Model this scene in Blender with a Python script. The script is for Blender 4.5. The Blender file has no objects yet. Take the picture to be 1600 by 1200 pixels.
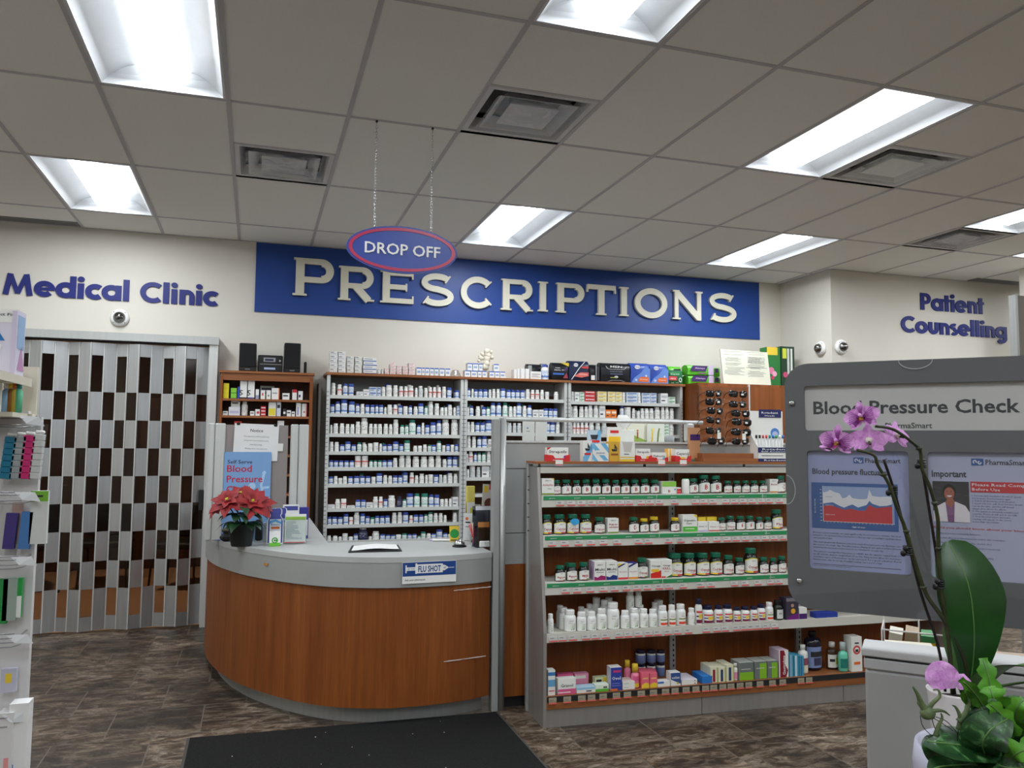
import bpy, math, random
from mathutils import Vector, Matrix
from mathutils.geometry import tessellate_polygon
R = random.Random(7)
PI = math.pi
SC = bpy.context.scene
COL = SC.collection

# ---------------------------------------------------------------- camera, world, exposure
CAM_H = 1.52
RT = Vector((0.95192636, -0.30622081, 0.00806389))
UP = Vector((-0.03071631, -0.06922761, 0.9971279))
FW = Vector((0.30478307, 0.94944002, 0.07530556))
F = 1245.2
cd = bpy.data.cameras.new('camera')
cd.sensor_fit = 'HORIZONTAL'; cd.sensor_width = 36.0; cd.lens = 36.0 * F / 1600.0
cd.clip_start = 0.05; cd.clip_end = 60
cam = bpy.data.objects.new('camera', cd); COL.objects.link(cam)
mw = Matrix.Identity(4)
for i in range(3):
    mw[i][0] = RT[i]; mw[i][1] = UP[i]; mw[i][2] = -FW[i]
mw[0][3] = 0; mw[1][3] = 0; mw[2][3] = CAM_H
cam.matrix_world = mw
SC.camera = cam
world = bpy.data.worlds.new('world'); SC.world = world; world.use_nodes = True
world.node_tree.nodes['Background'].inputs[0].default_value = (0.5, 0.52, 0.55, 1)
world.node_tree.nodes['Background'].inputs[1].default_value = 0.05
SC.view_settings.view_transform = 'Standard'; SC.view_settings.look = 'None'
SC.view_settings.gamma = 1.0; SC.view_settings.use_curve_mapping = False
SC.view_settings.exposure = 0.0
LAMP = 51.0        # emission of the ceiling diffusers
try:
    SC.cycles.max_bounces = 8; SC.cycles.diffuse_bounces = 5; SC.cycles.sample_clamp_indirect = 3.0
    SC.cycles.caustics_reflective = False; SC.cycles.caustics_refractive = False
except Exception: pass

# where a sight line of the photograph meets a plane of the place
def ray(px, py): return RT * ((px - 800) / F) + UP * ((600 - py) / F) + FW
EYE = Vector((0, 0, CAM_H))
def at(px, py, Y): d = ray(px, py); return EYE + d * (Y / d.y)
def atz(px, py, z): d = ray(px, py); return EYE + d * ((z - CAM_H) / d.z)
def atd(px, py, dep): return EYE + ray(px, py) * dep

# ---------------------------------------------------------------- materials
def lin(c):
    def f(v):
        v = v / 255.0
        return v / 12.92 if v <= 0.04045 else ((v + 0.055) / 1.055) ** 2.4
    return (f(c[0]), f(c[1]), f(c[2]), 1)
_M = {}
def nt(name):
    m = bpy.data.materials.new(name); m.use_nodes = True
    t = m.node_tree; b = t.nodes['Principled BSDF']
    return m, t, b
def mat(c, rough=0.55, metal=0.0, name=None, spec=0.4):
    key = (tuple(c), rough, metal, name)
    if key in _M: return _M[key]
    m, t, b = nt(name or 'paint_%d_%d_%d' % tuple(c))
    b.inputs['Roughness'].default_value = rough
    b.inputs['Metallic'].default_value = metal
    b.inputs['Specular IOR Level'].default_value = spec
    # slight procedural unevenness so that nothing is a perfectly flat colour
    n = t.nodes.new('ShaderNodeTexNoise'); n.inputs['Scale'].default_value = 9.0
    tc = t.nodes.new('ShaderNodeTexCoord'); t.links.new(tc.outputs['Object'], n.inputs['Vector'])
    mx = t.nodes.new('ShaderNodeMix'); mx.data_type = 'RGBA'
    l = lin(c)
    mx.inputs[6].default_value = (l[0] * .93, l[1] * .93, l[2] * .93, 1)
    mx.inputs[7].default_value = (min(1, l[0] * 1.05), min(1, l[1] * 1.05), min(1, l[2] * 1.05), 1)
    t.links.new(n.outputs['Fac'], mx.inputs[0]); t.links.new(mx.outputs[2], b.inputs['Base Color'])
    _M[key] = m; return m
def ramp(t, stops):
    r = t.nodes.new('ShaderNodeValToRGB'); e = r.color_ramp.elements
    while len(e) < len(stops): e.new(0.5)
    for i, (p, c) in enumerate(stops): e[i].position = p; e[i].color = lin(c)
    return r
def mapped(t, scale, rot=(0, 0, 0), src='Object'):
    tc = t.nodes.new('ShaderNodeTexCoord'); mp = t.nodes.new('ShaderNodeMapping')
    mp.inputs['Scale'].default_value = scale; mp.inputs['Rotation'].default_value = rot
    t.links.new(tc.outputs[src], mp.inputs['Vector']); return mp
def noise(t, vec, scale, detail=4, rough=.55, dist=0.0):
    n = t.nodes.new('ShaderNodeTexNoise'); n.inputs['Scale'].default_value = scale
    n.inputs['Detail'].default_value = detail; n.inputs['Roughness'].default_value = rough
    n.inputs['Distortion'].default_value = dist
    t.links.new(vec.outputs[0], n.inputs['Vector']); return n
def mix(t, fac, a, b, blend='MIX'):
    m = t.nodes.new('ShaderNodeMix'); m.data_type = 'RGBA'; m.blend_type = blend
    for s, v in ((0, fac), (6, a), (7, b)):
        if hasattr(v, 'links') or hasattr(v, 'is_linked'): t.links.new(v, m.inputs[s])
        elif s == 0: m.inputs[0].default_value = v
        else: m.inputs[s].default_value = lin(v)
    return m.outputs[2]
def bump(t, b, h, strength=.2, dist=.01):
    n = t.nodes.new('ShaderNodeBump'); n.inputs['Strength'].default_value = strength; n.inputs['Distance'].default_value = dist
    t.links.new(h, n.inputs['Height']); t.links.new(n.outputs[0], b.inputs['Normal'])

def wall_paint():
    m, t, b = nt('cream_wall_paint'); mp = mapped(t, (1, 1, 1))
    n = noise(t, mp, 2.0, 3); r = ramp(t, [(.3, (214, 209, 198)), (.7, (219, 214, 204))])
    t.links.new(n.outputs['Fac'], r.inputs[0]); t.links.new(r.outputs[0], b.inputs['Base Color'])
    b.inputs['Roughness'].default_value = .7
    n2 = noise(t, mp, 160, 3); bump(t, b, n2.outputs['Fac'], .08, .002); return m
def tile_paint():
    m, t, b = nt('ceiling_tile'); mp = mapped(t, (1, 1, 1))
    n = noise(t, mp, 120, 4); r = ramp(t, [(.35, (246, 246, 241)), (.7, (250, 250, 246))])
    t.links.new(n.outputs['Fac'], r.inputs[0]); t.links.new(r.outputs[0], b.inputs['Base Color'])
    b.inputs['Roughness'].default_value = .9; bump(t, b, n.outputs['Fac'], .15, .002); return m
def slate():
    m, t, b = nt('slate_floor'); b.inputs['Specular IOR Level'].default_value = .5
    mp = mapped(t, (1, 1, 1), (0, 0, R_FLOOR))
    br = t.nodes.new('ShaderNodeTexBrick'); br.inputs['Scale'].default_value = 1.0
    br.inputs['Brick Width'].default_value = .46; br.inputs['Row Height'].default_value = .46
    br.inputs['Mortar Size'].default_value = .0038; br.inputs['Mortar Smooth'].default_value = .2
    br.inputs['Color1'].default_value = (0, 0, 0, 1); br.inputs['Color2'].default_value = (1, 1, 1, 1); br.inputs['Mortar'].default_value = (.5, .5, .5, 1)
    t.links.new(mp.outputs[0], br.inputs['Vector'])
    # shift the noise per tile so that each slab has a pattern of its own
    add = t.nodes.new('ShaderNodeVectorMath'); add.operation = 'MULTIPLY_ADD'
    t.links.new(br.outputs['Color'], add.inputs[0]); add.inputs[1].default_value = (7.3, 3.1, 5.7); t.links.new(mp.outputs[0], add.inputs[2])
    sc = t.nodes.new('ShaderNodeMapping'); sc.inputs['Scale'].default_value = (1.0, 2.4, 1); sc.inputs['Rotation'].default_value = (0, 0, .12)
    t.links.new(add.outputs[0], sc.inputs['Vector'])
    n1 = noise(t, sc, 2.2, 12, .72, 1.4); n2 = noise(t, sc, 8.0, 10, .75, 1.2); n3 = noise(t, mp, 1.6, 3, .5, .6)
    c1 = ramp(t, [(.34, (40, 35, 31)), (.46, (70, 58, 47)), (.53, (92, 76, 60)), (.565, (156, 146, 132)), (.62, (104, 90, 76)), (.70, (160, 154, 146))])
    t.links.new(n1.outputs['Fac'], c1.inputs[0])
    c2 = ramp(t, [(.40, (36, 32, 28)), (.50, (88, 70, 52)), (.58, (186, 176, 162))])
    t.links.new(n2.outputs['Fac'], c2.inputs[0])
    a = mix(t, .42, c1.outputs[0], c2.outputs[0])
    tone = ramp(t, [(0, (196, 190, 184)), (1, (255, 250, 244))]); t.links.new(br.outputs['Color'], tone.inputs[0])
    a = mix(t, 1.0, a, tone.outputs[0], 'MULTIPLY')
    pt = ramp(t, [(.38, (150, 146, 142)), (.5, (226, 220, 214)), (.62, (255, 255, 255))]); t.links.new(n3.outputs['Fac'], pt.inputs[0]); a = mix(t, 1.0, a, pt.outputs[0], 'MULTIPLY')
    a = mix(t, br.outputs['Fac'], a, (98, 90, 80))
    t.links.new(a, b.inputs['Base Color'])
    rr = t.nodes.new('ShaderNodeMapRange'); rr.inputs['To Min'].default_value = .28; rr.inputs['To Max'].default_value = .62
    t.links.new(n2.outputs['Fac'], rr.inputs['Value']); t.links.new(rr.outputs[0], b.inputs['Roughness'])
    bump(t, b, n2.outputs['Fac'], .35, .004); return m
R_FLOOR = 0.0
def wood(name, a, bb, cc, scale=(9, 9, .45), rough=.42):
    m, t, b = nt(name); mp = mapped(t, scale)
    n1 = noise(t, mp, 1.6, 5, .6, .5); n2 = noise(t, mp, 9, 4, .6)
    f = t.nodes.new('ShaderNodeMath'); f.operation = 'MULTIPLY_ADD'; f.inputs[1].default_value = .35
    t.links.new(n2.outputs['Fac'], f.inputs[0])
    g = t.nodes.new('ShaderNodeMath'); g.operation = 'MULTIPLY'; g.inputs[1].default_value = .65
    t.links.new(n1.outputs['Fac'], g.inputs[0]); t.links.new(g.outputs[0], f.inputs[2])
    r = ramp(t, [(.34, a), (.5, bb), (.66, cc)]); t.links.new(f.outputs[0], r.inputs[0])
    t.links.new(r.outputs[0], b.inputs['Base Color']); b.inputs['Roughness'].default_value = rough
    b.inputs['Specular IOR Level'].default_value = .35; return m
def brushed(name, c, rough=.4, metal=.55):
    m, t, b = nt(name); mp = mapped(t, (14, 14, .8))
    n = noise(t, mp, 3, 3); l = [min(255, v * 1.02) for v in c]; d = [v * .97 for v in c]
    r = ramp(t, [(.3, d), (.7, l)]); t.links.new(n.outputs['Fac'], r.inputs[0]); t.links.new(r.outputs[0], b.inputs['Base Color'])
    b.inputs['Roughness'].default_value = rough; b.inputs['Metallic'].default_value = metal; return m
def clear(name, tint=(235, 240, 242), gloss=.10, rough=.05):
    m = bpy.data.materials.new(name); m.use_nodes = True; t = m.node_tree; t.nodes.clear()
    o = t.nodes.new('ShaderNodeOutputMaterial'); mx = t.nodes.new('ShaderNodeMixShader')
    tr = t.nodes.new('ShaderNodeBsdfTransparent'); gl = t.nodes.new('ShaderNodeBsdfGlossy')
    tr.inputs[0].default_value = lin(tint); gl.inputs['Roughness'].default_value = rough
    mx.inputs[0].default_value = gloss
    t.links.new(tr.outputs[0], mx.inputs[1]); t.links.new(gl.outputs[0], mx.inputs[2]); t.links.new(mx.outputs[0], o.inputs[0]); return m
def emit(name, c, s):
    m, t, b = nt(name); b.inputs['Base Color'].default_value = lin(c)
    b.inputs['Emission Color'].default_value = lin(c); b.inputs['Emission Strength'].default_value = s; return m
def pill_label(name, base, ink, band=None, bz=(0, 0)):
    """white paper with rows of small print; band = a coloured stripe"""
    m, t, b = nt(name); tc = t.nodes.new('ShaderNodeTexCoord'); sp = t.nodes.new('ShaderNodeSeparateXYZ')
    t.links.new(tc.outputs['Object'], sp.inputs[0])
    def mth(op, a, bv=None, cv=None):
        n = t.nodes.new('ShaderNodeMath'); n.operation = op
        for i, v in enumerate((a, bv, cv)):
            if v is None: continue
            if isinstance(v, (int, float)): n.inputs[i].default_value = v
            else: t.links.new(v, n.inputs[i])
        return n.outputs[0]
    z = sp.outputs[2]; fr = mth('FRACT', mth('MULTIPLY', z, 11.0)); line = mth('LESS_THAN', fr, .42)
    oi = t.nodes.new('ShaderNodeObjectInfo')
    cb = t.nodes.new('ShaderNodeCombineXYZ'); t.links.new(mth('MULTIPLY', sp.outputs[0], 9.0), cb.inputs[0])
    t.links.new(mth('FLOOR', mth('MULTIPLY', z, 11.0)), cb.inputs[1]); t.links.new(mth('MULTIPLY', oi.outputs['Random'], 60.0), cb.inputs[2])
    n = t.nodes.new('ShaderNodeTexNoise'); n.inputs['Scale'].default_value = 1.3; n.inputs['Detail'].default_value = 1; t.links.new(cb.outputs[0], n.inputs['Vector'])
    ok = mth('MULTIPLY', line, mth('GREATER_THAN', n.outputs['Fac'], .5))
    zin = mth('MULTIPLY', mth('GREATER_THAN', z, .2), mth('LESS_THAN', z, .62))
    out = mix(t, mth('MULTIPLY', mth('MULTIPLY', ok, zin), .75), base, ink)
    if band:
        out = mix(t, mth('MULTIPLY', mth('GREATER_THAN', z, bz[0]), mth('LESS_THAN', z, bz[1])), out, band)
    t.links.new(out, b.inputs['Base Color']); b.inputs['Roughness'].default_value = .45; return m

WALL = wall_paint(); TILE = tile_paint(); SLATE = slate()
CHERRY = wood('cherry_laminate', (112, 58, 22), (130, 71, 29), (150, 86, 38))
CHERRY_H = wood('cherry_laminate_across', (128, 76, 42), (146, 90, 52), (160, 102, 60), (.45, 9, 9))
BACKWOOD = wood('dark_wood_back', (78, 46, 30), (90, 54, 35), (102, 62, 40))
GREY = mat((158, 160, 158), .5, .1, 'grey_laminate')
GREYTOP = mat((176, 178, 176), .42, .0, 'grey_countertop')
ALU = brushed('satin_aluminium', (178, 180, 178)); ALU_L = brushed('light_satin_aluminium', (206, 208, 206), .42, .35)
SHELFW = mat((206, 208, 204), .45, .1, 'shelf_enamel'); WHITE = mat((232, 232, 229), .5, 0, 'white_plastic')
TBAR = mat((196, 194, 197), .6, 0, 'ceiling_grid_enamel'); BLACK = mat((16, 16, 18), .4, 0, 'black_plastic'); DARK = mat((34, 34, 37), .5, 0, 'dark_grey_plastic')
CLEAR = clear('clear_acrylic', (250, 252, 252), .05, .04); CHROME = mat((205, 206, 208), .18, .95, 'chrome')
LIT = emit('lit_diffuser', (244, 250, 255), LAMP); LIT2 = emit('lit_diffuser_side', (244, 250, 255), 3.6)

# ---------------------------------------------------------------- mesh builder
class MB:
    def __init__(s): s.v = []; s.f = []; s.m = []; s.sm = []; s.mats = []
    def mi(s, m):
        if m not in s.mats: s.mats.append(m)
        return s.mats.index(m)
    def add(s, vs, fs, m, smooth=False, M=None):
        o = len(s.v); i = s.mi(m)
        for p in vs:
            p = Vector(p); s.v.append(tuple(M @ p) if M is not None else tuple(p))
        for q in fs: s.f.append(tuple(o + k for k in q)); s.m.append(i); s.sm.append(smooth)
        return s
    def box(s, x0, x1, y0, y1, z0, z1, m, M=None):
        v = [(x, y, z) for z in (z0, z1) for y in (y0, y1) for x in (x0, x1)]
        return s.add(v, [(0, 2, 3, 1), (4, 5, 7, 6), (0, 1, 5, 4), (2, 6, 7, 3), (1, 3, 7, 5), (0, 4, 6, 2)], m, False, M)
    def bbox(s, x0, x1, y0, y1, z0, z1, m, r=.004, M=None):
        """box with chamfered vertical edges and top"""
        r = min(r, (x1 - x0) * .45, (y1 - y0) * .45, (z1 - z0) * .45)
        pl = [(x0 + r, y0), (x1 - r, y0), (x1, y0 + r), (x1, y1 - r), (x1 - r, y1), (x0 + r, y1), (x0, y1 - r), (x0, y0 + r)]
        cx, cy = (x0 + x1) / 2, (y0 + y1) / 2
        def ins(k): return [(cx + (x - cx) * (1 - 2 * k / (x1 - x0)), cy + (y - cy) * (1 - 2 * k / (y1 - y0))) for x, y in pl]
        rings = [[(x, y, z0) for x, y in ins(r)], [(x, y, z0 + r) for x, y in pl], [(x, y, z1 - r) for x, y in pl], [(x, y, z1) for x, y in ins(r)]]
        vs = [p for q in rings for p in q]; fs = [tuple(range(7, -1, -1)), tuple(range(24, 32))]
        for k in range(3):
            for j in range(8): fs.append((k * 8 + j, k * 8 + (j + 1) % 8, k * 8 + 8 + (j + 1) % 8, k * 8 + 8 + j))
        return s.add(vs, fs, m, False, M)
    def lathe(s, prof, n, m, M=None, smooth=True, cap=True, mats=None, ex=1.0):
        vs = []; fs = []; L = len(prof)
        for r, z in prof:
            for j in range(n):
                a = 2 * PI * j / n; vs.append((r * math.cos(a), r * ex * math.sin(a), z))
        for k in range(L - 1):
            q = [(k * n + j, k * n + (j + 1) % n, (k + 1) * n + (j + 1) % n, (k + 1) * n + j) for j in range(n)]
            if mats: s.add(vs, q, mats[k], smooth, M) if False else fs.append((q, mats[k]))
            else: fs.append((q, m))
        o = len(s.v)
        for p in vs:
            p = Vector(p); s.v.append(tuple(M @ p) if M is not None else tuple(p))
        for q, mm in fs:
            i = s.mi(mm)
            for t_ in q: s.f.append(tuple(o + k for k in t_)); s.m.append(i); s.sm.append(smooth)
        if cap:
            i = s.mi(mats[0] if mats else m); s.f.append(tuple(o + j for j in range(n - 1, -1, -1))); s.m.append(i); s.sm.append(False)
            i = s.mi(mats[-1] if mats else m); s.f.append(tuple(o + (L - 1) * n + j for j in range(n))); s.m.append(i); s.sm.append(False)
        return s
    def tube(s, pts, r, m, n=8, M=None, closed=False):
        pts = [Vector(p) for p in pts]; N = len(pts); rr = r if isinstance(r, (list, tuple)) else [r] * N
        vs = []; prev = None
        for i, p in enumerate(pts):
            if closed: t = pts[(i + 1) % N] - pts[i - 1]
            else: t = pts[min(i + 1, N - 1)] - pts[max(i - 1, 0)]
            t = t.normalized() if t.length > 0 else Vector((0, 0, 1))
            if prev is None:
                a = Vector((0, 0, 1)) if abs(t.z) < .9 else Vector((1, 0, 0)); x = t.cross(a).normalized()
            else:
                x = prev - t * prev.dot(t); x = x.normalized() if x.length > 1e-6 else t.orthogonal().normalized()
            prev = x; y = t.cross(x)
            for j in range(n):
                a = 2 * PI * j / n; vs.append(p + (x * math.cos(a) + y * math.sin(a)) * rr[i])
        fs = []
        for i in range(N if closed else N - 1):
            for j in range(n):
                a, b = i * n, ((i + 1) % N) * n; fs.append((a + j, a + (j + 1) % n, b + (j + 1) % n, b + j))
        if not closed: fs += [tuple(range(n - 1, -1, -1)), tuple((N - 1) * n + j for j in range(n))]
        return s.add(vs, fs, m, True, M)
    def poly(s, loops, d0, d1, m, M=None, side=None, back=True):
        """loops in the x-z plane (first outer, the rest holes), thickness along y from d0 (front, smaller) to d1"""
        L3 = [[Vector((x, z, 0)) for x, z in lp] for lp in loops]
        tri = tessellate_polygon(L3); flat = [p for lp in loops for p in lp]
        vf = [(x, d0, z) for x, z in flat]; fs = []
        for t3 in tri:
            a, b, c = [Vector(flat[k]) for k in t3]
            cr = (b.x - a.x) * (c.y - a.y) - (b.y - a.y) * (c.x - a.x)
            if abs(cr) < 1e-12: continue
            fs.append(tuple(t3) if cr > 0 else (t3[0], t3[2], t3[1]))
        s.add(vf, fs, m, False, M)
        if d1 is None: return s
        if back: s.add([(x, d1, z) for x, z in flat], [(q[0], q[2], q[1]) for q in fs], m, False, M)
        sm = side or m
        for li, lp in enumerate(loops):
            ar = sum(lp[i][0] * lp[(i + 1) % len(lp)][1] - lp[(i + 1) % len(lp)][0] * lp[i][1] for i in range(len(lp)))
            q = lp if (ar > 0) == (li == 0) else lp[::-1]; n = len(q)
            vs = [(x, d0, z) for x, z in q] + [(x, d1, z) for x, z in q]
            s.add(vs, [(i, n + i, n + (i + 1) % n, (i + 1) % n) for i in range(n)], sm, False, M)
        return s
    def slab(s, pts, z0, z1, m, side=None, M=None):
        """outline in the x-y plane, extruded in z"""
        Mx = Matrix(((1, 0, 0, 0), (0, 0, 1, 0), (0, -1, 0, 0), (0, 0, 0, 1)))
        # (x, d, y) -> (x, y, -d)
        if M is not None: Mx = M @ Mx
        return s.poly([pts], -z1, -z0, m, Mx, side)
    def build(s, name, parent=None, world=False, loc=None, rz=0.0):
        me = bpy.data.meshes.new(name)
        vs = s.v
        if world and parent is not None:
            Mi = parent_matrix(parent).inverted(); vs = [tuple(Mi @ Vector(p)) for p in vs]
        o = None
        if world and parent is None and loc is None:
            xs, ys, zs = zip(*vs); c = ((min(xs) + max(xs)) / 2, (min(ys) + max(ys)) / 2, min(zs))
            vs = [(p[0] - c[0], p[1] - c[1], p[2] - c[2]) for p in vs]; loc = c
        me.from_pydata(vs, [], s.f)
        for m in s.mats: me.materials.append(m)
        me.polygons.foreach_set('material_index', s.m); me.polygons.foreach_set('use_smooth', s.sm)
        me.update()
        o = bpy.data.objects.new(name, me); COL.objects.link(o)
        if parent is not None: o.parent = parent
        if loc is not None: o.location = loc
        if rz: o.rotation_euler = (0, 0, rz)
        return o
    def mesh(s, name):
        me = bpy.data.meshes.new(name); me.from_pydata(s.v, [], s.f)
        for m in s.mats: me.materials.append(m)
        me.polygons.foreach_set('material_index', s.m); me.polygons.foreach_set('use_smooth', s.sm); me.update(); return me
def parent_matrix(o):
    M = Matrix.Translation(o.location) @ o.rotation_euler.to_matrix().to_4x4()
    return parent_matrix(o.parent) @ M if o.parent else M
USED = {}
def tag(o, label, cat, group=None):
    o['label'] = label; o['category'] = cat
    if group: o['group'] = group
    USED.setdefault(label, []).append(o.name); return o
def thing(name, label, cat, loc=(0, 0, 0), rz=0.0, group=None):
    o = bpy.data.objects.new(name, None); o.empty_display_size = .1; COL.objects.link(o)
    o.location = loc; o.rotation_euler = (0, 0, rz); return tag(o, label, cat, group)
def struct(o): o['kind'] = 'structure'; return o

# ---------------------------------------------------------------- lettering
_T = {}
def text_geo(s, off=0.0, res=2):
    k = (s, off, res)
    if k in _T: return _T[k]
    c = bpy.data.curves.new('t', 'FONT'); c.body = s; c.size = 1.0; c.offset = off; c.resolution_u = res; c.fill_mode = 'FRONT'
    o = bpy.data.objects.new('t', c); me = o.to_mesh()
    vs = [(v.co.x, v.co.y) for v in me.vertices]; fs = []
    for p in me.polygons:
        q = list(p.vertices)
        if p.normal.z < 0: q = q[::-1]
        fs.append(tuple(q))
    o.to_mesh_clear(); bpy.data.objects.remove(o); bpy.data.curves.remove(c)
    if vs:
        x0 = min(v[0] for v in vs); vs = [((x - x0) / .73, y / .73) for x, y in vs]; w = max(v[0] for v in vs)
    else: w = 0
    _T[k] = (vs, fs, w); return _T[k]
def put_text(mb, s, x, z, h, m, y=0.0, align='l', off=0.0, w=None, wrap=None, M=None, res=2, slant=0.0, thick=0.0):
    """cap height h, baseline z, on the plane y (facing -y); w = fitted width; wrap = radius of a cylinder"""
    vs, fs, tw = text_geo(s, off, res)
    if not vs: return
    sx = h if w is None else w / tw
    x0 = x - (tw * sx / 2 if align == 'c' else tw * sx if align == 'r' else 0)
    out = []
    for a, b in vs:
        X = x0 + a * sx + b * h * slant; Z = z + b * h
        if wrap: t = X / wrap; out.append((wrap * math.sin(t), -wrap * math.cos(t), Z))
        else: out.append((X, y, Z))
    mb.add(out, fs, m, False, M)
    if thick:
        o2 = [(a, y + thick, c) for a, b, c in out]
        edges = {}
        for q in fs:
            for i in range(len(q)): edges[(q[i], q[(i + 1) % len(q)])] = 1
        sf = [(b, a, a + len(out), b + len(out)) for (a, b) in edges if (b, a) not in edges]
        mb.add(out + o2, sf, m, False, M)

def arc(cx, cy, rx, ry, a0, a1, n=14):
    return [(cx + rx * math.cos(math.radians(a0 + (a1 - a0) * i / n)), cy + ry * math.sin(math.radians(a0 + (a1 - a0) * i / n))) for i in range(n + 1)]
def ribbon(pts, w, closed=False):
    P = [Vector(p) for p in pts]; N = len(P); L = []; Rr = []
    for i in range(N):
        if closed: a, b = P[i] - P[i - 1], P[(i + 1) % N] - P[i]
        else: a = P[i] - P[i - 1] if i else P[1] - P[0]; b = P[i + 1] - P[i] if i < N - 1 else P[i] - P[i - 1]
        a = a.normalized(); b = b.normalized(); n = Vector((-a.y - b.y, a.x + b.x))
        n = n.normalized() if n.length > 1e-6 else Vector((-a.y, a.x)); k = min(1.6, 1 / max(.3, n.dot(Vector((-a.y, a.x)))))
        L.append(P[i] + n * w / 2 * k); Rr.append(P[i] - n * w / 2 * k)
    return L, Rr
def stroke(mb, pts, w, y0, y1, m, M=None, closed=False):
    L, Rr = ribbon(pts, w, closed)
    if closed: loops = [[tuple(p) for p in (L if area(L) > area(Rr) else Rr)], [tuple(p) for p in (Rr if area(L) > area(Rr) else L)]]
    else: loops = [[tuple(p) for p in Rr] + [tuple(p) for p in L[::-1]]]
    mb.poly(loops, y0, y1, m, M)
def area(P): return abs(sum(P[i][0] * P[(i + 1) % len(P)][1] - P[(i + 1) % len(P)][0] * P[i][1] for i in range(len(P))))
def glyph(ch):
    """geometric bold sans, cap height 1: list of (points, width, closed), advance"""
    w = .235; r = .262; cy = .365; g = []
    ring = lambda cx: (arc(cx, cy, r, r, 0, 360, 28)[:-1], w, True)
    if ch == 'M': return [([(.09, 0), (.24, 1)], .2, 0), ([(.24, .96), (.52, .08)], .17, 0), ([(.52, .08), (.80, .96)], .17, 0), ([(.80, 1), (.95, 0)], .2, 0)], 1.10
    if ch == 'e': return [(arc(.37, cy, r, r, 0, 318, 26), w, 0), ([(.14, cy), (.735, cy)], .13, 0)], .77
    if ch == 'd': return [ring(.37), ([(.63, 0), (.63, 1.04)], w, 0)], .77
    if ch == 'a': return [ring(.37), ([(.63, 0), (.63, .73)], w, 0)], .77
    if ch == 'i': return [([(.15, 0), (.15, .73)], w, 0), (arc(.15, .93, .065, .065, 0, 360, 14)[:-1], .129, True)], .32
    if ch == 'l': return [([(.15, 0), (.15, 1.04)], w, 0)], .32
    if ch == 'c': return [(arc(.37, cy, r, r, 48, 312, 22), w, 0)], .61
    if ch == 'C': return [(arc(.50, .5, .39, .40, 48, 312, 26), .22, 0)], .86
    if ch == 'n': return [([(.15, 0), (.15, .73)], w, 0), ([(.15, .40)] + arc(.34, .42, .19, .205, 180, 0, 12) + [(.53, 0)], .21, 0)], .66
    if ch == 'u': return [([(.15, .73), (.15, .31)] + arc(.34, .31, .19, .205, 180, 360, 12) + [(.53, .73)], w, 0)], .68
    if ch == 'o': return [ring(.37)], .76
    if ch == 't': return [([(.2, 0), (.2, .96)], w, 0), ([(0, .65), (.42, .65)], .15, 0)], .42
    if ch == 's': return [(arc(.27, .53, .155, .115, 50, 270, 12) + arc(.27, .20, .16, .125, 90, -140, 12)[1:], .175, 0)], .52
    if ch == 'g': return [ring(.37), ([(.63, .73), (.63, 0)] + arc(.40, -.03, .23, .19, 0, -150, 12)[1:], w, 0)], .77
    if ch == 'P': return [([(.15, 0), (.15, 1)], .23, 0), ([(.15, .895)] + [(.33, .895)] + arc(.36, .67, .21, .225, 90, -90, 12) + [(.15, .445)], .20, 0)], .70
    return [], .34
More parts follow.
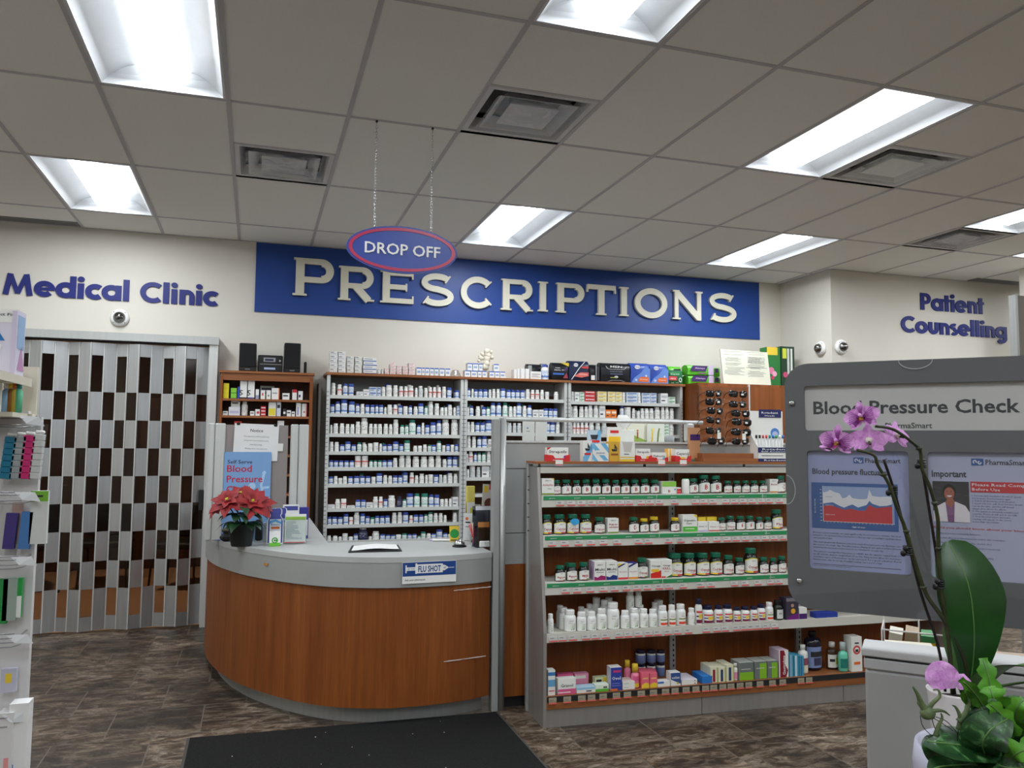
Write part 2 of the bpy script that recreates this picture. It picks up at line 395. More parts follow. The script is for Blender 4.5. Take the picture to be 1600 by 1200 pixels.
def serif(ch, W):
    """wide caps with small bracketed serifs, height 1, width W"""
    t = .22; h = .055; g = []
    def sf(x, z, e=.07): return ([(x - t / 2 - e, z), (x + t / 2 + e, z)], h, 0)
    def tick(cx, cy, rx, ry, a, e=.14):
        a = math.radians(a); px, py = cx + rx * math.cos(a), cy + ry * math.sin(a); nx, ny = math.cos(a) / rx, math.sin(a) / ry; l = math.hypot(nx, ny); nx, ny = nx / l * e, ny / l * e
        return ([(px - nx, py - ny), (px + nx, py + ny)], .05, 0)
    lo, hi = h / 2, 1 - h / 2; x0 = .07 + t / 2
    if ch == 'I': return [([(W / 2, 0), (W / 2, 1)], t * .95, 0), sf(W / 2, lo, .06), sf(W / 2, hi, .06)]
    if ch in 'PR':
        rx = min(.27, W * .36)
        g = [([(x0, 0), (x0, 1)], t, 0), sf(x0, lo), sf(x0, hi, .055),
             ([(x0, .925), (W - rx - .04, .925)] + arc(W - rx - .06, .68, rx - .02, .245, 90, -90, 14) + [(x0, .435)], .15, 0),
             (arc(W - rx - .05, .68, rx - .055, .222, 90, -90, 14), .195, 0)]
        if ch == 'R': g += [([(W * .48, .44), (W - .14, .02)], .21, 0), ([(W - .27, lo), (W + .02, lo)], h, 0)]
        return g
    if ch == 'E': return [([(x0, 0), (x0, 1)], t, 0), sf(x0, lo), sf(x0, hi), ([(x0, .925), (W, .925)], .15, 0), ([(x0, .5), (W * .8, .5)], .15, 0), ([(x0, .075), (W, .075)], .15, 0),
                          ([(W - .01, 1), (W - .01, .76)], .05, 0), ([(W * .8, .62), (W * .8, .38)], .05, 0), ([(W, 0), (W, .24)], .05, 0)]
    if ch == 'T': return [([(W / 2, 0), (W / 2, 1)], t, 0), sf(W / 2, lo), ([(0, .92), (W, .92)], .16, 0), ([(.02, 1), (.0, .74)], .05, 0), ([(W - .02, 1), (W, .74)], .05, 0)]
    if ch == 'O': return [(arc(W / 2, .5, W / 2 - .1, .41, 0, 360, 36)[:-1], .2, 1)]
    if ch == 'C': return [(arc(W / 2 + .02, .5, W / 2 - .1, .41, 42, 318, 30), .19, 0), tick(W / 2 + .02, .5, W / 2 - .1, .41, 42), tick(W / 2 + .02, .5, W / 2 - .1, .41, -42)]
    if ch == 'S': return [(arc(W / 2, .72, W / 2 - .13, .2, 35, 270, 16) + arc(W / 2, .29, W / 2 - .1, .21, 90, -145, 16)[1:], .185, 0), tick(W / 2, .72, W / 2 - .13, .2, 35), tick(W / 2, .29, W / 2 - .1, .21, -145)]
    if ch == 'N': return [([(.15, 0), (.15, 1)], .14, 0), ([(W - .14, 0), (W - .14, 1)], .16, 0), ([(.15, .93), (W - .14, .07)], .22, 0), ([(.0, lo), (.3, lo)], h, 0), ([(.0, hi), (.26, hi)], h, 0), ([(W - .28, hi), (W, hi)], h, 0)]
    return g
# ---------------------------------------------------------------- the room
H = 3.276; GX, GY = -0.7943, 4.2487; TX, TY = 0.6096, 1.2192     # ceiling height, grid origin, 2 x 4 ft grid
def gx(i): return GX + i * TX
def gy(j): return GY + j * TY
WY = 7.25
X0, X1, Y0 = -4.2, 11.5, -4.6
CX, CY = 5.37, 6.45        # corner where the right-hand wall juts forward
mb = MB(); mb.slab([(X0, Y0), (X1, Y0), (X1, CY), (CX, CY), (CX, WY), (X0, WY)], -.12, 0, SLATE); struct(mb.build('floor'))
GL, GR, GH = -2.62, -0.355, 2.33      # gate opening
mb = MB()
mb.box(X0, GL, WY, WY + .15, 0, H, WALL); mb.box(GR, CX + .15, WY, WY + .15, 0, H, WALL); mb.box(GL, GR, WY, WY + .15, GH, H, WALL)
struct(mb.build('wall_back'))
struct(MB().box(CX, CX + .15, CY, WY, 0, H, WALL).build('wall_return'))
struct(MB().box(CX + .15, X1, CY, CY + .15, 0, H, WALL).build('wall_counselling'))
struct(MB().box(X0 - .15, X0, Y0, WY, 0, H, WALL).build('wall_left'))
struct(MB().box(X1, X1 + .15, Y0, CY, 0, H, WALL).build('wall_right'))
struct(MB().box(X0, X1, Y0 - .15, Y0, 0, H, WALL).build('wall_front'))
# fixtures in the ceiling grid: (i, j) of the near left corner, in cells
TROFF = [(0, -1), (-1, 1), (3, -2), (4, 1), (6, -1), (8, 1), (10, -.5), (12, 0), (0, -4), (6, -4), (3, -5), (-3, -2), (9, -3), (13, -3), (16, -1), (-3, -5), (12, -6), (15, -5), (-4, 0), (15, 1), (0, -6.5)]  # some out-of-view lights are added to brighten the side walls
DIFF = [(1, .5), (3, -.5), (7, -.5), (10, .5)]
occ = set()
for i, j in TROFF:
    for k in range(2): occ.add((i, round(2 * j) + k))
for i, j in DIFF: occ.add((i, round(2 * j)))
mb = MB()
for i in range(-7, 22):
    for k in range(-16, 6):
        if (i, k) in occ: continue
        x0, x1 = max(gx(i), X0), min(gx(i + 1), X1); y0, y1 = max(gy(k / 2), Y0), min(gy(k / 2 + .5), WY)
        if x1 <= x0 or y1 <= y0: continue
        mb.box(x0, x1, y0, y1, H, H + .015, TILE)
struct(mb.build('ceiling'))
struct(MB().box(X0, X1, Y0, WY, H + .35, H + .4, TBAR).build('ceiling_void'))
mb = MB(); w = .011
for i in range(-5, 21):
    x = gx(i)
    if X0 < x < X1: mb.box(x - w, x + w, Y0, (WY if x < CX else CY), H - .004, H + .001, TBAR)
half = {round(2 * j) + (1 if k else 0) for i, j in DIFF for k in (0, 1)}
for j in range(-8, 3):
    y = gy(j)
    if Y0 < y < WY: mb.box(X0, (X1 if y < CY else CX), y - w, y + w, H - .003, H + .001, TBAR)
for i, j in DIFF + [(10, -.5), (10, .5), (12, 0)]:
    for e in (0, .5):
        mb.box(gx(i), gx(i + 1), gy(j + e) - w, gy(j + e) + w, H - .003, H + .001, TBAR)
for x0, x1, y in ((X0, CX, WY), (CX, X1, CY)): mb.box(x0, x1, y - .018, y, H - .004, H + .001, TBAR)
mb.box(CX - .018, CX, CY, WY, H - .004, H + .001, TBAR)
struct(mb.build('trim_1'))

# ceiling lights
REFL = mat((222, 225, 228), .35, 0, 'white_reflector')
def troffer_meshes():
    a, b = TX / 2 - .012, TY / 2 - .012
    fr = MB()
    for x0, x1, y0, y1 in ((-a, -a + .012, -b, b), (a - .012, a, -b, b), (-a, a, -b, -b + .012), (-a, a, b - .012, b)): fr.box(x0, x1, y0, y1, -.002, .01, REFL)
    rf = MB(); n = 6; ai, bi = a - .012, b - .012
    prof = [(ai, 0)] + [(ai - (ai - .125) * t, .095 * math.sin(t * PI / 2)) for t in [k / n for k in range(1, n + 1)]]
    for s in (-1, 1):
        vs = []; fs = []
        for x, z in prof:
            e = (bi - (ai - x) * .22); vs += [(s * x, -e, z), (s * x, e, z)]
        for k in range(n): fs.append((2 * k, 2 * k + 1, 2 * k + 3, 2 * k + 2) if s < 0 else (2 * k, 2 * k + 2, 2 * k + 3, 2 * k + 1))
        rf.add(vs, fs, REFL, True)
    eb = bi - (ai - .125) * .22
    for s in (-1, 1):
        top = [(x, z) for x, z in prof[::-1]]
        vs = [(x, s * (bi - (ai - x) * .22), z) for x, z in prof] + [(-x, s * (bi - (ai - x) * .22), z) for x, z in prof[::-1]]
        rf.add(vs, [tuple(range(len(vs))) if s > 0 else tuple(range(len(vs) - 1, -1, -1))], REFL)
    df = MB(); x, z0, z1 = .125, .094, .030
    vs = [(-x, -eb, z0), (x, -eb, z0), (x, eb, z0), (-x, eb, z0), (-x + .03, -eb + .03, z1), (x - .03, -eb + .03, z1), (x - .03, eb - .03, z1), (-x + .03, eb - .03, z1)]
    df.add(vs, [(0, 4, 7, 3), (1, 2, 6, 5), (0, 1, 5, 4), (2, 3, 7, 6)], LIT2); df.add(vs[4:], [(0, 1, 2, 3)], LIT)
    hs = MB(); hs.box(-a, a, -b, b, .1, .104, REFL)
    return [('frame', fr.mesh('frame')), ('reflector', rf.mesh('reflector')), ('diffuser', df.mesh('diffuser')), ('housing', hs.mesh('housing'))]
TM = troffer_meshes()
LL = ['recessed ceiling light at top left, cut by the upper edge of the photo', 'recessed ceiling light nearest the medical clinic lettering', 'recessed ceiling light cut by the top edge, right of centre', 'recessed ceiling light just right of the hanging oval sign', 'recessed ceiling light at upper right, beside an air vent', 'recessed ceiling light above the right end of the blue banner', 'recessed ceiling light at the right edge, next to the farthest air vent', 'sliver of ceiling light beside the far right column']
for k, (i, j) in enumerate(TROFF):
    lab = LL[k] if k < len(LL) else 'unseen recessed ceiling light out of view, some added to brighten the sides'
    t = thing('ceiling_light', lab, 'ceiling light', (gx(i + .5), gy(j + .5), H), 0, 'recessed fluorescent ceiling lights')
    for n, me in TM:
        o = bpy.data.objects.new(n, me); COL.objects.link(o); o.parent = t
# air diffusers with loose plastic film look
VG = mat((214, 214, 216), .4, .0, 'vent_enamel'); VD = mat((120, 120, 122), .6, 0, 'vent_dark')
def vent_meshes():
    def sq(a, z): return [(-a, -a, z), (a, -a, z), (a, a, z), (-a, a, z)]
    def frus(mb, a0, z0, a1, z1, m):
        mb.add(sq(a0, z0) + sq(a1, z1), [(i, (i + 1) % 4, 4 + (i + 1) % 4, 4 + i) for i in range(4)], m)
        mb.add(sq(a0, z0 + .002) + sq(a1, z1 + .002), [(i, 4 + i, 4 + (i + 1) % 4, (i + 1) % 4) for i in range(4)], m)
    a = TX / 2 - .012
    f = MB(); frus(f, a, 0, a - .03, 0, VG); frus(f, a - .03, 0, a - .06, .06, VG)
    d = MB(); d.add(sq(a - .05, .09), [(0, 3, 2, 1)], VD); frus(d, a - .055, .05, a - .055, .09, VD)
    d.lathe([(.10, .085), (.10, .0895)], 24, BLACK)
    r1 = MB(); frus(r1, .20, .0, .155, .045, VG); frus(r1, .20, .0, .212, -.004, VG)
    r2 = MB(); frus(r2, .135, .0, .10, .035, VG); r2.add(sq(.135, -.002), [(0, 3, 2, 1)], VG); frus(r2, .135, -.002, .135, .002, VG)
    r2.add([(-.09, -.09, -.004), (.09, -.09, -.004), (.09, .09, -.004), (-.09, .09, -.004), (-.11, -.11, -.0021), (.11, -.11, -.0021), (.11, .11, -.0021), (-.11, .11, -.0021)], [(0, 3, 2, 1), (0, 1, 5, 4), (1, 2, 6, 5), (2, 3, 7, 6), (3, 0, 4, 7)], VG)
    # crumpled clear film taped under the vent
    fl = MB(); n = 10; rr = random.Random(3); vs = []
    for yy in range(n + 1):
        for xx in range(n + 1):
            u, v = xx / n, yy / n; e = min(u, 1 - u, v, 1 - v)
            vs.append(((u - .5) * .46, (v - .5) * .46, -.012 + rr.uniform(-.012, .012) * (1 if e > 0 else .2)))
    fl.add(vs, [(y * (n + 1) + x, y * (n + 1) + n + 1 + x, y * (n + 1) + n + 2 + x, y * (n + 1) + x + 1) for y in range(n) for x in range(n)], FILM, True)
    return [('frame', f.mesh('frame')), ('duct', d.mesh('duct')), ('louver', r1.mesh('louver')), ('louver', r2.mesh('louver')), ('plastic_film', fl.mesh('plastic_film'))]
FILM = clear('plastic_film', (250, 250, 250), .16, .12)
for (i, j), lab in zip(DIFF, ['square ceiling air vent left of the oval sign chains', 'square ceiling air vent above and right of the oval sign', 'square ceiling air vent beside the upper right light', 'smallest square ceiling air vent, far right near the wall']):
    t = thing('air_vent', lab, 'air vent', (gx(i + .5), gy(j + .25), H), 0, 'square ceiling air vents')
    for n, me in VM if 'VM' in globals() else globals().setdefault('VM', vent_meshes()):
        o = bpy.data.objects.new(n, me); COL.objects.link(o); o.parent = t
for x0, x1, y0, y1, lab in ((X0 + .3, gx(-1.02), WY - .17, WY - .04, 'grey linear ceiling vent slot above the medical clinic lettering'), (gx(12.9), gx(15.5), CY - .17, CY - .04, 'grey linear ceiling vent slot above the patient counselling wall')):
    t = thing('slot_vent', lab, 'air vent', ((x0 + x1) / 2, (y0 + y1) / 2, H)); L = (x1 - x0) / 2; W2 = (y1 - y0) / 2
    MB().box(-L, L, -W2, W2, -.006, .0, mat((128, 128, 130), .5, .2)).build('grille', t)
    m = MB()
    for k in range(3): m.box(-L + .02, L - .02, -W2 + .02 + k * .035, -W2 + .035 + k * .035, -.008, -.006, VD)
    m.build('slot', t)

# ---------------------------------------------------------------- room behind the folding gate
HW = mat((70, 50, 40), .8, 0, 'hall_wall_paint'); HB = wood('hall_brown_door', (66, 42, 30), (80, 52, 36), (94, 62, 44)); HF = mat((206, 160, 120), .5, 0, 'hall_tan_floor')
hy = 10.6
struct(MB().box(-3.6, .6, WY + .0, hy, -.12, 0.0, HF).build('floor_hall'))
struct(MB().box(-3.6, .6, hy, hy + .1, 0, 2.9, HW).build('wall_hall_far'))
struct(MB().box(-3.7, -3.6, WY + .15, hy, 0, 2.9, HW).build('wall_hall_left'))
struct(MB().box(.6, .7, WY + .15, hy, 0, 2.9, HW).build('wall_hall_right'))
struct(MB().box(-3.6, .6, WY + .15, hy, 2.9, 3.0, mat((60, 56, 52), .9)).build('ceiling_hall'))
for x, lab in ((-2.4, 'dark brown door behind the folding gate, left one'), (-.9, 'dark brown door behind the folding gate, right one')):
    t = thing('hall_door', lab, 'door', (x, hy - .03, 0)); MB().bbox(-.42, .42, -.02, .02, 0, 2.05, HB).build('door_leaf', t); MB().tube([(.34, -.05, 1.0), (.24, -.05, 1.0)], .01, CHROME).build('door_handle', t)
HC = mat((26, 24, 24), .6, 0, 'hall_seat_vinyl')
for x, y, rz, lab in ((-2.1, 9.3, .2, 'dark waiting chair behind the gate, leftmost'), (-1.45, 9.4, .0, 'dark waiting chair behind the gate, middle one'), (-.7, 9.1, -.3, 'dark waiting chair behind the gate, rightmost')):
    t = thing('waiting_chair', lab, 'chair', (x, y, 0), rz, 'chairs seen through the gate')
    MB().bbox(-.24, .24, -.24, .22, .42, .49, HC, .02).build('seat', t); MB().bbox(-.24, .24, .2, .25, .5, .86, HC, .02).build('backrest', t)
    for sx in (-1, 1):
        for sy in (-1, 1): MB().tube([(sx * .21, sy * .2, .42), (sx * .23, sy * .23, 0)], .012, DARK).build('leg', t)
lt = thing('hall_fill_lamp', 'unseen lamp added to brighten the room behind the gate', 'lamp', (-1.4, 8.6, 2.9))
MB().lathe([(.14, -.03), (.15, 0)], 20, emit('hall_fill_glow', (255, 240, 222), 170.0)).build('fill_disc', lt)  # added glowing disc, out of sight, lifts the room seen through the panes

# ---------------------------------------------------------------- folding gate
GY_ = 7.2
zr = [2.211, 1.915, 1.688, 1.461, 1.236, 1.016, .793, .56, .344, .128]
gate = thing('folding_gate', 'closed silver accordion security gate with checkered dark window panes', 'gate', (-1.45, GY_, 0))
SM1 = brushed('gate_aluminium', (186, 188, 190), .34, .8); PANE = clear('smoked_pane', (205, 198, 192), .02, .08)
ns = 26; pw = .0885; xs0 = -.395
def fold(k): return [0, -.012, -.036, -.012][k % 4] if False else (-.03 if (k // 2) % 2 else .0)
pts = []
for k in range(ns + 1):
    ph = k % 4; d = {0: 0, 1: -.034, 2: -.068, 3: -.034}[ph]
    pts.append((xs0 - k * pw, GY_ + d))
for k in range(ns):
    (xa, ya), (xb, yb) = pts[k + 1], pts[k]
    dx, dy = xb - xa, yb - ya; ln = math.hypot(dx, dy); M = Matrix.Translation((xa, ya, 0)) @ Matrix.Rotation(math.atan2(dy, dx), 4, 'Z')
    s = MB(); ps = []; z_hi, z_lo = 2.315, .018; j = .006
    s.box(j, ln - j, -.003, .003, zr[0], z_hi, SM1, M); s.box(j, ln - j, -.003, .003, z_lo, zr[-1], SM1, M)
    for q in range(len(zr) - 1):
        if (q + k) % 2 == 0: s.box(j, ln - j, -.003, .003, zr[q + 1], zr[q], SM1, M)
        else: ps.append(MB().box(j, ln - j, -.001, .001, zr[q + 1], zr[q], PANE, M))
    s.box(ln - .005, ln + .004, -.006, .006, z_lo, z_hi, ALU_L, M)
    so = s.build('slat', gate, True)
    for p in ps: p.build('window_pane', so, True)
gt = MB(); gt.box(GL, GR + .04, GY_ - .09, WY - .002, 2.335, 2.40, ALU); gt.box(GL, GR + .0, GY_ - .05, GY_ + .02, 2.325, 2.335, DARK); gt.build('top_track', gate, True)
MB().box(GR - .035, GR + .035, GY_ - .07, WY - .002, 0, 2.335, ALU_L).build('end_post', gate, True)
MB().bbox(GR - .075, GR - .04, GY_ - .06, GY_ - .02, .95, 1.12, DARK).build('lock', gate, True)
tag(MB().box(-.815, -.79, GY_ + .11, GY_ + .112, 2.10, 2.2, mat((214, 30, 34), .5)).build('red_tag', None, True), 'small red tag hanging behind the upper right gate panes', 'tag')

# ---------------------------------------------------------------- writing on the walls
INK = mat((26, 36, 116), .5, 0, 'lettering_blue')
def lettering(name, lab, s, x, x1, z, h, Y, m=INK, th=.012):
    adv = []; tot = 0
    for ch in s: g, a = glyph(ch) if ch != ' ' else ([], .36); adv.append((g, tot)); tot += a
    sx = (x1 - x) / (tot - .06)
    t = thing('wall_lettering', lab, 'lettering', ((x + x1) / 2, Y, z)); c = (x + x1) / 2
    for (g, o), ch in zip(adv, s):
        if not g: continue
        b = MB()
        for n, (pts_, w_, cl) in enumerate(g):
            Mx = Matrix.Translation((x - c + o * sx, 0, 0)) @ Matrix.Diagonal((sx, 1, h, 1))
            stroke(b, pts_, w_, -th - n * .0006, -.0005, m, Mx, bool(cl))
        b.build('letter', t)
lettering('l', 'dark blue Medical Clinic lettering above the folding gate', 'Medical Clinic', -1.955, -.352, 2.683, .172, WY)
lettering('l', 'dark blue Patient lettering, upper line on the far right wall', 'Patient', 6.47, 7.31, 2.935, .175, CY)
lettering('l', 'dark blue Counselling lettering under the Patient lettering', 'Counselling', 6.22, 7.62, 2.69, .168, CY)
BLUE = mat((27, 66, 142), .45, 0, 'banner_blue'); CREAM = mat((222, 218, 200), .5, 0, 'letter_cream')
ban = thing('banner_sign', 'long blue banner with raised cream PRESCRIPTIONS letters', 'sign', (2.53, WY, 2.655))
MB().box(-.04, 5.10, WY - .012, WY - .001, 2.655, 3.268, BLUE).build('panel', ban, True)
ext = [('P', .275, .63, 2.816, .338), ('R', .668, .985, 2.80, .31), ('E', 1.046, 1.345, 2.80, .30), ('S', 1.415, 1.735, 2.799, .302), ('C', 1.793, 2.13, 2.799, .302), ('R', 2.195, 2.515, 2.80, .302), ('I', 2.565, 2.685, 2.808, .293),
       ('P', 2.758, 3.06, 2.808, .295), ('T', 3.092, 3.395, 2.808, .303), ('I', 3.432, 3.552, 2.812, .295), ('O', 3.612, 3.978, 2.81, .303), ('N', 4.04, 4.39, 2.814, .303), ('S', 4.462, 4.798, 2.815, .303)]
SIDE = mat((120, 116, 104), .6)
for ch, xa, xb, z, h in ext:
    b = MB(); W = (xb - xa) / h
    for n, (pts_, w_, cl) in enumerate(serif(ch, W)):
        Mx = Matrix.Translation((xa, WY - .012, z)) @ Matrix.Diagonal((h, 1, h, 1))
        stroke(b, pts_, w_, -.032 - n * .0005, -.0005, CREAM, Mx, bool(cl))
    b.build('letter', ban, True)
# hanging oval sign
def oval(a, b, n=56): return [(a * math.cos(2 * PI * i / n), b * math.sin(2 * PI * i / n)) for i in range(n)]
sg = thing('hanging_sign', 'blue oval DROP OFF sign with red ring hung on two chains', 'sign', (.733, 4.249, 2.568), .0)
SB = mat((48, 70, 152), .4, 0, 'oval_blue'); SRD = mat((176, 44, 78), .35, 0, 'oval_red')
MB().poly([oval(.302, .129)], -.008, .008, SB).build('panel', sg)
b = MB(); b.poly([oval(.291, .119), oval(.272, .103)], -.0105, -.0075, SRD); b.build('ring', sg)
b = MB(); put_text(b, 'DROP OFF', 0, -.03, .062, WHITE, -.014, 'c', .012, .412, thick=.005); b.build('letter', sg)
for x, zt in ((-.155, .098), (.155, .098)):
    c = MB(); zz = zt; k = 0; xx = x
    while zz < H - 2.568 - .012:
        a = PI / 2 * (k % 2); ring = [(xx + .0045 * math.cos(t) * math.cos(a), .0045 * math.cos(t) * math.sin(a), zz + .010 * math.sin(t) + .008) for t in [2 * PI * q / 8 for q in range(8)]]
        c.tube(ring, .0016, CHROME, 5, None, True); zz += .0165; k += 1
    c.build('chain', sg); MB().box(x - .006, x + .006, -.006, .006, H - 2.568 - .012, H - 2.568 - .004, DARK).build('ceiling_clip', sg)
# dome cameras
def dome(px, p, rz, lab):
    t = thing('security_camera', lab, 'camera', p, rz, 'white dome security cameras')
    Rx = Matrix.Rotation(PI / 2, 4, 'X')
    MB().lathe([(.072, 0), (.074, .012), (.066, .03), (.05, .036)], 28, WHITE, Rx).build('housing', t)
    MB().lathe([(.046, .034), (.045, .045), (.036, .064), (.02, .076), (.004, .08)], 24, clear('smoked_dome', (60, 60, 64), .3, .05), Rx).build('dome', t)
    MB().lathe([(.03, .02), (.03, .045), (.016, .05), (.016, .058)], 18, BLACK, Rx).build('lens', t)
    m = MB()
    for k in range(4): a = PI / 4 + k * PI / 2; m.lathe([(.005, .026), (.005, .033)], 8, DARK, Rx @ Matrix.Translation((.059 * math.cos(a), .059 * math.sin(a), 0)))
    m.build('screws', t)
dome(0, (-1.1, WY, 2.54), 0, 'white dome security camera under the medical clinic lettering')
dome(0, (CX, 6.60, 2.50), -PI / 2, 'white dome security camera on the return wall, left of a corner pair')
dome(0, (5.475, CY, 2.50), 0, 'white dome security camera under the counselling wall, right of a corner pair')
# right-hand column and partition
COLX = at(1592, 430, 5.85).x
struct(MB().box(COLX, COLX + .5, 5.30, 5.85, 0, H, WALL).build('wall_column'))
pq = at(1581, 462, 3.9)
t = thing('partition_panel', 'tall grey partition panel rising behind the right end of the kiosk board', 'partition', (pq.x + .32, 3.9, 0))
MB().box(-.3, .5, -.02, .02, 0, pq.z, mat((138, 132, 124), .6)).build('panel', t); MB().box(-.32, -.3, -.025, .025, 0, pq.z + .003, ALU).build('edge_trim', t)
# ---------------------------------------------------------------- curved service counter
def catmull(P, n=5):
    out = []
    for i in range(len(P) - 1):
        p0, p1, p2, p3 = P[max(i - 1, 0)], P[i], P[i + 1], P[min(i + 2, len(P) - 1)]
        for k in range(n):
            t = k / n; a = []
            for d in (0, 1): a.append(.5 * (2 * p1[d] + (p2[d] - p0[d]) * t + (2 * p0[d] - 5 * p1[d] + 4 * p2[d] - p3[d]) * t * t + (-p0[d] + 3 * p1[d] - 3 * p2[d] + p3[d]) * t ** 3))
            out.append(tuple(a))
    return out + [P[-1]]
OUT = catmull([(1.32, 4.462), (1.2, 4.412), (1.04, 4.385), (.86, 4.378), (.69, 4.395), (.52, 4.455), (.36, 4.552), (.19, 4.72), (.02, 4.95), (-.09, 5.15), (-.2, 5.43), (-.27, 5.72), (-.305, 6.0), (-.31, 6.3), (-.31, 6.84)])
def offset(P, d):
    L, Rr = ribbon(P, 2 * d); return [tuple(p) for p in Rr]      # inwards (right of the travel direction)
CT = .90
def insetline(d):
    q = offset(OUT, d); c = (.6, 6.0)
    if sum((a[0] - c[0]) ** 2 + (a[1] - c[1]) ** 2 for a in q) > sum((a[0] - c[0]) ** 2 + (a[1] - c[1]) ** 2 for a in OUT): q = offset(OUT, -d)
    return [(min(x, 1.32), y) for x, y in q]
counter = thing('service_counter', 'curved pharmacy counter with grey top and cherry wood front', 'counter', (.5, 5.2, 0))
back = [(.45, 6.84), (.45, 5.12), (1.32, 5.08)]
MB().slab(OUT + back, CT - .03, CT, GREYTOP).build('countertop', counter, True)
a = insetline(.002); b_ = insetline(.03)
MB().slab(a + b_[::-1], .735, CT - .031, GREY).build('fascia', counter, True)
def band(name, d, th, z0, z1, m): 
    a, b = insetline(d), insetline(d + th); return MB().slab(a + b[::-1], z0, z1, m).build(name, counter, True)
band('front_panel', .014, .02, .095, .734, CHERRY)
band('kick_plate', .085, .015, .0, .094, ALU)
MB().box(.43, .448, 5.14, 6.84, 0, CT - .031, GREY).build('inner_panel', counter, True)
MB().box(.45, 1.31, 5.07, 5.088, 0, CT - .031, GREY).build('inner_panel', counter, True)
# sticker, scuffs, stains on the fascia and the panel
def on_curve(px, py, d=0.0):
    """point of the counter face seen at that pixel"""
    best = None; r0 = ray(px, py)
    for i in range(len(OUT) - 1):
        (ax, ay), (bx, by) = OUT[i], OUT[i + 1]; ex, ey = bx - ax, by - ay
        den = r0.x * ey - r0.y * ex
        if abs(den) < 1e-9: continue
        t = (ax * ey - ay * ex) / den; u = (ax * r0.y - ay * r0.x) / den
        if -.001 <= u <= 1.001 and t > 0 and (best is None or t < best[0]): best = (t, math.atan2(-ey, -ex))
    return EYE + r0 * best[0], best[1]
p0, an = on_curve(671, 882)
t = thing('flu_shot_sticker', 'blue and white flu shot sticker on the grey counter edge', 'sticker', (p0.x, p0.y, .812), 0); t.rotation_euler = (0, 0, an)
SBL = mat((30, 66, 132), .4, 0, 'sticker_blue'); w2 = .152
t.location = Vector((p0.x, p0.y, .815)) + Vector((math.sin(an), -math.cos(an), 0)) * .003
MB().box(-w2, w2, -.0015, -.0005, -.058, .058, WHITE).build('backing', t)
m = MB(); m.box(-w2 + .002, w2 - .002, -.0022, -.0015, -.018, .056, SBL)
m.box(-.135, -.128, -.0026, -.0022, .0, .042, WHITE); m.box(-.128, -.08, -.0026, -.0022, .012, .03, WHITE); m.box(-.08, -.07, -.0026, -.0022, -.006, .05, WHITE)
m.box(-.07, .075, -.0026, -.0022, -.004, .044, WHITE); m.poly([[(.075, .006), (.085, .006), (.105, .018), (.105, .024), (.085, .036), (.075, .036)]], -.0026, -.0022, WHITE); m.box(.105, .14, -.0026, -.0022, .019, .022, WHITE)
put_text(m, 'FLU SHOT', 0, .003, .033, SBL, -.0030, 'c', .03, .128); put_text(m, 'GET YOUR', -.104, .017, .008, SBL, -.003, 'c', .01, .04); put_text(m, 'HERE', .087, .016, .01, SBL, -.003, 'c', .01, .016)
m.build('print', t); m = MB(); put_text(m, 'Ask your pharmacist', -.138, -.043, .01, DARK, -.0022, 'l', .01); m.build('small_print', t)
SC1 = mat((214, 204, 196), .6, 0, 'scratch')
for px, py, x0, x1, lab in ((740, 920, -.12, .12, 'pale horizontal scratch high on the wooden counter front'), (728, 1030, -.13, .13, 'pale horizontal scratch low on the wooden counter front')):
    pp, an = on_curve(px, py); n = Vector((math.sin(an), -math.cos(an), 0)); m = MB(); rr = random.Random(px)
    for k in range(12): u = x0 + (x1 - x0) * k / 12; m.box(u, u + (x1 - x0) / 12.2, -.001, 0, -.003 + rr.uniform(-.001, .001), .002 + rr.uniform(-.001, .001), SC1)
    o = m.build('scratch_mark'); o.parent = counter; q = parent_matrix(counter).inverted() @ (pp - n * .011); o.location = q; o.rotation_euler = (0, 0, an)
pp, an = on_curve(416, 882); o = MB().box(-.018, .018, -.001, 0, -.006, .008, mat((190, 130, 50), .6)).build('glue_residue'); o.parent = counter; n = Vector((math.sin(an), -math.cos(an), 0)); o.location = parent_matrix(counter).inverted() @ (pp + n * .003); o.rotation_euler = (0, 0, an)

# post and privacy panel right of the counter
PY = 4.50
post = thing('counter_post', 'tall grey post at the right end of the curved counter', 'post', (1.37, 4.49, 0))
m = MB(); m.bbox(1.327, 1.365, 4.465, 4.53, 0, 1.665, GREY, .003); m.build('post_body', post, True)
m = MB(); m.tube([(1.385, 4.485, 0), (1.385, 4.485, 1.672)], .021, ALU, 20); m.build('round_edge', post, True)
pv = thing('privacy_panel', 'grey and cherry wood partition between the counter and the gondola', 'partition', (2.6, PY, 0))
XR = 4.15
m = MB(); m.box(1.406, XR, PY + .005, PY + .035, .82, 1.53, GREY); m.build('upper_panel', pv, True)
m = MB(); m.box(1.408, XR, PY + .003, PY + .0049, .9985, 1.0015, DARK); m.box(1.408, XR, PY + .003, PY + .0049, 1.3755, 1.3785, DARK); m.build('seam', pv, True)
MB().box(1.406, XR, PY + .003, PY + .035, .065, .819, CHERRY).build('lower_panel', pv, True)
MB().box(1.406, XR, PY + .03, PY + .045, 0, .064, DARK).build('kick_plate', pv, True)
MB().box(1.406, XR, PY - .003, PY + .043, 1.53, 1.542, ALU_L).build('cap_rail', pv, True)
m = MB(); m.tube([(1.4, PY + .02, 1.668), (at(1100, 662, PY).x, PY + .02, 1.668)], .012, ALU_L, 12); m.build('top_rail', pv, True)
xp = at(1079, 680, PY).x
m = MB(); m.bbox(xp - .028, xp + .028, PY - .006, PY + .046, 1.542, 1.662, ALU_L, .01); m.build('rail_post', pv, True)

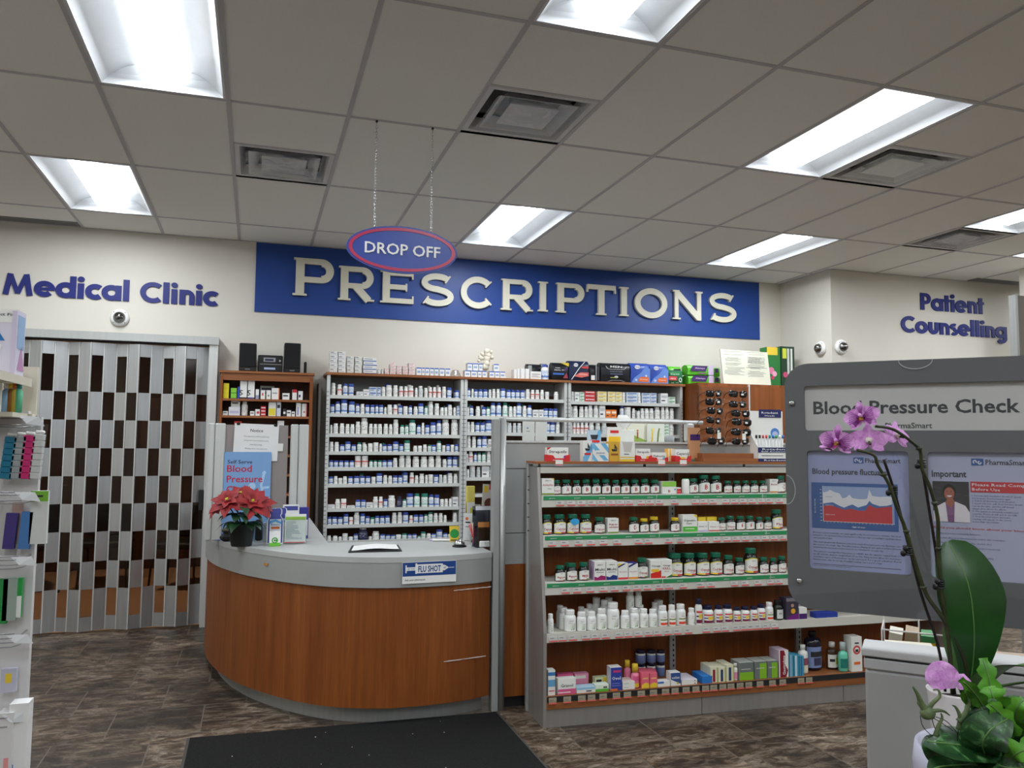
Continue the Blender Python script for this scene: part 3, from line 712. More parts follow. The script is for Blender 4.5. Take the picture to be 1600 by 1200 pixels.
# sign panel on the counter's left arm
sp = thing('screen_panel', 'brown grey screen panel between two aluminium posts on the counter', 'screen', (.02, 5.45, CT))
SY = 5.43
for a, b, nme in ((-.282, -.245, 'post'), (-.243, -.180, 'post'), (.222, .270, 'post'), (.273, .335, 'post')): MB().bbox(a, b, SY - .03, SY + .03, CT, 1.638, ALU_L, .006).build(nme, sp, True)
MB().box(-.18, .205, SY - .006, SY + .006, CT + .02, 1.63, mat((150, 142, 140), .35, .1, 'screen_laminate')).build('panel', sp, True)
NP = mat((228, 228, 228), .7, 0, 'paper')
def P(px, py, Y=SY - .02): return at(px, py, Y)
a, b = P(367, 662), P(435, 713)
t = thing('notice_sheet', 'white paper headed Notice clipped to the screen panel', 'notice', ((a.x + b.x) / 2, SY - .016, a.z)); t.rotation_euler = (0, .03, 0)
hw = (b.x - a.x) / 2
MB().box(-hw, hw, -.001, .0, -.235, 0, NP).build('sheet', t)
m = MB(); put_text(m, 'Notice', 0, -.052, .021, DARK, -.0016, 'c', .01)
for k, s in enumerate(['Our pharmacy will match/lower', 'competitors prescription price', 'plus/dispensing.', 'Waiting time committed to', 'maximum 10-15 minutes.']): put_text(m, s, 0, -.085 - k * .026, .009, DARK, -.0016, 'c', 0, slant=.2, res=1)
m.build('print', t)
for x in (-.115, .115): MB().bbox(x - .011, x + .011, -.008, .028, -.012, .006, BLACK).build('binder_clip', t)
MB().box(hw - .004, hw + .032, -.0022, -.0012, -.17, -.12, mat((225, 225, 220), .3)).build('tape', t)
a, b = P(351, 706), P(420, 840)
t = thing('poster', 'light blue Self Serve Blood Pressure Check poster leaning on the screen panel', 'poster', ((a.x + b.x) / 2, SY - .034, CT)); hw = (b.x - a.x) / 2; hz = a.z - CT
PB = mat((122, 162, 210), .5, 0, 'poster_blue'); PBL = mat((170, 204, 236), .5, 0, 'poster_pale_blue'); PR_ = mat((190, 26, 52), .5, 0, 'poster_red')
MB().box(-hw, hw, -.001, .006, 0, hz, PB).build('board', t)
m = MB(); put_text(m, 'Self Serve', -hw + .02, hz - .074, .024, DARK, -.0016, 'l', .008, .150)
for k, (s, w_) in enumerate([('Blood', .150), ('Pressure', .218), ('Check', .150)]): put_text(m, s, -hw + .018, hz - .126 - k * .066, .044, PR_, -.0016, 'l', .012, w_)
m.build('print', t)
m = MB(); AZ = hz - .29; stroke(m, arc(.055, AZ + .02, .045, .045, 150, 330, 12), .014, -.0014, -.0005, PBL); stroke(m, [(.098, AZ + .02), (.085, AZ + .08), (.095, AZ + .12), (.10, AZ + .15)], .016, -.0014, -.0005, PBL); stroke(m, [(.095, AZ + .15), (.11, AZ + .165)], .02, -.0013, -.0005, PBL); stroke(m, [(.085, AZ + .06), (.135, AZ + .065)], .014, -.0012, -.0005, PBL)
m.poly([arc(.03, AZ + .072, .022, .022, 0, 340, 16)], -.0014, -.0005, PBL); stroke(m, [(.1, AZ + .01), (.08, AZ - .03), (.06, AZ - .05)], .014, -.0011, -.0005, PBL); m.build('artwork', t)

# ---------------------------------------------------------------- pharmacy shelving along the back wall
FY = 6.95
def zz(px, py): return at(px, py, FY).z
ZTOP = 2.10
BAYS = [
 ('left', .600, 1.745, [1.925, 1.768, 1.595, 1.444, 1.308, 1.167, .962, .824, .69, .54, .30]),
 ('middle', 1.810, 2.745, [1.935, 1.768, 1.622, 1.483, 1.352, 1.217, 1.07, .90, .70, .45]),
 ('right', 2.815, 3.965, [1.925, 1.775, 1.618, 1.46, 1.30, 1.1, .9, .6])]
for nm, xa, xb, zs in BAYS:
    t = thing('shelving_unit', 'grey metal pharmacy shelving bay, %s one of three, packed with pill bottles' % nm, 'shelving', ((xa + xb) / 2, FY + .14, 0), 0)
    MB().box(xa, xb, WY - .035, WY - .02, .05, 1.985, BACKWOOD).build('back_panel', t, True)
    MB().box(xa, xb, WY - .045, WY - .036, 1.985, ZTOP - .0, mat((140, 142, 142), .5)).build('header_panel', t, True)
    for s, x in ((-1, xa), (1, xb)):
        u = MB(); u.box(x - .030 if s < 0 else x + .001, x - .001 if s < 0 else x + .030, FY - .005, FY + .02, 0, ZTOP, ALU_L); u.box(x - .012 if s < 0 else x + .001, x - .001 if s < 0 else x + .012, FY + .021, WY - .02, 0, ZTOP, SHELFW)
        z = .62
        while z < 1.98: u.box((x - .030) if s < 0 else (x + .016), (x - .012) if s < 0 else (x + .030), FY - .0062, FY - .005, z, z + .004, DARK); z += .036
        u.build('upright', t, True)
    for z in zs:
        f = MB(); f.box(xa, xb, FY + .004, WY - .036, z - .012, z, SHELFW); f.box(xa, xb, FY, FY + .004, z - .026, z + .004, SHELFW); f.build('shelf', t, True)
t = thing('top_board', 'cherry wood board running along the top of the pharmacy shelving', 'shelf board', (2.3, 7.1, ZTOP))
MB().box(.562, 4.02, FY - .02, WY - .001, ZTOP + .001, ZTOP + .022, CHERRY_H).build('board', t, True)
TB = ZTOP + .022
# loose dark side board left of the bays
t = thing('side_board', 'dark narrow cabinet side standing between the bookcase and shelving', 'board', (.52, 7.1, 0)); MB().box(.505, .525, 6.98, WY - .02, 0, 2.03, mat((96, 88, 84), .5)).build('board', t, True)

# wooden bookcase left
bc = thing('bookcase', 'tall cherry wood bookcase with medicine boxes beside the gate', 'bookcase', (.075, 7.08, 0))
BX0, BX1 = -.285, .455
BZ = [1.878, 1.738, 1.573, 1.415, 1.253, 1.093, .93, .6, .3]
MB().box(BX0 + .02, BX1 - .02, WY - .03, WY - .02, .05, 2.06, BACKWOOD).build('back_panel', bc, True)
MB().box(BX0, BX0 + .019, FY, WY - .02, 0, 2.065, CHERRY).build('side_panel', bc, True); MB().box(BX1 - .026, BX1, FY, WY - .02, 0, 2.065, CHERRY).build('side_panel', bc, True)
MB().box(BX0 - .012, BX1 + .012, FY - .012, WY - .01, 2.09, 2.108, CHERRY_H).build('top', bc, True); MB().box(BX0, BX1, FY + .004, FY + .02, 2.03, 2.089, CHERRY_H).build('top_rail', bc, True)
for z in BZ: MB().box(BX0 + .0195, BX1 - .0265, FY + .003, WY - .031, z - .018, z, CHERRY_H).build('shelf', bc, True)

# wooden cabinets right of the shelving
for xa, xb, lab in ((4.03, 4.585, 'plain cherry wood cabinet behind the sunglasses stand'), (4.60, 5.2, 'plain cherry wood cabinet partly behind the kiosk board')):
    t = thing('wood_cabinet', lab, 'cabinet', ((xa + xb) / 2, 6.85, 0))
    MB().box(xa, xb, 6.72, WY - .03, .0, 2.125, CHERRY).build('body', t, True); MB().box(xa + .004, xb - .004, 6.70, 6.719, .08, 2.10, CHERRY).build('door', t, True)
    if xa > 4.5: MB().box(xa - .012, xa - .002, 6.70, 6.74, 0, 2.12, WHITE).build('edge_strip', t, True)

# ---------------------------------------------------------------- small goods
def cap_ring(m_): return m_
def pbody(kind, m_body, m_label, segs=12):
    mb = MB()
    if kind == 'jar': pr = [(.44, 0), (.48, .03), (.48, .12), (.48, .66), (.46, .72), (.42, .75)]; ms = [m_body, m_body, m_label, m_body, m_body]
    elif kind == 'tall': pr = [(.44, 0), (.48, .02), (.48, .10), (.48, .66), (.44, .75), (.34, .80), (.33, .83)]; ms = [m_body, m_body, m_label, m_body, m_body, m_body]
    else: pr = [(.45, 0), (.49, .02), (.49, .08), (.49, .62), (.47, .72), (.38, .81), (.27, .85), (.27, .88)]; ms = [m_body, m_body, m_label, m_body, m_body, m_body, m_body]
    mb.lathe(pr, segs, m_body, mats=ms); return mb
def pcap(kind, m, segs=14):
    r, z0 = {'jar': (.475, .75), 'tall': (.39, .82), 'big': (.36, .86)}[kind]
    return MB().lathe([(r, z0), (r, z0 + .02), (r, .975), (r * .93, 1.0)], segs, m)
LB_W = pill_label('label_white_print', (232, 232, 228), (70, 72, 80)); LB_B = pill_label('label_blue_print', (214, 224, 238), (54, 74, 130), (92, 128, 196), (.16, .27))
LB_G = pill_label('label_green_print', (222, 236, 230), (30, 96, 84), (90, 170, 150), (.18, .24)); LB_R = pill_label('label_red_print', (238, 226, 222), (150, 40, 44), (206, 92, 84), (.46, .56))
LB_N = pill_label('label_navy_print', (34, 38, 74), (200, 204, 220)); LB_C = pill_label('label_grey_print', (206, 210, 210), (90, 96, 100))
CB = mat((48, 76, 160), .4, 0, 'cap_blue'); CW = mat((236, 236, 233), .45, 0, 'cap_white'); CG = mat((28, 122, 104), .4, 0, 'cap_green'); CN = mat((24, 28, 60), .4, 0, 'cap_navy'); PW = mat((232, 233, 230), .4, 0, 'bottle_white')
PG = mat((196, 202, 202), .35, 0, 'bottle_frosted'); PN = mat((30, 34, 66), .4, 0, 'bottle_navy')
KIND = {'W': (PW, LB_W, CW, 'all white'), 'B': (PW, LB_B, CB, 'blue capped'), 'G': (PW, LB_G, CG, 'green capped'), 'R': (PW, LB_R, CW, 'red labelled'), 'N': (PN, LB_N, CN, 'navy'), 'C': (PG, LB_C, CW, 'frosted')}
_PM = {}
def pill(kc, kind, loc, w, h, label, group, rz=0.0, name='pill_bottle', cat='bottle'):
    k = (kc, kind)
    if k not in _PM:
        b, l, c, _ = KIND[kc]; _PM[k] = (pbody(kind, b, l).mesh('pill_bottle'), pcap(kind, CW if (kc, kind) == ('N', 'big') else c).mesh('cap'))
    b, c = _PM[k]
    o = bpy.data.objects.new(name, b); COL.objects.link(o); o.location = loc; o.scale = (w, w, h); o.rotation_euler = (0, 0, rz)
    q = bpy.data.objects.new('cap', c); COL.objects.link(q); q.parent = o
    tag(o, label, cat, group); return o
ORD = ['first', 'second', 'third', 'fourth', 'fifth', 'sixth', 'seventh', 'eighth', 'ninth', 'tenth', 'eleventh', 'twelfth', 'thirteenth', 'fourteenth', 'fifteenth', 'sixteenth', 'seventeenth', 'eighteenth', 'nineteenth', 'twentieth']
def ordn(n): return ORD[n] if n < 20 else ('twenty-' + ORD[n - 20] if 20 < n + 1 <= 29 or n >= 20 and n < 29 else 'thirty-' + ORD[n - 30] if n >= 30 else 'thirtieth')
_C = {}
def carton_mesh(w, d, h, base, front=(), side=None, top=None, left=()):
    """printed carton: front art = ('r',x0,z0,x1,z1,col) ('t',text,cx,z,h,col[,w]) ('c',cx,cz,r,col) ('p',pts,col), fractions of w and h"""
    mb = MB(); mb.box(-w / 2, w / 2, 0, d, 0, h, base)
    if side: mb.box(-w / 2 - .0004, -w / 2, .0, d, 0, h, side)
    if top: mb.box(-w / 2, w / 2, 0, d, h, h + .0004, top)
    def art(A, M, ww):
        for n, it in enumerate(A):
            y = -.0005 - .0003 * n; k = it[0]
            if k == 'r': mb.add([((it[1] - .5) * ww, y, it[2] * h), ((it[3] - .5) * ww, y, it[2] * h), ((it[3] - .5) * ww, y, it[4] * h), ((it[1] - .5) * ww, y, it[4] * h)], [(0, 1, 2, 3)], it[5], False, M)
            elif k == 'p': mb.poly([[((x - .5) * ww, z * h) for x, z in it[1]]], y, None, it[2], M)
            elif k == 'c': mb.poly([[((it[1] - .5) * ww + it[3] * h * math.cos(a), it[2] * h + it[3] * h * math.sin(a)) for a in [2 * PI * q / 14 for q in range(14)]]], y, None, it[4], M)
            elif k == 't': put_text(mb, it[1], (it[2] - .5) * ww, it[3] * h, it[4] * h, it[5], y, 'c', .015, it[6] * ww if len(it) > 6 else None, None, M, 1)
    art(front, None, w)
    if left: art(left, Matrix.Translation((-w / 2, d / 2, 0)) @ Matrix.Rotation(-PI / 2, 4, 'Z'), d)
    return mb
def carton(loc, w, d, h, base, label, group=None, front=(), side=None, top=None, rz=0.0, name='medicine_carton', cat='box', left=(), tilt=0.0):
    o = carton_mesh(w, d, h, base, front, side, top, left).build(name, None, False, loc, rz)
    if tilt: o.rotation_euler = (0, tilt, rz)
    return tag(o, label, cat, group)
def c_(r, g, b, ro=.5): return mat((r, g, b), ro)
CWH = c_(232, 232, 230); INKD = c_(44, 44, 50)

# rows read off the photograph: crop origin, crop scale, then x0,x1,top,kind
A6 = (490, 520, 5.3333); A7 = (490, 680, 5.3333); A8 = (760, 520, 5.0)
ROWS = [
 ('left', 0, A6, [(148,188,420,'W'),(198,240,430,'R'),(246,290,415,'B'),(292,340,415,'B'),(358,415,488,'X'),(416,465,470,'X'),(466,528,450,'Y'),(530,562,452,'Y'),(566,602,450,'W'),(604,662,415,'W'),(664,708,437,'W'),(712,752,445,'R'),(754,790,445,'R'),(790,840,405,'R'),(844,872,458,'W'),(874,918,422,'C'),(922,956,458,'W'),(960,992,452,'R'),(994,1028,452,'R'),(1032,1068,452,'R'),(1072,1110,445,'W'),(1114,1156,455,'B'),(1180,1218,478,'B')]),
 ('left', 1, A6, [(140,178,595,'B'),(182,226,572,'B'),(230,288,556,'B'),(294,350,572,'B'),(352,388,592,'B'),(390,430,592,'W'),(432,470,598,'B'),(474,512,600,'B'),(514,545,600,'B'),(546,586,600,'B'),(588,612,620,'W'),(614,662,598,'W'),(665,705,598,'R'),(706,745,604,'B'),(748,790,612,'W'),(792,826,606,'B'),(834,873,614,'W'),(874,923,588,'B'),(924,957,610,'G'),(958,1004,566,'W'),(1010,1054,588,'W'),(1056,1089,622,'W'),(1090,1119,622,'W'),(1120,1162,600,'W'),(1164,1192,624,'W'),(1194,1220,610,'Y')]),
 ('left', 2, A6, [(136,160,768,'W'),(164,210,755,'W'),(218,262,755,'W'),(266,305,760,'W'),(306,346,762,'W'),(350,394,740,'W'),(395,460,700,'W'),(462,498,758,'W'),(500,534,760,'W'),(536,576,760,'W'),(584,626,758,'W'),(628,662,762,'W'),(664,714,722,'W'),(722,760,768,'G'),(762,796,766,'G'),(798,860,725,'G'),(862,898,768,'B'),(900,928,750,'W'),(930,970,768,'B'),(974,1025,745,'B'),(1026,1070,730,'B'),(1072,1140,708,'W'),(1150,1212,708,'W')]),
 ('left', 3, A7, [(130,170,55,'W'),(174,216,57,'W'),(220,262,78,'B'),(264,314,53,'B'),(316,358,78,'B'),(364,404,60,'G'),(408,450,75,'W'),(454,498,68,'W'),(500,546,60,'W'),(548,573,70,'W'),(574,614,78,'B'),(616,658,76,'B'),(662,714,53,'B'),(716,752,76,'B'),(756,810,42,'G'),(832,869,88,'W'),(870,908,88,'W'),(912,950,78,'W'),(952,985,80,'G'),(986,1024,80,'B'),(1028,1070,48,'G'),(1072,1104,85,'W'),(1106,1140,76,'B'),(1142,1176,80,'W'),(1178,1212,76,'B')]),
 ('left', 4, A7, [(128,167,210,'B'),(169,209,212,'B'),(212,252,212,'B'),(256,298,212,'B'),(300,342,212,'B'),(344,400,172,'R'),(402,460,172,'R'),(464,498,210,'G'),(500,534,210,'G'),(536,572,210,'G'),(574,614,210,'B'),(616,660,208,'B'),(662,704,190,'W'),(714,766,168,'W'),(768,818,168,'W'),(828,888,178,'W'),(894,956,178,'W'),(958,1014,176,'W'),(1018,1070,168,'W'),(1078,1114,200,'W'),(1116,1158,180,'B'),(1160,1206,180,'B')]),
 ('left', 5, A7, [(124,166,346,'B'),(168,205,342,'W'),(206,243,358,'W'),(244,284,344,'W'),(288,332,344,'B'),(336,386,342,'B'),(388,432,340,'B'),(434,478,342,'B'),(482,522,348,'W'),(524,579,318,'B'),(580,620,334,'W'),(622,660,338,'W'),(662,704,336,'B'),(706,744,336,'B'),(746,790,312,'B'),(802,843,312,'R'),(844,878,336,'W'),(882,929,322,'W'),(930,957,332,'W'),(958,1002,328,'W'),(1004,1044,330,'B'),(1046,1079,330,'C'),(1080,1116,334,'W'),(1118,1166,318,'W'),(1168,1206,322,'W')]),
 ('left', 6, A7, [(112,178,580,'X'),(180,226,535,'W'),(228,278,532,'R'),(280,345,588,'X'),(350,395,540,'B'),(396,439,540,'B'),(440,495,562,'X'),(496,542,514,'W'),(544,582,514,'R'),(584,620,535,'B'),(622,688,505,'W'),(696,741,510,'N'),(742,777,535,'G'),(778,838,488,'B'),(839,892,488,'G'),(900,960,488,'G'),(962,1007,497,'B'),(1008,1054,498,'B'),(1056,1091,535,'W'),(1092,1126,532,'W'),(1128,1157,530,'W'),(1158,1208,516,'X')]),
 ('left', 7, A7, [(112,152,682,'B'),(154,200,682,'B'),(202,246,684,'B'),(250,295,658,'B'),(296,333,684,'R'),(336,389,642,'W'),(390,433,655,'B'),(434,472,676,'B'),(474,510,686,'G'),(512,552,674,'B'),(554,596,674,'B'),(598,640,672,'B'),(654,698,648,'W'),(700,744,644,'W'),(746,796,644,'B'),(798,832,670,'R'),(834,878,664,'B'),(880,920,664,'B'),(922,955,660,'G'),(956,1000,642,'G'),(1002,1042,652,'W'),(1044,1082,652,'W'),(1084,1114,668,'W'),(1162,1202,648,'W')]),
 ('left', 8, A7, [(108,150,840,'W'),(158,206,842,'W'),(208,239,848,'W'),(240,290,822,'W'),(292,332,848,'W'),(334,374,825,'B'),(376,458,770,'N'),(460,489,845,'W'),(490,555,805,'W'),(556,601,828,'B'),(602,644,832,'B'),(645,684,834,'B'),(686,736,832,'W'),(738,782,822,'G'),(784,823,828,'B'),(824,864,826,'B'),(866,895,845,'G'),(896,940,808,'G'),(942,982,822,'W'),(984,1024,822,'B'),(1026,1080,790,'B'),(1082,1120,818,'B'),(1122,1160,828,'W')]),
 ('middle', 0, A6, [(1280,1312,465,'B'),(1316,1338,468,'W'),(1340,1372,472,'B'),(1376,1414,470,'B'),(1416,1456,470,'B'),(1460,1486,472,'W'),(1490,1522,468,'W'),(1526,1558,468,'W')]),
 ('middle', 0, A8, [(114,156,425,'B'),(160,196,445,'B'),(198,230,447,'B'),(232,266,447,'B'),(270,306,448,'B'),(312,346,432,'W'),(350,382,445,'R'),(386,420,445,'R'),(424,456,445,'W'),(462,496,460,'W'),(532,570,460,'W')]),
 ('middle', 1, A6, [(1274,1300,622,'W'),(1302,1338,610,'B'),(1354,1394,612,'W'),(1404,1440,618,'B'),(1442,1476,618,'G'),(1478,1524,582,'B'),(1526,1572,582,'B')]),
 ('middle', 1, A8, [(130,174,545,'G'),(178,210,575,'W'),(212,237,575,'W'),(238,282,548,'B'),(286,320,570,'W'),(322,362,566,'B'),(366,409,600,'X'),(412,448,600,'X'),(450,488,590,'B'),(490,524,592,'B'),(526,562,592,'B')]),
 ('middle', 2, A6, [(1275,1308,742,'W'),(1310,1346,742,'W'),(1350,1390,748,'B'),(1392,1434,748,'B'),(1436,1492,710,'B'),(1494,1518,765,'B')]),
 ('middle', 2, A8, [(140,165,695,'W'),(166,205,705,'C'),(208,240,705,'C'),(243,280,705,'C'),(475,499,695,'B'),(501,544,695,'B'),(546,580,695,'W')]),
 ('middle', 3, A6, [(1280,1316,845,'W'),(1322,1360,865,'W'),(1366,1404,870,'B'),(1406,1452,856,'B'),(1456,1508,885,'X')]),
 ('middle', 4, A7, [(1274,1292,155,'W'),(1294,1336,128,'R'),(1338,1367,148,'B'),(1368,1402,145,'G'),(1404,1442,145,'G'),(1446,1482,128,'W'),(1484,1510,128,'W')]),
 ('middle', 5, A7, [(1276,1302,285,'W'),(1304,1356,250,'C'),(1360,1396,265,'C'),(1404,1465,258,'X'),(1468,1510,250,'C')]),
 ('right', 0, A8, [(650,690,458,'W'),(692,727,462,'X'),(729,766,462,'E'),(768,850,430,'D'),(870,940,448,'L'),(950,1008,450,'L'),(1010,1060,430,'L'),(1062,1090,465,'W'),(1095,1180,460,'Y'),(1182,1212,465,'W'),(1215,1280,470,'Y'),(1282,1330,460,'Y'),(1362,1418,460,'X'),(1422,1476,500,'E')]),
 ('right', 1, A8, [(650,676,575,'W'),(680,722,572,'W'),(730,768,575,'W'),(770,799,575,'W'),(800,838,566,'W'),(842,882,566,'W'),(885,930,558,'X'),(932,974,600,'O'),(976,1018,600,'O'),(1048,1080,570,'B'),(1085,1140,580,'W'),(1142,1168,590,'W'),(1178,1206,612,'W'),(1208,1239,590,'W'),(1240,1277,590,'W'),(1278,1315,590,'W'),(1320,1366,570,'W'),(1368,1399,580,'W'),(1400,1434,580,'W'),(1436,1472,590,'W')]),
 ('right', 2, A8, [(650,676,702,'W'),(678,704,702,'R'),(706,736,702,'R'),(738,768,702,'R'),(770,802,702,'R'),(805,850,700,'W'),(855,900,705,'C'),(905,950,705,'C'),(1180,1225,700,'C'),(1230,1265,700,'W'),(1270,1330,705,'X'),(1335,1360,705,'W'),(1362,1428,700,'E'),(1430,1474,705,'W')]),
]
BOXC = {'X': (CWH, c_(190, 192, 196), 'white'), 'Y': (c_(206, 216, 228), c_(70, 104, 176), 'pale blue'), 'E': (c_(222, 232, 222), c_(64, 150, 84), 'green striped'), 'D': (c_(206, 60, 62), c_(236, 220, 216), 'red'), 'L': (c_(236, 226, 190), c_(228, 196, 50), 'yellow striped'), 'O': (c_(230, 124, 44), c_(244, 226, 206), 'orange')}
cnt = {}
BD = {b[0]: b for b in BAYS}
for bay, si, (ox, oy, sc), items in ROWS:
    zs = BD[bay][3][si]; place = '%s shelf down, %s bay' % (ORD[si], bay)
    for x0, x1, top, kc in items:
        px0, px1, py = ox + x0 / sc, ox + x1 / sc, oy + top / sc
        yf = FY + .012
        a, b = at(px0, py, yf), at(px1, py, yf); xa, xb = max(a.x, BD[bay][1] + .003), min(b.x, BD[bay][2] - .003); w = xb - xa - .003; x = (xa + xb) / 2
        h = max(.02, a.z - zs - .001); h = min(h, (BD[bay][3][si - 1] if si else 2.06) - zs - .032)
        n = cnt.get((bay, si), 0); cnt[(bay, si)] = n + 1
        if kc in BOXC:
            base, acc, nm = BOXC[kc]; nl = max(1, round(h / .035)) if kc in 'DLEY' else 1
            hh = h / nl
            for k in range(nl):
                z = zs + .001 + k * hh
                lab = '%s medicine carton, %s from left, %s' % (nm, ordn(n), place)
                if nl > 1: lab = '%s carton, %s of stack, %s item, %s' % (nm, ['bottom', 'second', 'third', 'fourth', 'fifth'][k], ordn(n), place)
                carton((x, yf, z), w, .07, hh - .0008, base, lab, 'medicine cartons among the pill bottles', [('r', .08, .55, .92, .8, acc), ('r', .1, .25, .6, .36, INKD)], name='medicine_carton')
        else:
            kind = 'big' if w > .074 or (kc == 'N' and w > .06) else 'tall' if (h / w > 1.9 or kc == 'W' and R.random() < .45) else 'jar'
            if kc == 'B' and h / w < 2.3: kind = 'jar'
            pill(kc, kind, (x, yf + w / 2, zs + .001), w, h, '%s pill bottle, %s from left, %s' % (KIND[kc][3], ordn(n), place), 'pill bottles in the back shelving', R.uniform(-.5, .5))
            # a second row stands behind, seen between the lids of the first
            if h > .06 and R.random() < .3 and si < 6 and w < .08:
                h2 = h + R.uniform(-.012, .022)
                kc2 = R.choice('WWBG'); lab = '%s pill bottle behind the %s one, %s' % (KIND[kc2][3], ordn(n), place)
                if h2 < .125: pill(kc2, 'jar' if kc2 == 'B' else 'tall', (x, yf + w * 1.6 + .02, zs + .001), w * .9, h2, lab, 'pill bottles in the back shelving', R.uniform(-.5, .5))
print('pharmacy items', sum(cnt.values()))
# ---------------------------------------------------------------- on top of the pharmacy shelving
def X6(x): return at(490 + x / 5.3333, 575, FY + .03).x
def X8(x): return at(760 + x / 5.0, 590, FY + .03).x
GT = 'cartons stacked on top of the pharmacy shelving'
PT = [('r', .06, .62, .5, .8, c_(120, 122, 128)), ('r', .06, .3, .8, .4, c_(160, 162, 166))]
def stack(xs, nl, hh, base, art, lab, depth=.1, y=FY + .03, jitter=.003, z0=TB + .001):
    for c, (xa, xb) in enumerate(xs):
        for k in range(nl if isinstance(nl, int) else nl[c]):
            carton(((xa + xb) / 2 + R.uniform(-jitter, jitter) * (k > 0), y + R.uniform(0, .004), z0 + k * hh), xb - xa - .006, depth, hh - .001, base,
                   '%s, %s from left, %s from bottom, above the pharmacy shelving' % (lab, ordn(c), ordn(k)), GT, art)
stack([(X6(132), X6(200)), (X6(204), X6(270))], 5, .0375, CWH, PT, 'white carton in tallest left stack')
stack([(X6(276), X6(338)), (X6(342), X6(404))], [4, 4], .0375, c_(226, 226, 220), PT, 'off-white carton in second stack')
stack([(X6(412), X6(528))], 4, .036, CWH, [('r', 0, .0, 1, .22, c_(60, 92, 168)), ('r', .08, .5, .7, .7, c_(150, 156, 168))], 'wide carton with blue band')
stack([(X6(534), X6(562)), (X6(564), X6(586))], [2, 2], .024, CWH, PT, 'low white carton pair')
pk = [('r', .05, .66, .95, .84, c_(206, 150, 150)), ('r', .1, .25, .7, .4, c_(170, 120, 120))]
stack([(X6(592), X6(632)), (X6(636), X6(688)), (X6(692), X6(738)), (X6(742), X6(788)), (X6(792), X6(842))], [2, 3, 3, 3, 4], .0275, c_(234, 222, 220), pk, 'pink striped carton')
carton((X6(668), FY + .06, TB + .09), .05, .06, .02, c_(234, 218, 216), 'tilted pink carton resting on top of the pink striped cartons', GT, pk, tilt=-.5)
bl = [('r', 0, .84, 1, 1, c_(74, 108, 190)), ('r', .15, .3, .8, .6, c_(150, 170, 204))]
for k, (a, b, t_) in enumerate([(858, 900, 72), (903, 928, 72), (931, 966, 72), (970, 1004, 72), (1008, 1044, 70), (1050, 1092, 70), (1098, 1140, 70)]):
    carton(((X6(a) + X6(b)) / 2, FY + .03, TB + .001), X6(b) - X6(a) - .003, .07, .072, CWH, 'small blue topped carton, %s in single row above left bay' % ordn(k), 'blue topped cartons above the shelving', bl)
low = [(1260, 1308), (1312, 1364), (1368, 1402), (1406, 1444), (1466, 1508), (1512, 1552), (1556, 1598)]; 
for k, (a, b) in enumerate(low): carton(((X6(a) + X6(b)) / 2, FY + .03, TB + .001), X6(b) - X6(a) - .003, .07, .062, CWH, 'small blue topped carton, %s of lower tier above middle bay' % ordn(k), 'blue topped cartons above the shelving', bl)
for k, (a, b) in enumerate([(1282, 1324), (1328, 1374), (1378, 1410), (1502, 1546)]): carton(((X6(a) + X6(b)) / 2, FY + .033, TB + .0645), X6(b) - X6(a) - .003, .065, .066, CWH, 'small blue topped carton, %s of upper tier above middle bay' % ordn(k), 'blue topped cartons above the shelving', bl)
# clear bag
m = MB(); vs = []; n = 12
for j in range(5):
    for i in range(n): a = 2 * PI * i / n; r = .055 * (1 - .12 * j) * R.uniform(.85, 1.1); vs.append((r * math.cos(a) * 1.1, r * math.sin(a) * .7, .016 * j))
m.add(vs, [(j * n + i, j * n + (i + 1) % n, (j + 1) * n + (i + 1) % n, (j + 1) * n + i) for j in range(4) for i in range(n)] + [tuple(4 * n + i for i in range(n))], clear('poly_bag', (236, 236, 234), .35, .25), True)
tag(m.build('plastic_bag', None, False, ((X6(1150) + X6(1240)) / 2, FY + .09, TB + .001)), 'small crumpled clear plastic bag above the left shelving bay', 'bag')
# anatomical bone model
bone = c_(224, 216, 198, .6); t = thing('anatomical_model', 'cream anatomical bone model on a thin stand above the shelving', 'model', (X6(1455), FY + .14, TB + .001))
MB().lathe([(.04, 0), (.04, .012), (.01, .016)], 20, CWH).build('base', t); MB().tube([(0, 0, .014), (0, 0, .10)], .006, c_(210, 206, 196)).build('rod', t)
m = MB()
def blob(mb, c, r, mt, n=10, q=.18, seed=0, ex=(1, 1, 1)):
    rr = random.Random(seed); vs = [(c[0], c[1], c[2] - r * ex[2])]
    for i in range(1, 6):
        ph = PI * i / 6
        for j in range(n): a = 2 * PI * j / n; k = r * (1 + rr.uniform(-q, q)); vs.append((c[0] + ex[0] * k * math.sin(ph) * math.cos(a), c[1] + ex[1] * k * math.sin(ph) * math.sin(a), c[2] - ex[2] * k * math.cos(ph)))
    vs.append((c[0], c[1], c[2] + r * ex[2])); L = len(vs) - 1
    fs = [(0, 1 + (j + 1) % n, 1 + j) for j in range(n)] + [(1 + i * n + j, 1 + i * n + (j + 1) % n, 1 + (i + 1) * n + (j + 1) % n, 1 + (i + 1) * n + j) for i in range(4) for j in range(n)] + [(1 + 4 * n + j, 1 + 4 * n + (j + 1) % n, L) for j in range(n)]
    mb.add(vs, fs, mt, True)
for k, (x, z, r) in enumerate([(0, .11, .032), (.012, .145, .036), (.02, .185, .034), (.024, .222, .032), (.018, .255, .028)]): blob(m, (x, 0, z), r, bone, 10, .2, k)
for k, (x, z, r) in enumerate([(-.045, .19, .024), (-.06, .165, .018), (.062, .2, .018), (-.03, .225, .02), (.055, .25, .016), (-.055, .21, .014)]): blob(m, (x, -.01, z), r, bone, 8, .25, 20 + k)
m.lathe([(.02, -.045), (.024, -.042), (.024, -.03), (.012, -.028)], 14, bone, Matrix.Translation((-.005, 0, .12)) @ Matrix.Rotation(PI / 2, 4, 'X')); m.build('bone', t)
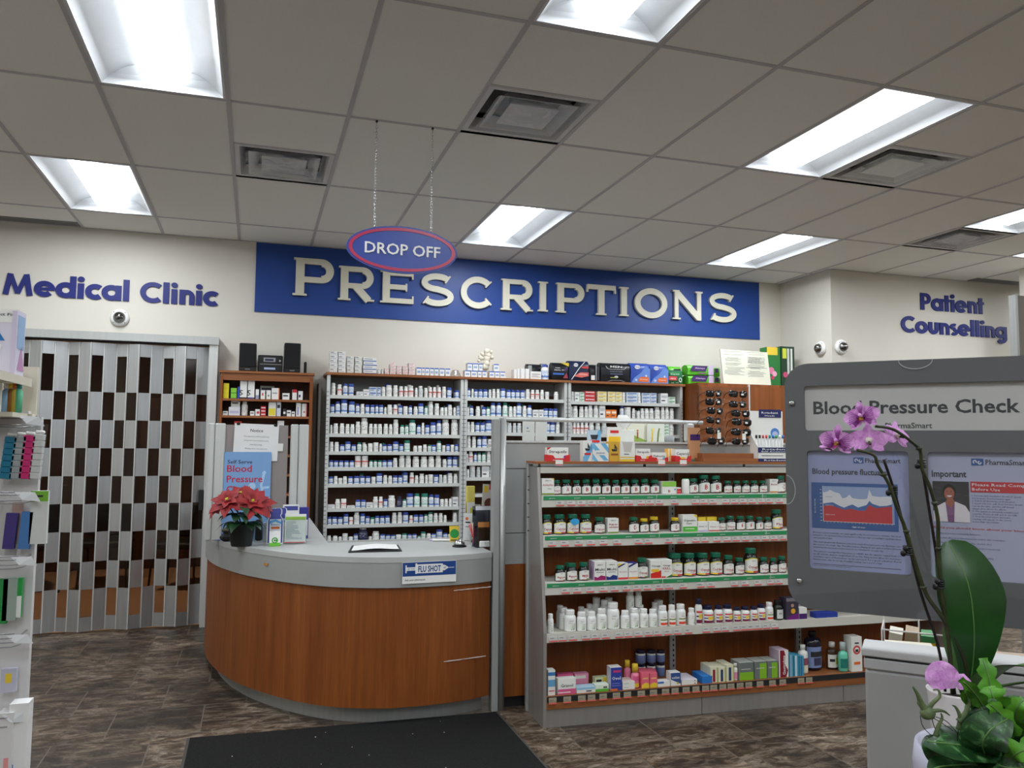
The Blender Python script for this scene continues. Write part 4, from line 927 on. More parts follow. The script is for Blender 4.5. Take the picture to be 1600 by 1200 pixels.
m = MB(); m.box(-.04, .045, -.02, .03, 0, .018, CWH); o = m.build('paper_packet', None, False, (X8(125), FY + .08, TB + .001), .2); tag(o, 'small white packet lying beside the blue topped cartons', 'packet')
# tall white cartons, bottle, packs
for k, (a, b, t_) in enumerate([(215, 238, .088), (241, 261, .094), (264, 299, .098), (302, 335, .098)]): carton(((X8(a) + X8(b)) / 2, FY + .03, TB + .001), X8(b) - X8(a) - .002, .08, t_, CWH, 'tall plain white carton, %s of four right of the bone model' % ordn(k), GT, [('r', .1, .1, .2, .9, c_(200, 200, 202))])
carton(((X8(345) + X8(428)) / 2, FY + .03, TB + .001), X8(428) - X8(345), .09, .075, CWH, 'wide white carton in front of a black and clear pack', GT, [('r', .1, .62, .9, .68, INKD), ('r', .1, .3, .9, .34, INKD), ('r', .15, .45, .7, .5, c_(150, 150, 150))])
pill('B', 'big', ((X8(434) + X8(505)) / 2, FY + .075, TB + .001), .078, .145, 'large white bottle with blue cap standing on top of the shelving', 'large bottle above the shelving')
def pack(xa, xb, h, base, art, lab, y=FY + .04, d=.12, z=TB + .001, group=None, side=None, lean=0.0):
    """soft plastic-wrapped pack with bulging faces and a crimped top"""
    w = xb - xa; mb = MB(); nx, nz = 8, 9; rr = random.Random(int(xa * 977) % 9999)
    def pt(u, v, s):
        bul = .016 * math.sin(PI * u) ** .6 * math.sin(PI * min(1, v * 1.0)) ** .6 if 0 < u < 1 and 0 < v < 1 else 0
        th = d / 2 * (1 - .75 * max(0, v - .86) / .14); e = 1 - .03 * math.sin(PI * v)
        return ((u - .5) * w * e, s * (th + bul) + d / 2 + rr.uniform(-.0015, .0015), v * h * (1 - .02 * abs(u - .5)))
    for s in (-1, 1):
        vs = [pt(i / nx, j / nz, s) for j in range(nz + 1) for i in range(nx + 1)]
        fs = [(j * (nx + 1) + i, j * (nx + 1) + i + 1, (j + 1) * (nx + 1) + i + 1, (j + 1) * (nx + 1) + i) for j in range(nz) for i in range(nx)]
        mb.add(vs, fs if s < 0 else [q[::-1] for q in fs], base, True)
    for u in (0, 1):
        vs = []
        for j in range(nz + 1): th = d / 2 * (1 - .75 * max(0, j / nz - .86) / .14); vs += [((u - .5) * w, d / 2 - th, j / nz * h), ((u - .5) * w, d / 2 + th, j / nz * h)]
        mb.add(vs, [((2 * j, 2 * j + 1, 2 * j + 3, 2 * j + 2) if u else (2 * j, 2 * j + 2, 2 * j + 3, 2 * j + 1)) for j in range(nz)], side or base)
    mb.add([(-w / 2, d * .37, h), (w / 2, d * .37, h), (w / 2, d * .63, h), (-w / 2, d * .63, h)], [(0, 1, 2, 3)], base)
    mb.add([(-w / 2, 0, 0), (w / 2, 0, 0), (w / 2, d, 0), (-w / 2, d, 0)], [(0, 3, 2, 1)], base)
    am = MB()
    for n, it in enumerate(art):
        y_ = -.0185 - .0006 * n
        if it[0] == 'r': am.box((it[1] - .5) * w, (it[3] - .5) * w, y_, y_ + .0003, it[2] * h, it[4] * h, it[5])
        elif it[0] == 'p': am.poly([[((x - .5) * w, z_ * h) for x, z_ in it[1]]], y_, None, it[2])
        elif it[0] == 'c': am.poly([[((it[1] - .5) * w + it[3] * h * math.cos(a) * (it[5] if len(it) > 5 else 1), it[2] * h + it[3] * h * math.sin(a)) for a in [2 * PI * q / 18 for q in range(18)]]], y_, None, it[4])
        elif it[0] == 't': put_text(am, it[1], (it[2] - .5) * w, it[3] * h, it[4] * h, it[5], y_, 'c', .015, it[6] * w if len(it) > 6 else None, res=1)
    o = mb.build('hygiene_pack', None, False, ((xa + xb) / 2, y, z)); tag(o, lab, 'package', group)
    if am.v: q = am.build('print', o)
    if lean: o.rotation_euler = (lean, 0, 0)
    return o
BK = c_(24, 24, 30, .3); NV = c_(28, 40, 72, .3); RB = c_(54, 84, 176, .3); LBL = c_(104, 140, 214, .3); OR_ = c_(228, 112, 50, .4); GRN = c_(34, 110, 66, .3); LG = c_(104, 200, 60, .3); PUR = c_(70, 40, 104, .3); LAV = c_(214, 200, 228, .4); RD = c_(206, 70, 72, .4); YL = c_(232, 200, 60, .4)
PGp = 'soft hygiene packs lined up above the shelving'
pack(X8(345), X8(462), .155, BK, [('r', .05, .1, .3, .9, c_(150, 152, 150)), ('t', 'SEAL', .7, .2, .06, CWH, .3)], 'black and silver pack behind the wide white carton', FY + .14, .07, group=PGp)
pack(X8(462), X8(510), .165, c_(120, 122, 124, .25), [('r', .6, .1, .9, .9, CWH)], 'silvery grey pack standing behind the large blue capped bottle', FY + .15, .06, group=PGp)
pack(X8(515), X8(640), .168, BK, [('p', [(.45, .98), (1, .78), (1, .98)], YL), ('t', 'FOR MEN', .3, .66, .06, CWH, .3), ('t', 'REAL FIT', .45, .54, .06, CWH, .7), ('r', 0, .30, .7, .40, c_(60, 110, 190)), ('p', [(.62, .12), (.95, .12), (.85, .42)], c_(150, 60, 70)), ('c', .8, .62, .09, PUR)], 'black real fit pack with yellow corner flash', FY + .035, .09, group=PGp)
pack(X8(643), X8(800), .192, NV, [('c', .32, .78, .09, CWH, 1.4), ('t', 'TENA', .32, .76, .05, c_(40, 70, 150), .26), ('r', .6, .62, .95, .72, RD), ('p', [(.2, .22), (.55, .42), (.95, .42), (.95, .25), (.6, .16)], c_(224, 110, 100)), ('t', 'Intimates', .68, .3, .06, CWH, .4), ('p', [(.08, .05), (.12, .05), (.5, .62), (.78, .95), (.73, .95), (.44, .6)], CWH)], 'navy pack with white swirl and coral product patch', FY + .03, .10, group=PGp)
pack(X8(806), X8(884), .165, BK, [('r', .12, .08, .5, .35, CWH), ('r', .6, .05, .66, .95, c_(190, 192, 196)), ('r', .75, .1, .95, .9, c_(60, 60, 64))], 'narrow black pack side-on with white barcode patch', FY + .04, .11, group=PGp)
pack(X8(892), X8(1122), .186, BK, [('t', 'MEN', .5, .74, .11, CWH, .40), ('p', [(.14, .82), (.2, .68), (.3, .645), (.7, .645), (.8, .68), (.86, .82), (.84, .82), (.785, .695), (.69, .66), (.31, .66), (.215, .695), (.16, .82)], c_(200, 204, 206)), ('t', 'PROTECTIVE GUARDS', .5, .52, .04, c_(160, 170, 200), .42), ('r', .3, .40, .72, .43, c_(120, 130, 170)), ('c', .5, .26, .07, c_(200, 204, 214), 1.6), ('r', .3, .2, .55, .25, c_(150, 160, 70)), ('p', [(.2, .03), (.35, .10), (.65, .10), (.8, .03), (.77, .03), (.64, .085), (.36, .085), (.23, .03)], c_(190, 192, 196))], 'large black MEN pack, widest of the dark packs', FY + .03, .11, group=PGp)
bo = [('p', [(0, 0), (1, 0), (1, .7), (.78, .86), (.5, .5), (.15, .25)], LBL), ('c', .32, .78, .10, CWH, 1.5), ('t', 'TENA', .32, .755, .05, RB, .3), ('p', [(.38, .06), (.92, .06), (.92, .30), (.5, .30), (.38, .2)], OR_), ('t', 'Heavy', .66, .16, .05, CWH, .4), ('c', .25, .14, .06, c_(190, 200, 226), 1.2), ('c', .78, .36, .05, c_(220, 224, 236), 1.0)]
pack(X8(1126), X8(1272), .196, RB, bo, 'blue pack with orange patch, left one of the matching pair', FY + .03, .11, group=PGp); pack(X8(1276), X8(1414), .192, RB, bo, 'blue pack with orange patch, right one of the matching pair', FY + .03, .11, group=PGp)
pack(X8(1418), X8(1532), .142, GRN, [('r', .1, .6, .75, .8, c_(60, 150, 90)), ('t', 'Depend', .42, .66, .07, CWH, .55), ('r', 0, .26, .55, .54, RD), ('t', 'MAX', .3, .34, .09, CWH, .35), ('c', .78, .3, .16, CWH, .8), ('c', .78, .3, .11, GRN, .7), ('t', '66  17', .4, .06, .06, CWH, .5)], 'green pack with red band beside the blue pair', FY + .03, .10, group=PGp)
gp = [('p', [(.12, .35), (.66, .35), (.74, .92), (.18, .92), (.1, .6)], PUR), ('t', 'Always', .44, .6, .16, LAV, .38), ('r', .76, .02, .96, .98, LAV), ('r', .38, .1, .66, .2, c_(150, 90, 150))]
def X9(x): return at(1050 + x / 5.455, 590, FY + .03).x
pack(X9(22), X9(124), .19, LG, [('r', .3, .6, .9, .85, c_(40, 40, 50)), ('r', .3, .15, .9, .4, c_(40, 40, 50))], 'lime green pack standing behind the green and red one', FY + .14, .08, group=PGp)
pack(X9(132), X9(352), .098, LG, gp, 'lime and purple pack, lower of the two in front', FY + .02, .11, group=PGp); pack(X9(126), X9(350), .098, LG, gp, 'lime and purple pack, upper of the two in front', FY + .02, .11, TB + .102, PGp)
pack(X9(356), X9(412), .092, LG, [('r', .05, .4, .6, .85, PUR)], 'narrow lime and purple pack, lower one beside the notice board', FY + .03, .1, group=PGp); pack(X9(356), X9(408), .09, LG, [('r', .05, .4, .6, .85, PUR)], 'narrow lime and purple pack, upper one beside the notice board', FY + .03, .1, TB + .096, PGp)
# big cream document board leaning on the cabinet
CBT = 2.126; YB = 6.80
p0, p1, p2, p3 = at(1126, 545, YB), at(1199, 547, YB), at(1205, 602, YB), at(1131, 600, YB)
t = thing('document_board', 'cream board covered in small handwritten notes on the wooden cabinets', 'board', (p3.x, YB, CBT))
W_, H_ = p2.x - p3.x, p0.z - CBT; BRD = c_(226, 226, 208, .7); m = MB(); m.poly([[(0, 0), (W_, 0), (W_ - .03, H_ - .01), (-.03, H_)]], 0, .01, BRD); m.build('sheet', t); t.rotation_euler = (-.04, 0, 0)
m = MB(); rr = random.Random(4)
for k in range(24):
    z = H_ - .02 - k * .0105; 
    for x0, x1 in ((.01, W_ * .45), (W_ * .5, W_ - .05)):
        if rr.random() < .75: m.box(x0 + rr.uniform(0, .04), x1 - rr.uniform(0, .08), -.0015, -.0005, z, z + .0022, c_(120, 120, 112))
m.box(W_ * .48, W_ - .04, -.0015, -.0005, H_ * .5, H_ * .5 + .002, INKD); m.build('handwriting', t)
m = MB(); 
for k, s in enumerate(['TODAY IS A GOOD', 'DAY TO CHECK YOUR', 'MEDICATION LIST', 'ASK US HOW']): put_text(m, s, W_ * .7, H_ - .075 - k * .017, .0085, INKD, -.0016, 'c', .005, W_ * .36, res=1)
m.build('heading', t)
FLG = mat((42, 120, 56), .4)
for k, (xa, xb, yt, lab, art) in enumerate([(1198, 1219, 542, 'green flower patterned carton right of the document board', [('r', .0, .8, .8, 1, YL), ('c', .3, .4, .09, c_(226, 130, 170)), ('c', .55, .32, .07, c_(240, 170, 200)), ('c', .4, .22, .05, c_(200, 60, 110))]), (1220, 1241, 541, 'dark green carton with white strips above the right cabinet', [('r', .1, .7, .4, .95, c_(210, 220, 70)), ('r', .45, .2, .62, .95, c_(200, 206, 200)), ('r', .7, .1, .85, .95, CWH), ('c', .3, .3, .07, c_(200, 80, 120))])]):
    a, b = at(xa, yt, 6.86), at(xb, yt, 6.86); carton(((a.x + b.x) / 2, 6.86, CBT), b.x - a.x - .004, .12, a.z - CBT, [FLG, c_(34, 66, 44)][k], lab, None, art)

# stereo on the bookcase
BT = 2.109; CLOTH = mat((20, 20, 22), .85)
for px0, px1, lab in ((374, 402, 'black loudspeaker left of the stereo on the bookcase'), (444.5, 471, 'black loudspeaker right of the stereo on the bookcase')):
    a, b = at(px0, 533, FY), at(px1, 533, FY); w = b.x - a.x - .004; h = at(px0, 533, FY).z - BT - .012
    t = thing('loudspeaker', lab, 'speaker', ((a.x + b.x) / 2, FY + .1, BT), 0, 'pair of loudspeakers on the bookcase')
    MB().bbox(-w / 2, w / 2, -.09, .10, 0, h, BLACK, .006).build('cabinet', t); MB().bbox(-w / 2 + .008, w / 2 - .008, -.098, -.0905, .035, h - .008, CLOTH, .003).build('grille', t); MB().box(-.02, .02, -.0915, -.0905, .012, .02, c_(120, 120, 124)).build('badge', t)
a, b = at(403, 553, FY), at(443, 555, FY); w = b.x - a.x - .006; h = a.z - BT - .005
t = thing('stereo', 'black compact stereo with silver display between two loudspeakers', 'stereo', ((a.x + b.x) / 2, FY + .1, BT))
MB().bbox(-w / 2, w / 2, -.08, .10, 0, h, BLACK, .006).build('cabinet', t); MB().box(-w * .28, w * .2, -.083, -.0805, h * .6, h * .85, c_(150, 152, 156)).build('display', t)
MB().box(-w * .22, w * .12, -.0845, -.0835, h * .65, h * .78, c_(40, 44, 70)).build('screen', t); MB().box(-w * .42, w * .45, -.082, -.0805, h * .44, h * .47, c_(150, 150, 150)).build('trim_strip', t)
MB().lathe([(.008, 0), (.008, .006)], 14, CHROME, Matrix.Translation((w * .38, -.08, h * .68)) @ Matrix.Rotation(PI / 2, 4, 'X')).build('knob', t); MB().box(-w * .25, w * .2, -.082, -.0805, h * .14, h * .26, c_(170, 186, 220)).build('sticker', t)
a = at(477.5, 560, FY + .05); m = MB(); m.bbox(-.011, .011, -.02, .02, 0, .10, BLACK, .008); tag(m.build('remote_control', None, False, (a.x, FY + .06, BT)), 'black remote control standing right of the loudspeaker', 'remote control')
# boxes in the bookcase: crop origin (200,520) scale 5
def bk(x0, x1, top, zi, base, lab, art=(), n=1):
    a, b = at(200 + x0 / 5, 520 + top / 5, FY + .03), at(min(200 + x1 / 5, 480.5), 520 + top / 5, FY + .03); h = (a.z - BZ[zi] - .001) / n
    for k in range(n): carton((max((a.x + b.x) / 2, BX0 + .022 + (b.x - a.x) / 2), FY + .03, BZ[zi] + .001 + k * h), b.x - a.x - .004, .08, h - .0008, base, lab + (', %s of stack' % ['bottom', 'middle', 'top'][k] if n > 1 else ''), 'medicine cartons in the bookcase', art)
YE = c_(236, 220, 40); GE = c_(132, 196, 60); BE = c_(40, 74, 170)
dot = [('r', .1, .5, .8, .7, INKD)]
bk(736, 782, 392, 0, YE, 'yellow carton in bookcase', (), 3); bk(802, 852, 430, 0, GE, 'lime carton in bookcase', [('r', 0, .0, 1, .12, GRN)], 2); bk(855, 874, 420, 0, BE, 'narrow blue carton on bookcase top shelf')
bk(876, 934, 370, 0, CWH, 'tall white carton, left of pair in bookcase', [('t', '5', .2, .18, .3, INKD), ('r', 0, 0, 1, .08, INKD)]); bk(937, 993, 370, 0, CWH, 'tall white carton, right of pair in bookcase', [('t', '5', .2, .18, .3, INKD), ('r', 0, 0, 1, .08, c_(70, 70, 140))])
bk(996, 1026, 440, 0, CWH, 'small white and blue carton, bookcase top shelf', [('r', 0, 0, 1, .4, c_(150, 160, 190))]); bk(1036, 1074, 448, 0, CWH, 'small white carton with red mark, bookcase top shelf', [('r', .3, .4, .6, .7, RD)]); bk(1080, 1118, 448, 0, CWH, 'small white carton with grey mark, bookcase top shelf', [('r', .3, .3, .7, .5, c_(150, 160, 150))])
bk(1122, 1186, 430, 0, CWH, 'wider white carton with orange side, bookcase top shelf', [('r', .88, 0, 1, 1, OR_), ('r', .1, .5, .7, .6, c_(150, 150, 150))]); bk(1206, 1264, 470, 0, CWH, 'low white carton, bookcase top shelf', dot); bk(1284, 1322, 442, 0, CWH, 'white carton with red top, bookcase top shelf', [('r', 0, .7, 1, 1, c_(190, 40, 60))]); bk(1330, 1368, 454, 0, CWH, 'white carton with purple stripe, bookcase top shelf', [('r', .1, .3, .5, .6, PUR)])
o = carton((at(200 + 1090 / 5, 600, FY + .12).x, FY + .13, BZ[0] + .001), .115, .04, .12, c_(150, 152, 146), 'grey flat tin standing at the back of the bookcase top shelf', None, [('r', .1, .7, .9, .85, INKD), ('r', .3, .4, .6, .6, c_(60, 60, 60))], name='tin')
bk(728, 772, 610, 1, CWH, 'low white carton, second bookcase shelf left end', dot); bk(786, 878, 578, 1, c_(214, 214, 220), 'wide grey white carton, second bookcase shelf', [('r', .1, .25, .9, .55, c_(180, 182, 206))]); 
carton((at(368, 630, FY + .03).x, FY + .034, at(368, 636, FY + .03).z), .07, .07, .055, c_(204, 204, 200), 'grey white carton on top of the wide carton in the bookcase', None, dot)
pill('W', 'big', (at(382, 640, FY + .06).x, FY + .07, BZ[1] + .001), .052, .118, 'white bottle on the second bookcase shelf', 'white bottle in the bookcase')
bk(952, 990, 612, 1, CWH, 'small white carton beside the red marked ones, second bookcase shelf', dot); bk(993, 1032, 596, 1, CWH, 'white carton with red spot, second bookcase shelf', [('c', .6, .5, .2, RD)]); bk(1036, 1080, 572, 1, c_(196, 40, 52), 'red and white carton in bookcase', [('r', .1, .35, .9, .65, CWH)], 3)
bk(1098, 1160, 540, 1, CWH, 'tall white carton with yellow panel, second bookcase shelf', [('r', .05, .05, .9, .55, c_(226, 210, 60))]); bk(1163, 1198, 524, 1, c_(206, 212, 226), 'tall pale blue carton, second bookcase shelf', dot); bk(1210, 1238, 592, 1, INKD, 'small black carton, second bookcase shelf', [('r', .1, .3, .8, .6, CWH)]); bk(1240, 1276, 604, 1, CWH, 'flat white carton beside the black one, second bookcase shelf', dot); bk(1278, 1306, 614, 1, CWH, 'tiny white carton, second bookcase shelf', dot)
bk(1314, 1354, 546, 1, CWH, 'tall white carton with blue stripe, second bookcase shelf', [('r', .3, .1, .45, .7, BE)]); bk(1358, 1408, 552, 1, CWH, 'tall white carton with red edge, second bookcase shelf', [('r', .8, 0, 1, 1, RD), ('r', .3, .3, .6, .4, RD)])
bk(828, 890, 690, 2, c_(200, 52, 44), 'red carton on the third bookcase shelf behind the screen panel'); bk(1168, 1222, 686, 2, CWH, 'white carton on the third bookcase shelf behind the screen panel', dot)
bk(1378, 1412, 752, 2, CWH, 'white carton at right end of third bookcase shelf', dot); bk(1376, 1408, 910, 3, CWH, 'small white carton at right end of fourth bookcase shelf', dot); bk(1372, 1402, 1000, 4, c_(206, 204, 196), 'grey white carton marked with five, right end of fifth bookcase shelf', [('t', '5', .5, .2, .4, INKD)])

# ---------------------------------------------------------------- goods on the curved counter
def cx_(px, py): return atz(px, py, CT)
# poinsettia
POT = mat((30, 34, 34), .5, 0, 'pot_green_black'); q = cx_(377, 853)
pt_ = thing('poinsettia', 'potted red poinsettia on the left end of the curved counter', 'plant', (q.x, q.y + .0, CT + .001))
MB().lathe([(.058, 0), (.060, .004), (.077, .115), (.082, .117), (.082, .136), (.076, .136), (.072, .118), (.0, .116)], 28, POT, cap=False).build('pot', pt_)
def leaf_mat(name, a, b, rough=.5, scale=6, vein=None):
    m, t, bs = nt(name); mp = mapped(t, (1, 1, 1)); n = noise(t, mp, scale, 4, .6, .4); r = ramp(t, [(.35, a), (.65, b)]); t.links.new(n.outputs['Fac'], r.inputs[0])
    t.links.new(r.outputs[0], bs.inputs['Base Color']); bs.inputs['Roughness'].default_value = rough
    bs.inputs['Subsurface Weight'].default_value = 0.0; return m
RED = leaf_mat('poinsettia_red', (118, 6, 14), (150, 14, 22), .65, 20); DG = leaf_mat('poinsettia_green', (20, 50, 26), (32, 70, 36), .45, 18)
def leaf(mb, base, d, L, W, m, droop=.5, fold=.25, n=8, mcr=5, wave=0.0, prof=None, up=(0, 0, 1), seed=0, curl=0.0, flip=1):
    """blade growing from base along d, bending down; prof(t) = half width fraction"""
    rr = random.Random(seed); d = Vector(d).normalized(); upv = Vector(up); s = d.cross(upv)
    s = s.normalized() if s.length > 1e-4 else Vector((1, 0, 0)); p = Vector(base); vs = []; prof = prof or (lambda t: math.sin(PI * min(1, t) ** .8) ** .8)
    ph = rr.uniform(0, 6)
    for i in range(n + 1):
        t = i / n; nn = s.cross(d).normalized(); w = W / 2 * max(.02, prof(t))
        for j in range(mcr):
            v = j / (mcr - 1) * 2 - 1
            off = s * (v * w) + nn * (fold * w * abs(v) - curl * w * (1 - v * v)) + nn * (wave * W * math.sin(t * 14 + ph + (2 if v > 0 else 0)) * abs(v))
            vs.append(tuple(p + off))
        p = p + d * (L / n); ang = -droop / n; d = (d * math.cos(ang) + nn * math.sin(ang) * flip).normalized()
    fs = [(i * mcr + j, i * mcr + j + 1, (i + 1) * mcr + j + 1, (i + 1) * mcr + j) for i in range(n) for j in range(mcr - 1)]
    mb.add(vs, fs, m, True); return p
pp = lambda t: (math.sin(PI * t ** .75)) * (1.15 if .3 < t < .5 else .95)
for k, (x, y, z, r, tx, ty) in enumerate([(-.085, -.05, .27, .115, -.25, -.75), (.055, -.065, .26, .135, .15, -.8), (-.015, .03, .30, .10, .0, -.5), (.115, .0, .235, .085, .6, -.5), (-.14, .0, .225, .08, -.7, -.4)]):
    m = MB(); n_ = Vector((tx, ty, .8)).normalized(); e1 = n_.orthogonal().normalized(); e2 = n_.cross(e1)
    for rg, cnt_, rl, ww, el, dr in ((0, 7, 1, .62, .10, .35), (1, 6, .66, .40, .45, .35), (2, 5, .36, .22, .9, .3)):
        for j in range(cnt_):
            a = 2 * PI * j / cnt_ + k + rg * .45; d_ = e1 * math.cos(a) + e2 * math.sin(a) + n_ * el; leaf(m, Vector((x, y, z)) + n_ * .006 * rg, d_, r * rl * (1 + .12 * math.sin(j * 5 + k)), r * ww, RED, dr, .14, 8, 5, .02, pp, tuple(n_), j + k * 9)
    for j in range(4): blob(m, Vector((x, y, z)) + n_ * .02 + e1 * .006 * math.cos(j * 1.6) + e2 * .006 * math.sin(j * 1.6), .005, c_(190, 190, 60), 6, .1, j)
    m.build('flower_head', pt_)
m = MB(); rr = random.Random(9)
for j in range(26):
    a = 2 * PI * j / 13 + rr.uniform(-.2, .2); z = .125 + .05 * (j % 3); leaf(m, (.02 * math.cos(a), .02 * math.sin(a), z), (math.cos(a), math.sin(a), .45), rr.uniform(.12, .165), .075, DG, 1.5, .15, 8, 5, .02, pp, seed=j)
for k in range(6): a = k * 1.05; m.tube([(0, 0, .1), (.03 * math.cos(a), .03 * math.sin(a), .16), (.07 * math.cos(a), .05 * math.sin(a), .225)], .004, DG, 6)
m.build('foliage', pt_)
# bottle-shaped display cards, card, brochure holder
def bshape(w, h): 
    hw = w / 2; p = [(hw, 0), (hw, h * .62), (hw * .9, h * .70), (hw * .66, h * .77), (hw * .66, h * .82), (hw * .78, h * .85), (hw * .78, h * .96), (hw * .62, h)]
    return p + [(-x, z) for x, z in p[::-1]]
NB = c_(70, 76, 150); 
for px, dy, lab in ((429.5, 0, 'bottle-shaped blue and white display card, front one'), (437.5, .05, 'bottle-shaped blue and white display card, rear one')):
    q = cx_(px, 851); t = thing('display_card', lab, 'display card', (q.x, q.y + .02 + dy, CT + .001), 0, 'bottle-shaped cards'); hh = .215
    m = MB(); m.poly([bshape(.098, hh)], -.003, .0, CWH); m.build('card', t); t.rotation_euler = (-.06, 0, 0)
    m = MB(); m.poly([[(x * .88, .008 + z * .96) for x, z in bshape(.098, hh)[:16]]], -.0036, None, NB); m.box(-.034, .034, -.0046, -.0038, .01, .15, c_(206, 214, 220)); m.poly([[(-.036, .12), (0, .135), (.036, .118), (.036, .132), (0, .15), (-.036, .14)]], -.0052, None, c_(90, 160, 216)); m.box(-.025, .025, -.0046, -.0038, .09, .105, OR_); put_text(m, 'Ensure', 0, .112, .012, NB, -.0056, 'c', .01, .05, res=1); m.build('print', t)
    MB().box(-.03, .03, .0005, .04, 0, .003, CWH).build('stand_foot', t)
q = cx_(429, 853); t = thing('sample_card', 'small green and white card in front of the bottle-shaped cards', 'card', (q.x, q.y - .02, CT + .001))
MB().box(-.032, .032, 0, .012, 0, .088, CWH).build('card', t); m = MB(); m.box(-.032, .032, -.0008, 0, 0, .02, c_(110, 190, 60)); m.poly([arc(0, .034, .018, .018, 0, 342, 18)], -.0012, None, c_(60, 150, 50)); stroke(m, arc(0, .034, .009, .009, 30, 330, 10), .004, -.002, None, CWH); m.build('print', t)
q = cx_(456, 850); t = thing('brochure_holder', 'clear acrylic holder full of white brochures beside the bottle cards', 'holder', (q.x + .02, q.y + .02, CT + .001), -.1)
m = MB(); m.box(-.066, .066, -.03, -.027, 0, .15, CLEAR); m.box(-.066, .066, .03, .033, 0, .17, CLEAR); m.box(-.069, -.066, -.03, .033, 0, .15, CLEAR); m.box(.066, .069, -.03, .033, 0, .15, CLEAR); m.box(-.066, .066, -.03, .033, 0, .003, CLEAR); m.build('holder_body', t)
for k in range(5): MB().box(-.062, .062, -.024 + .009 * k, -.020 + .009 * k, .004, .165 + .003 * k, c_(222 + k, 226, 222)).build('brochure', t)
m = MB(); m.box(-.06, .06, -.0256, -.0246, .145, .165, c_(140, 180, 70)); rr = random.Random(2)
for k in range(14): m.box(-.055, -.055 + rr.uniform(.03, .10), -.0256, -.0246, .03 + k * .008, .032 + k * .008, c_(120, 140, 150))
m.box(-.06, .06, -.0256, -.0246, .006, .012, RD); m.build('print', t)
q = cx_(452, 846); t = thing('info_sign', 'small white framed sign with purple header behind the brochure holder', 'sign', (q.x + .01, q.y + .09, CT + .001)); MB().box(-.05, .05, 0, .004, 0, .222, CWH).build('board', t); MB().box(-.042, .042, -.001, 0, .185, .212, NB).build('header', t); MB().box(-.03, .03, .0045, .05, 0, .004, CWH).build('stand_foot', t)
q = cx_(468, 846); t = thing('leaflet_box', 'dark blue leaflet box behind the right of the brochure holder', 'box', (q.x + .01, q.y + .14, CT + .001)); MB().box(-.05, .05, 0, .04, 0, .2, c_(52, 50, 140)).build('body', t); MB().box(-.045, .045, -.001, 0, .02, .12, CWH).build('print', t)
q = cx_(342, 846); carton((q.x + .0, q.y + .05, CT + .001), .05, .05, .042, c_(40, 84, 178), 'small blue carton behind the poinsettia pot', None, [('r', .1, .4, .9, .7, CWH)])
q = cx_(352, 847); m = MB(); m.bbox(-.04, .04, -.03, .04, 0, .05, BLACK, .02); m.bbox(-.03, .03, -.02, .03, .05, .085, c_(70, 66, 56), .014); tag(m.build('tape_dispenser', None, False, (q.x + .005, q.y + .03, CT + .001)), 'black tape dispenser beside the poinsettia pot', 'tape dispenser')
q = cx_(404, 846); m = MB(); m.bbox(-.022, .022, -.02, .02, 0, .13, BLACK, .008); m.box(.03, .038, -.02, .02, 0, .14, CLEAR); tag(m.build('hand_sanitizer', None, False, (q.x, q.y + .05, CT + .001)), 'black upright dispenser between the poinsettia and bottle cards', 'dispenser')
q = cx_(414, 848); m = MB(); m.box(-.02, .02, -.02, .02, 0, .1, CLEAR); m.box(-.015, .015, -.012, .012, .002, .12, c_(190, 196, 200)); tag(m.build('clear_holder', None, False, (q.x + .005, q.y + .03, CT + .001)), 'narrow clear holder with grey cards left of the bottle cards', 'holder')
# clipboard pad
c0, c1, c2, c3 = cx_(544, 864), cx_(628, 862), cx_(622, 853), cx_(550, 854)
m = MB(); m.slab([(c0.x, c0.y), (c1.x, c1.y), (c2.x, c2.y), (c3.x, c3.y)], CT + .001, CT + .007, DARK); t = thing('clipboard', 'dark clipboard with curled white paper lying on the counter', 'clipboard', ((c0.x + c1.x) / 2, (c0.y + c3.y) / 2, CT)); m.build('board', t, True)
m = MB(); vs = []
for i in range(9):
    u = i / 8; z = CT + .0085 + .008 * math.sin(PI * u) ** 2 + .004 * u
    for a, b in ((c0, c1), (c3, c2)): p = a.lerp(b, .05 + .9 * u); e = .1 if a is c0 else -.1; o_ = (c3 if a is c0 else c0).lerp(c2 if a is c0 else c1, .05 + .9 * u); p = p.lerp(o_, .1); vs.append((p.x, p.y, z))
m.add(vs, [(2 * i, 2 * i + 2, 2 * i + 3, 2 * i + 1) for i in range(8)], CWH, True); m.build('paper', t, True)
# bell
q = cx_(719, 855); t = thing('service_bell', 'chrome service bell on a black base near the right end of the counter', 'bell', (q.x, q.y + .02, CT + .001))
MB().lathe([(.043, 0), (.043, .006), (.03, .012)], 24, BLACK).build('base', t); MB().lathe([(.034, .013), (.033, .02), (.028, .032), (.018, .04), (.004, .043)], 24, CHROME).build('dome', t); MB().lathe([(.004, .043), (.004, .05), (.007, .051), (.006, .055)], 10, CHROME).build('button', t)
# magazines and leaflets at the right end, leaning on the post
def plate(px, pb, pt_x, ptop, w, base, lab, art, dy, lean=-.18, roll=0.0, name='leaflet', d=.006):
    q = cx_(px, pb); dy = min(dy, 5.045 - q.y); h = at(px, ptop, q.y + dy).z - CT
    o = carton_mesh(w, d, h, base, art).build(name, None, False, (q.x, q.y + dy, CT + .001)); o.rotation_euler = (lean, roll, 0); return tag(o, lab, 'leaflet')
plate(714, 848, 0, 822, .062, YL, 'small yellow card with green disc behind the bell', [('c', .5, .5, .3, c_(40, 150, 70)), ('r', .1, .05, .9, .12, INKD)], .06)
plate(733, 852, 0, 802, .052, CWH, 'tall white leaflet leaning between bell and wire rack', [('c', .35, .82, .05, OR_), ('r', .2, .68, .8, .72, INKD), ('r', .2, .55, .7, .57, INKD), ('r', .1, .1, .8, .12, c_(150, 150, 150))], .05, -.12, .06)
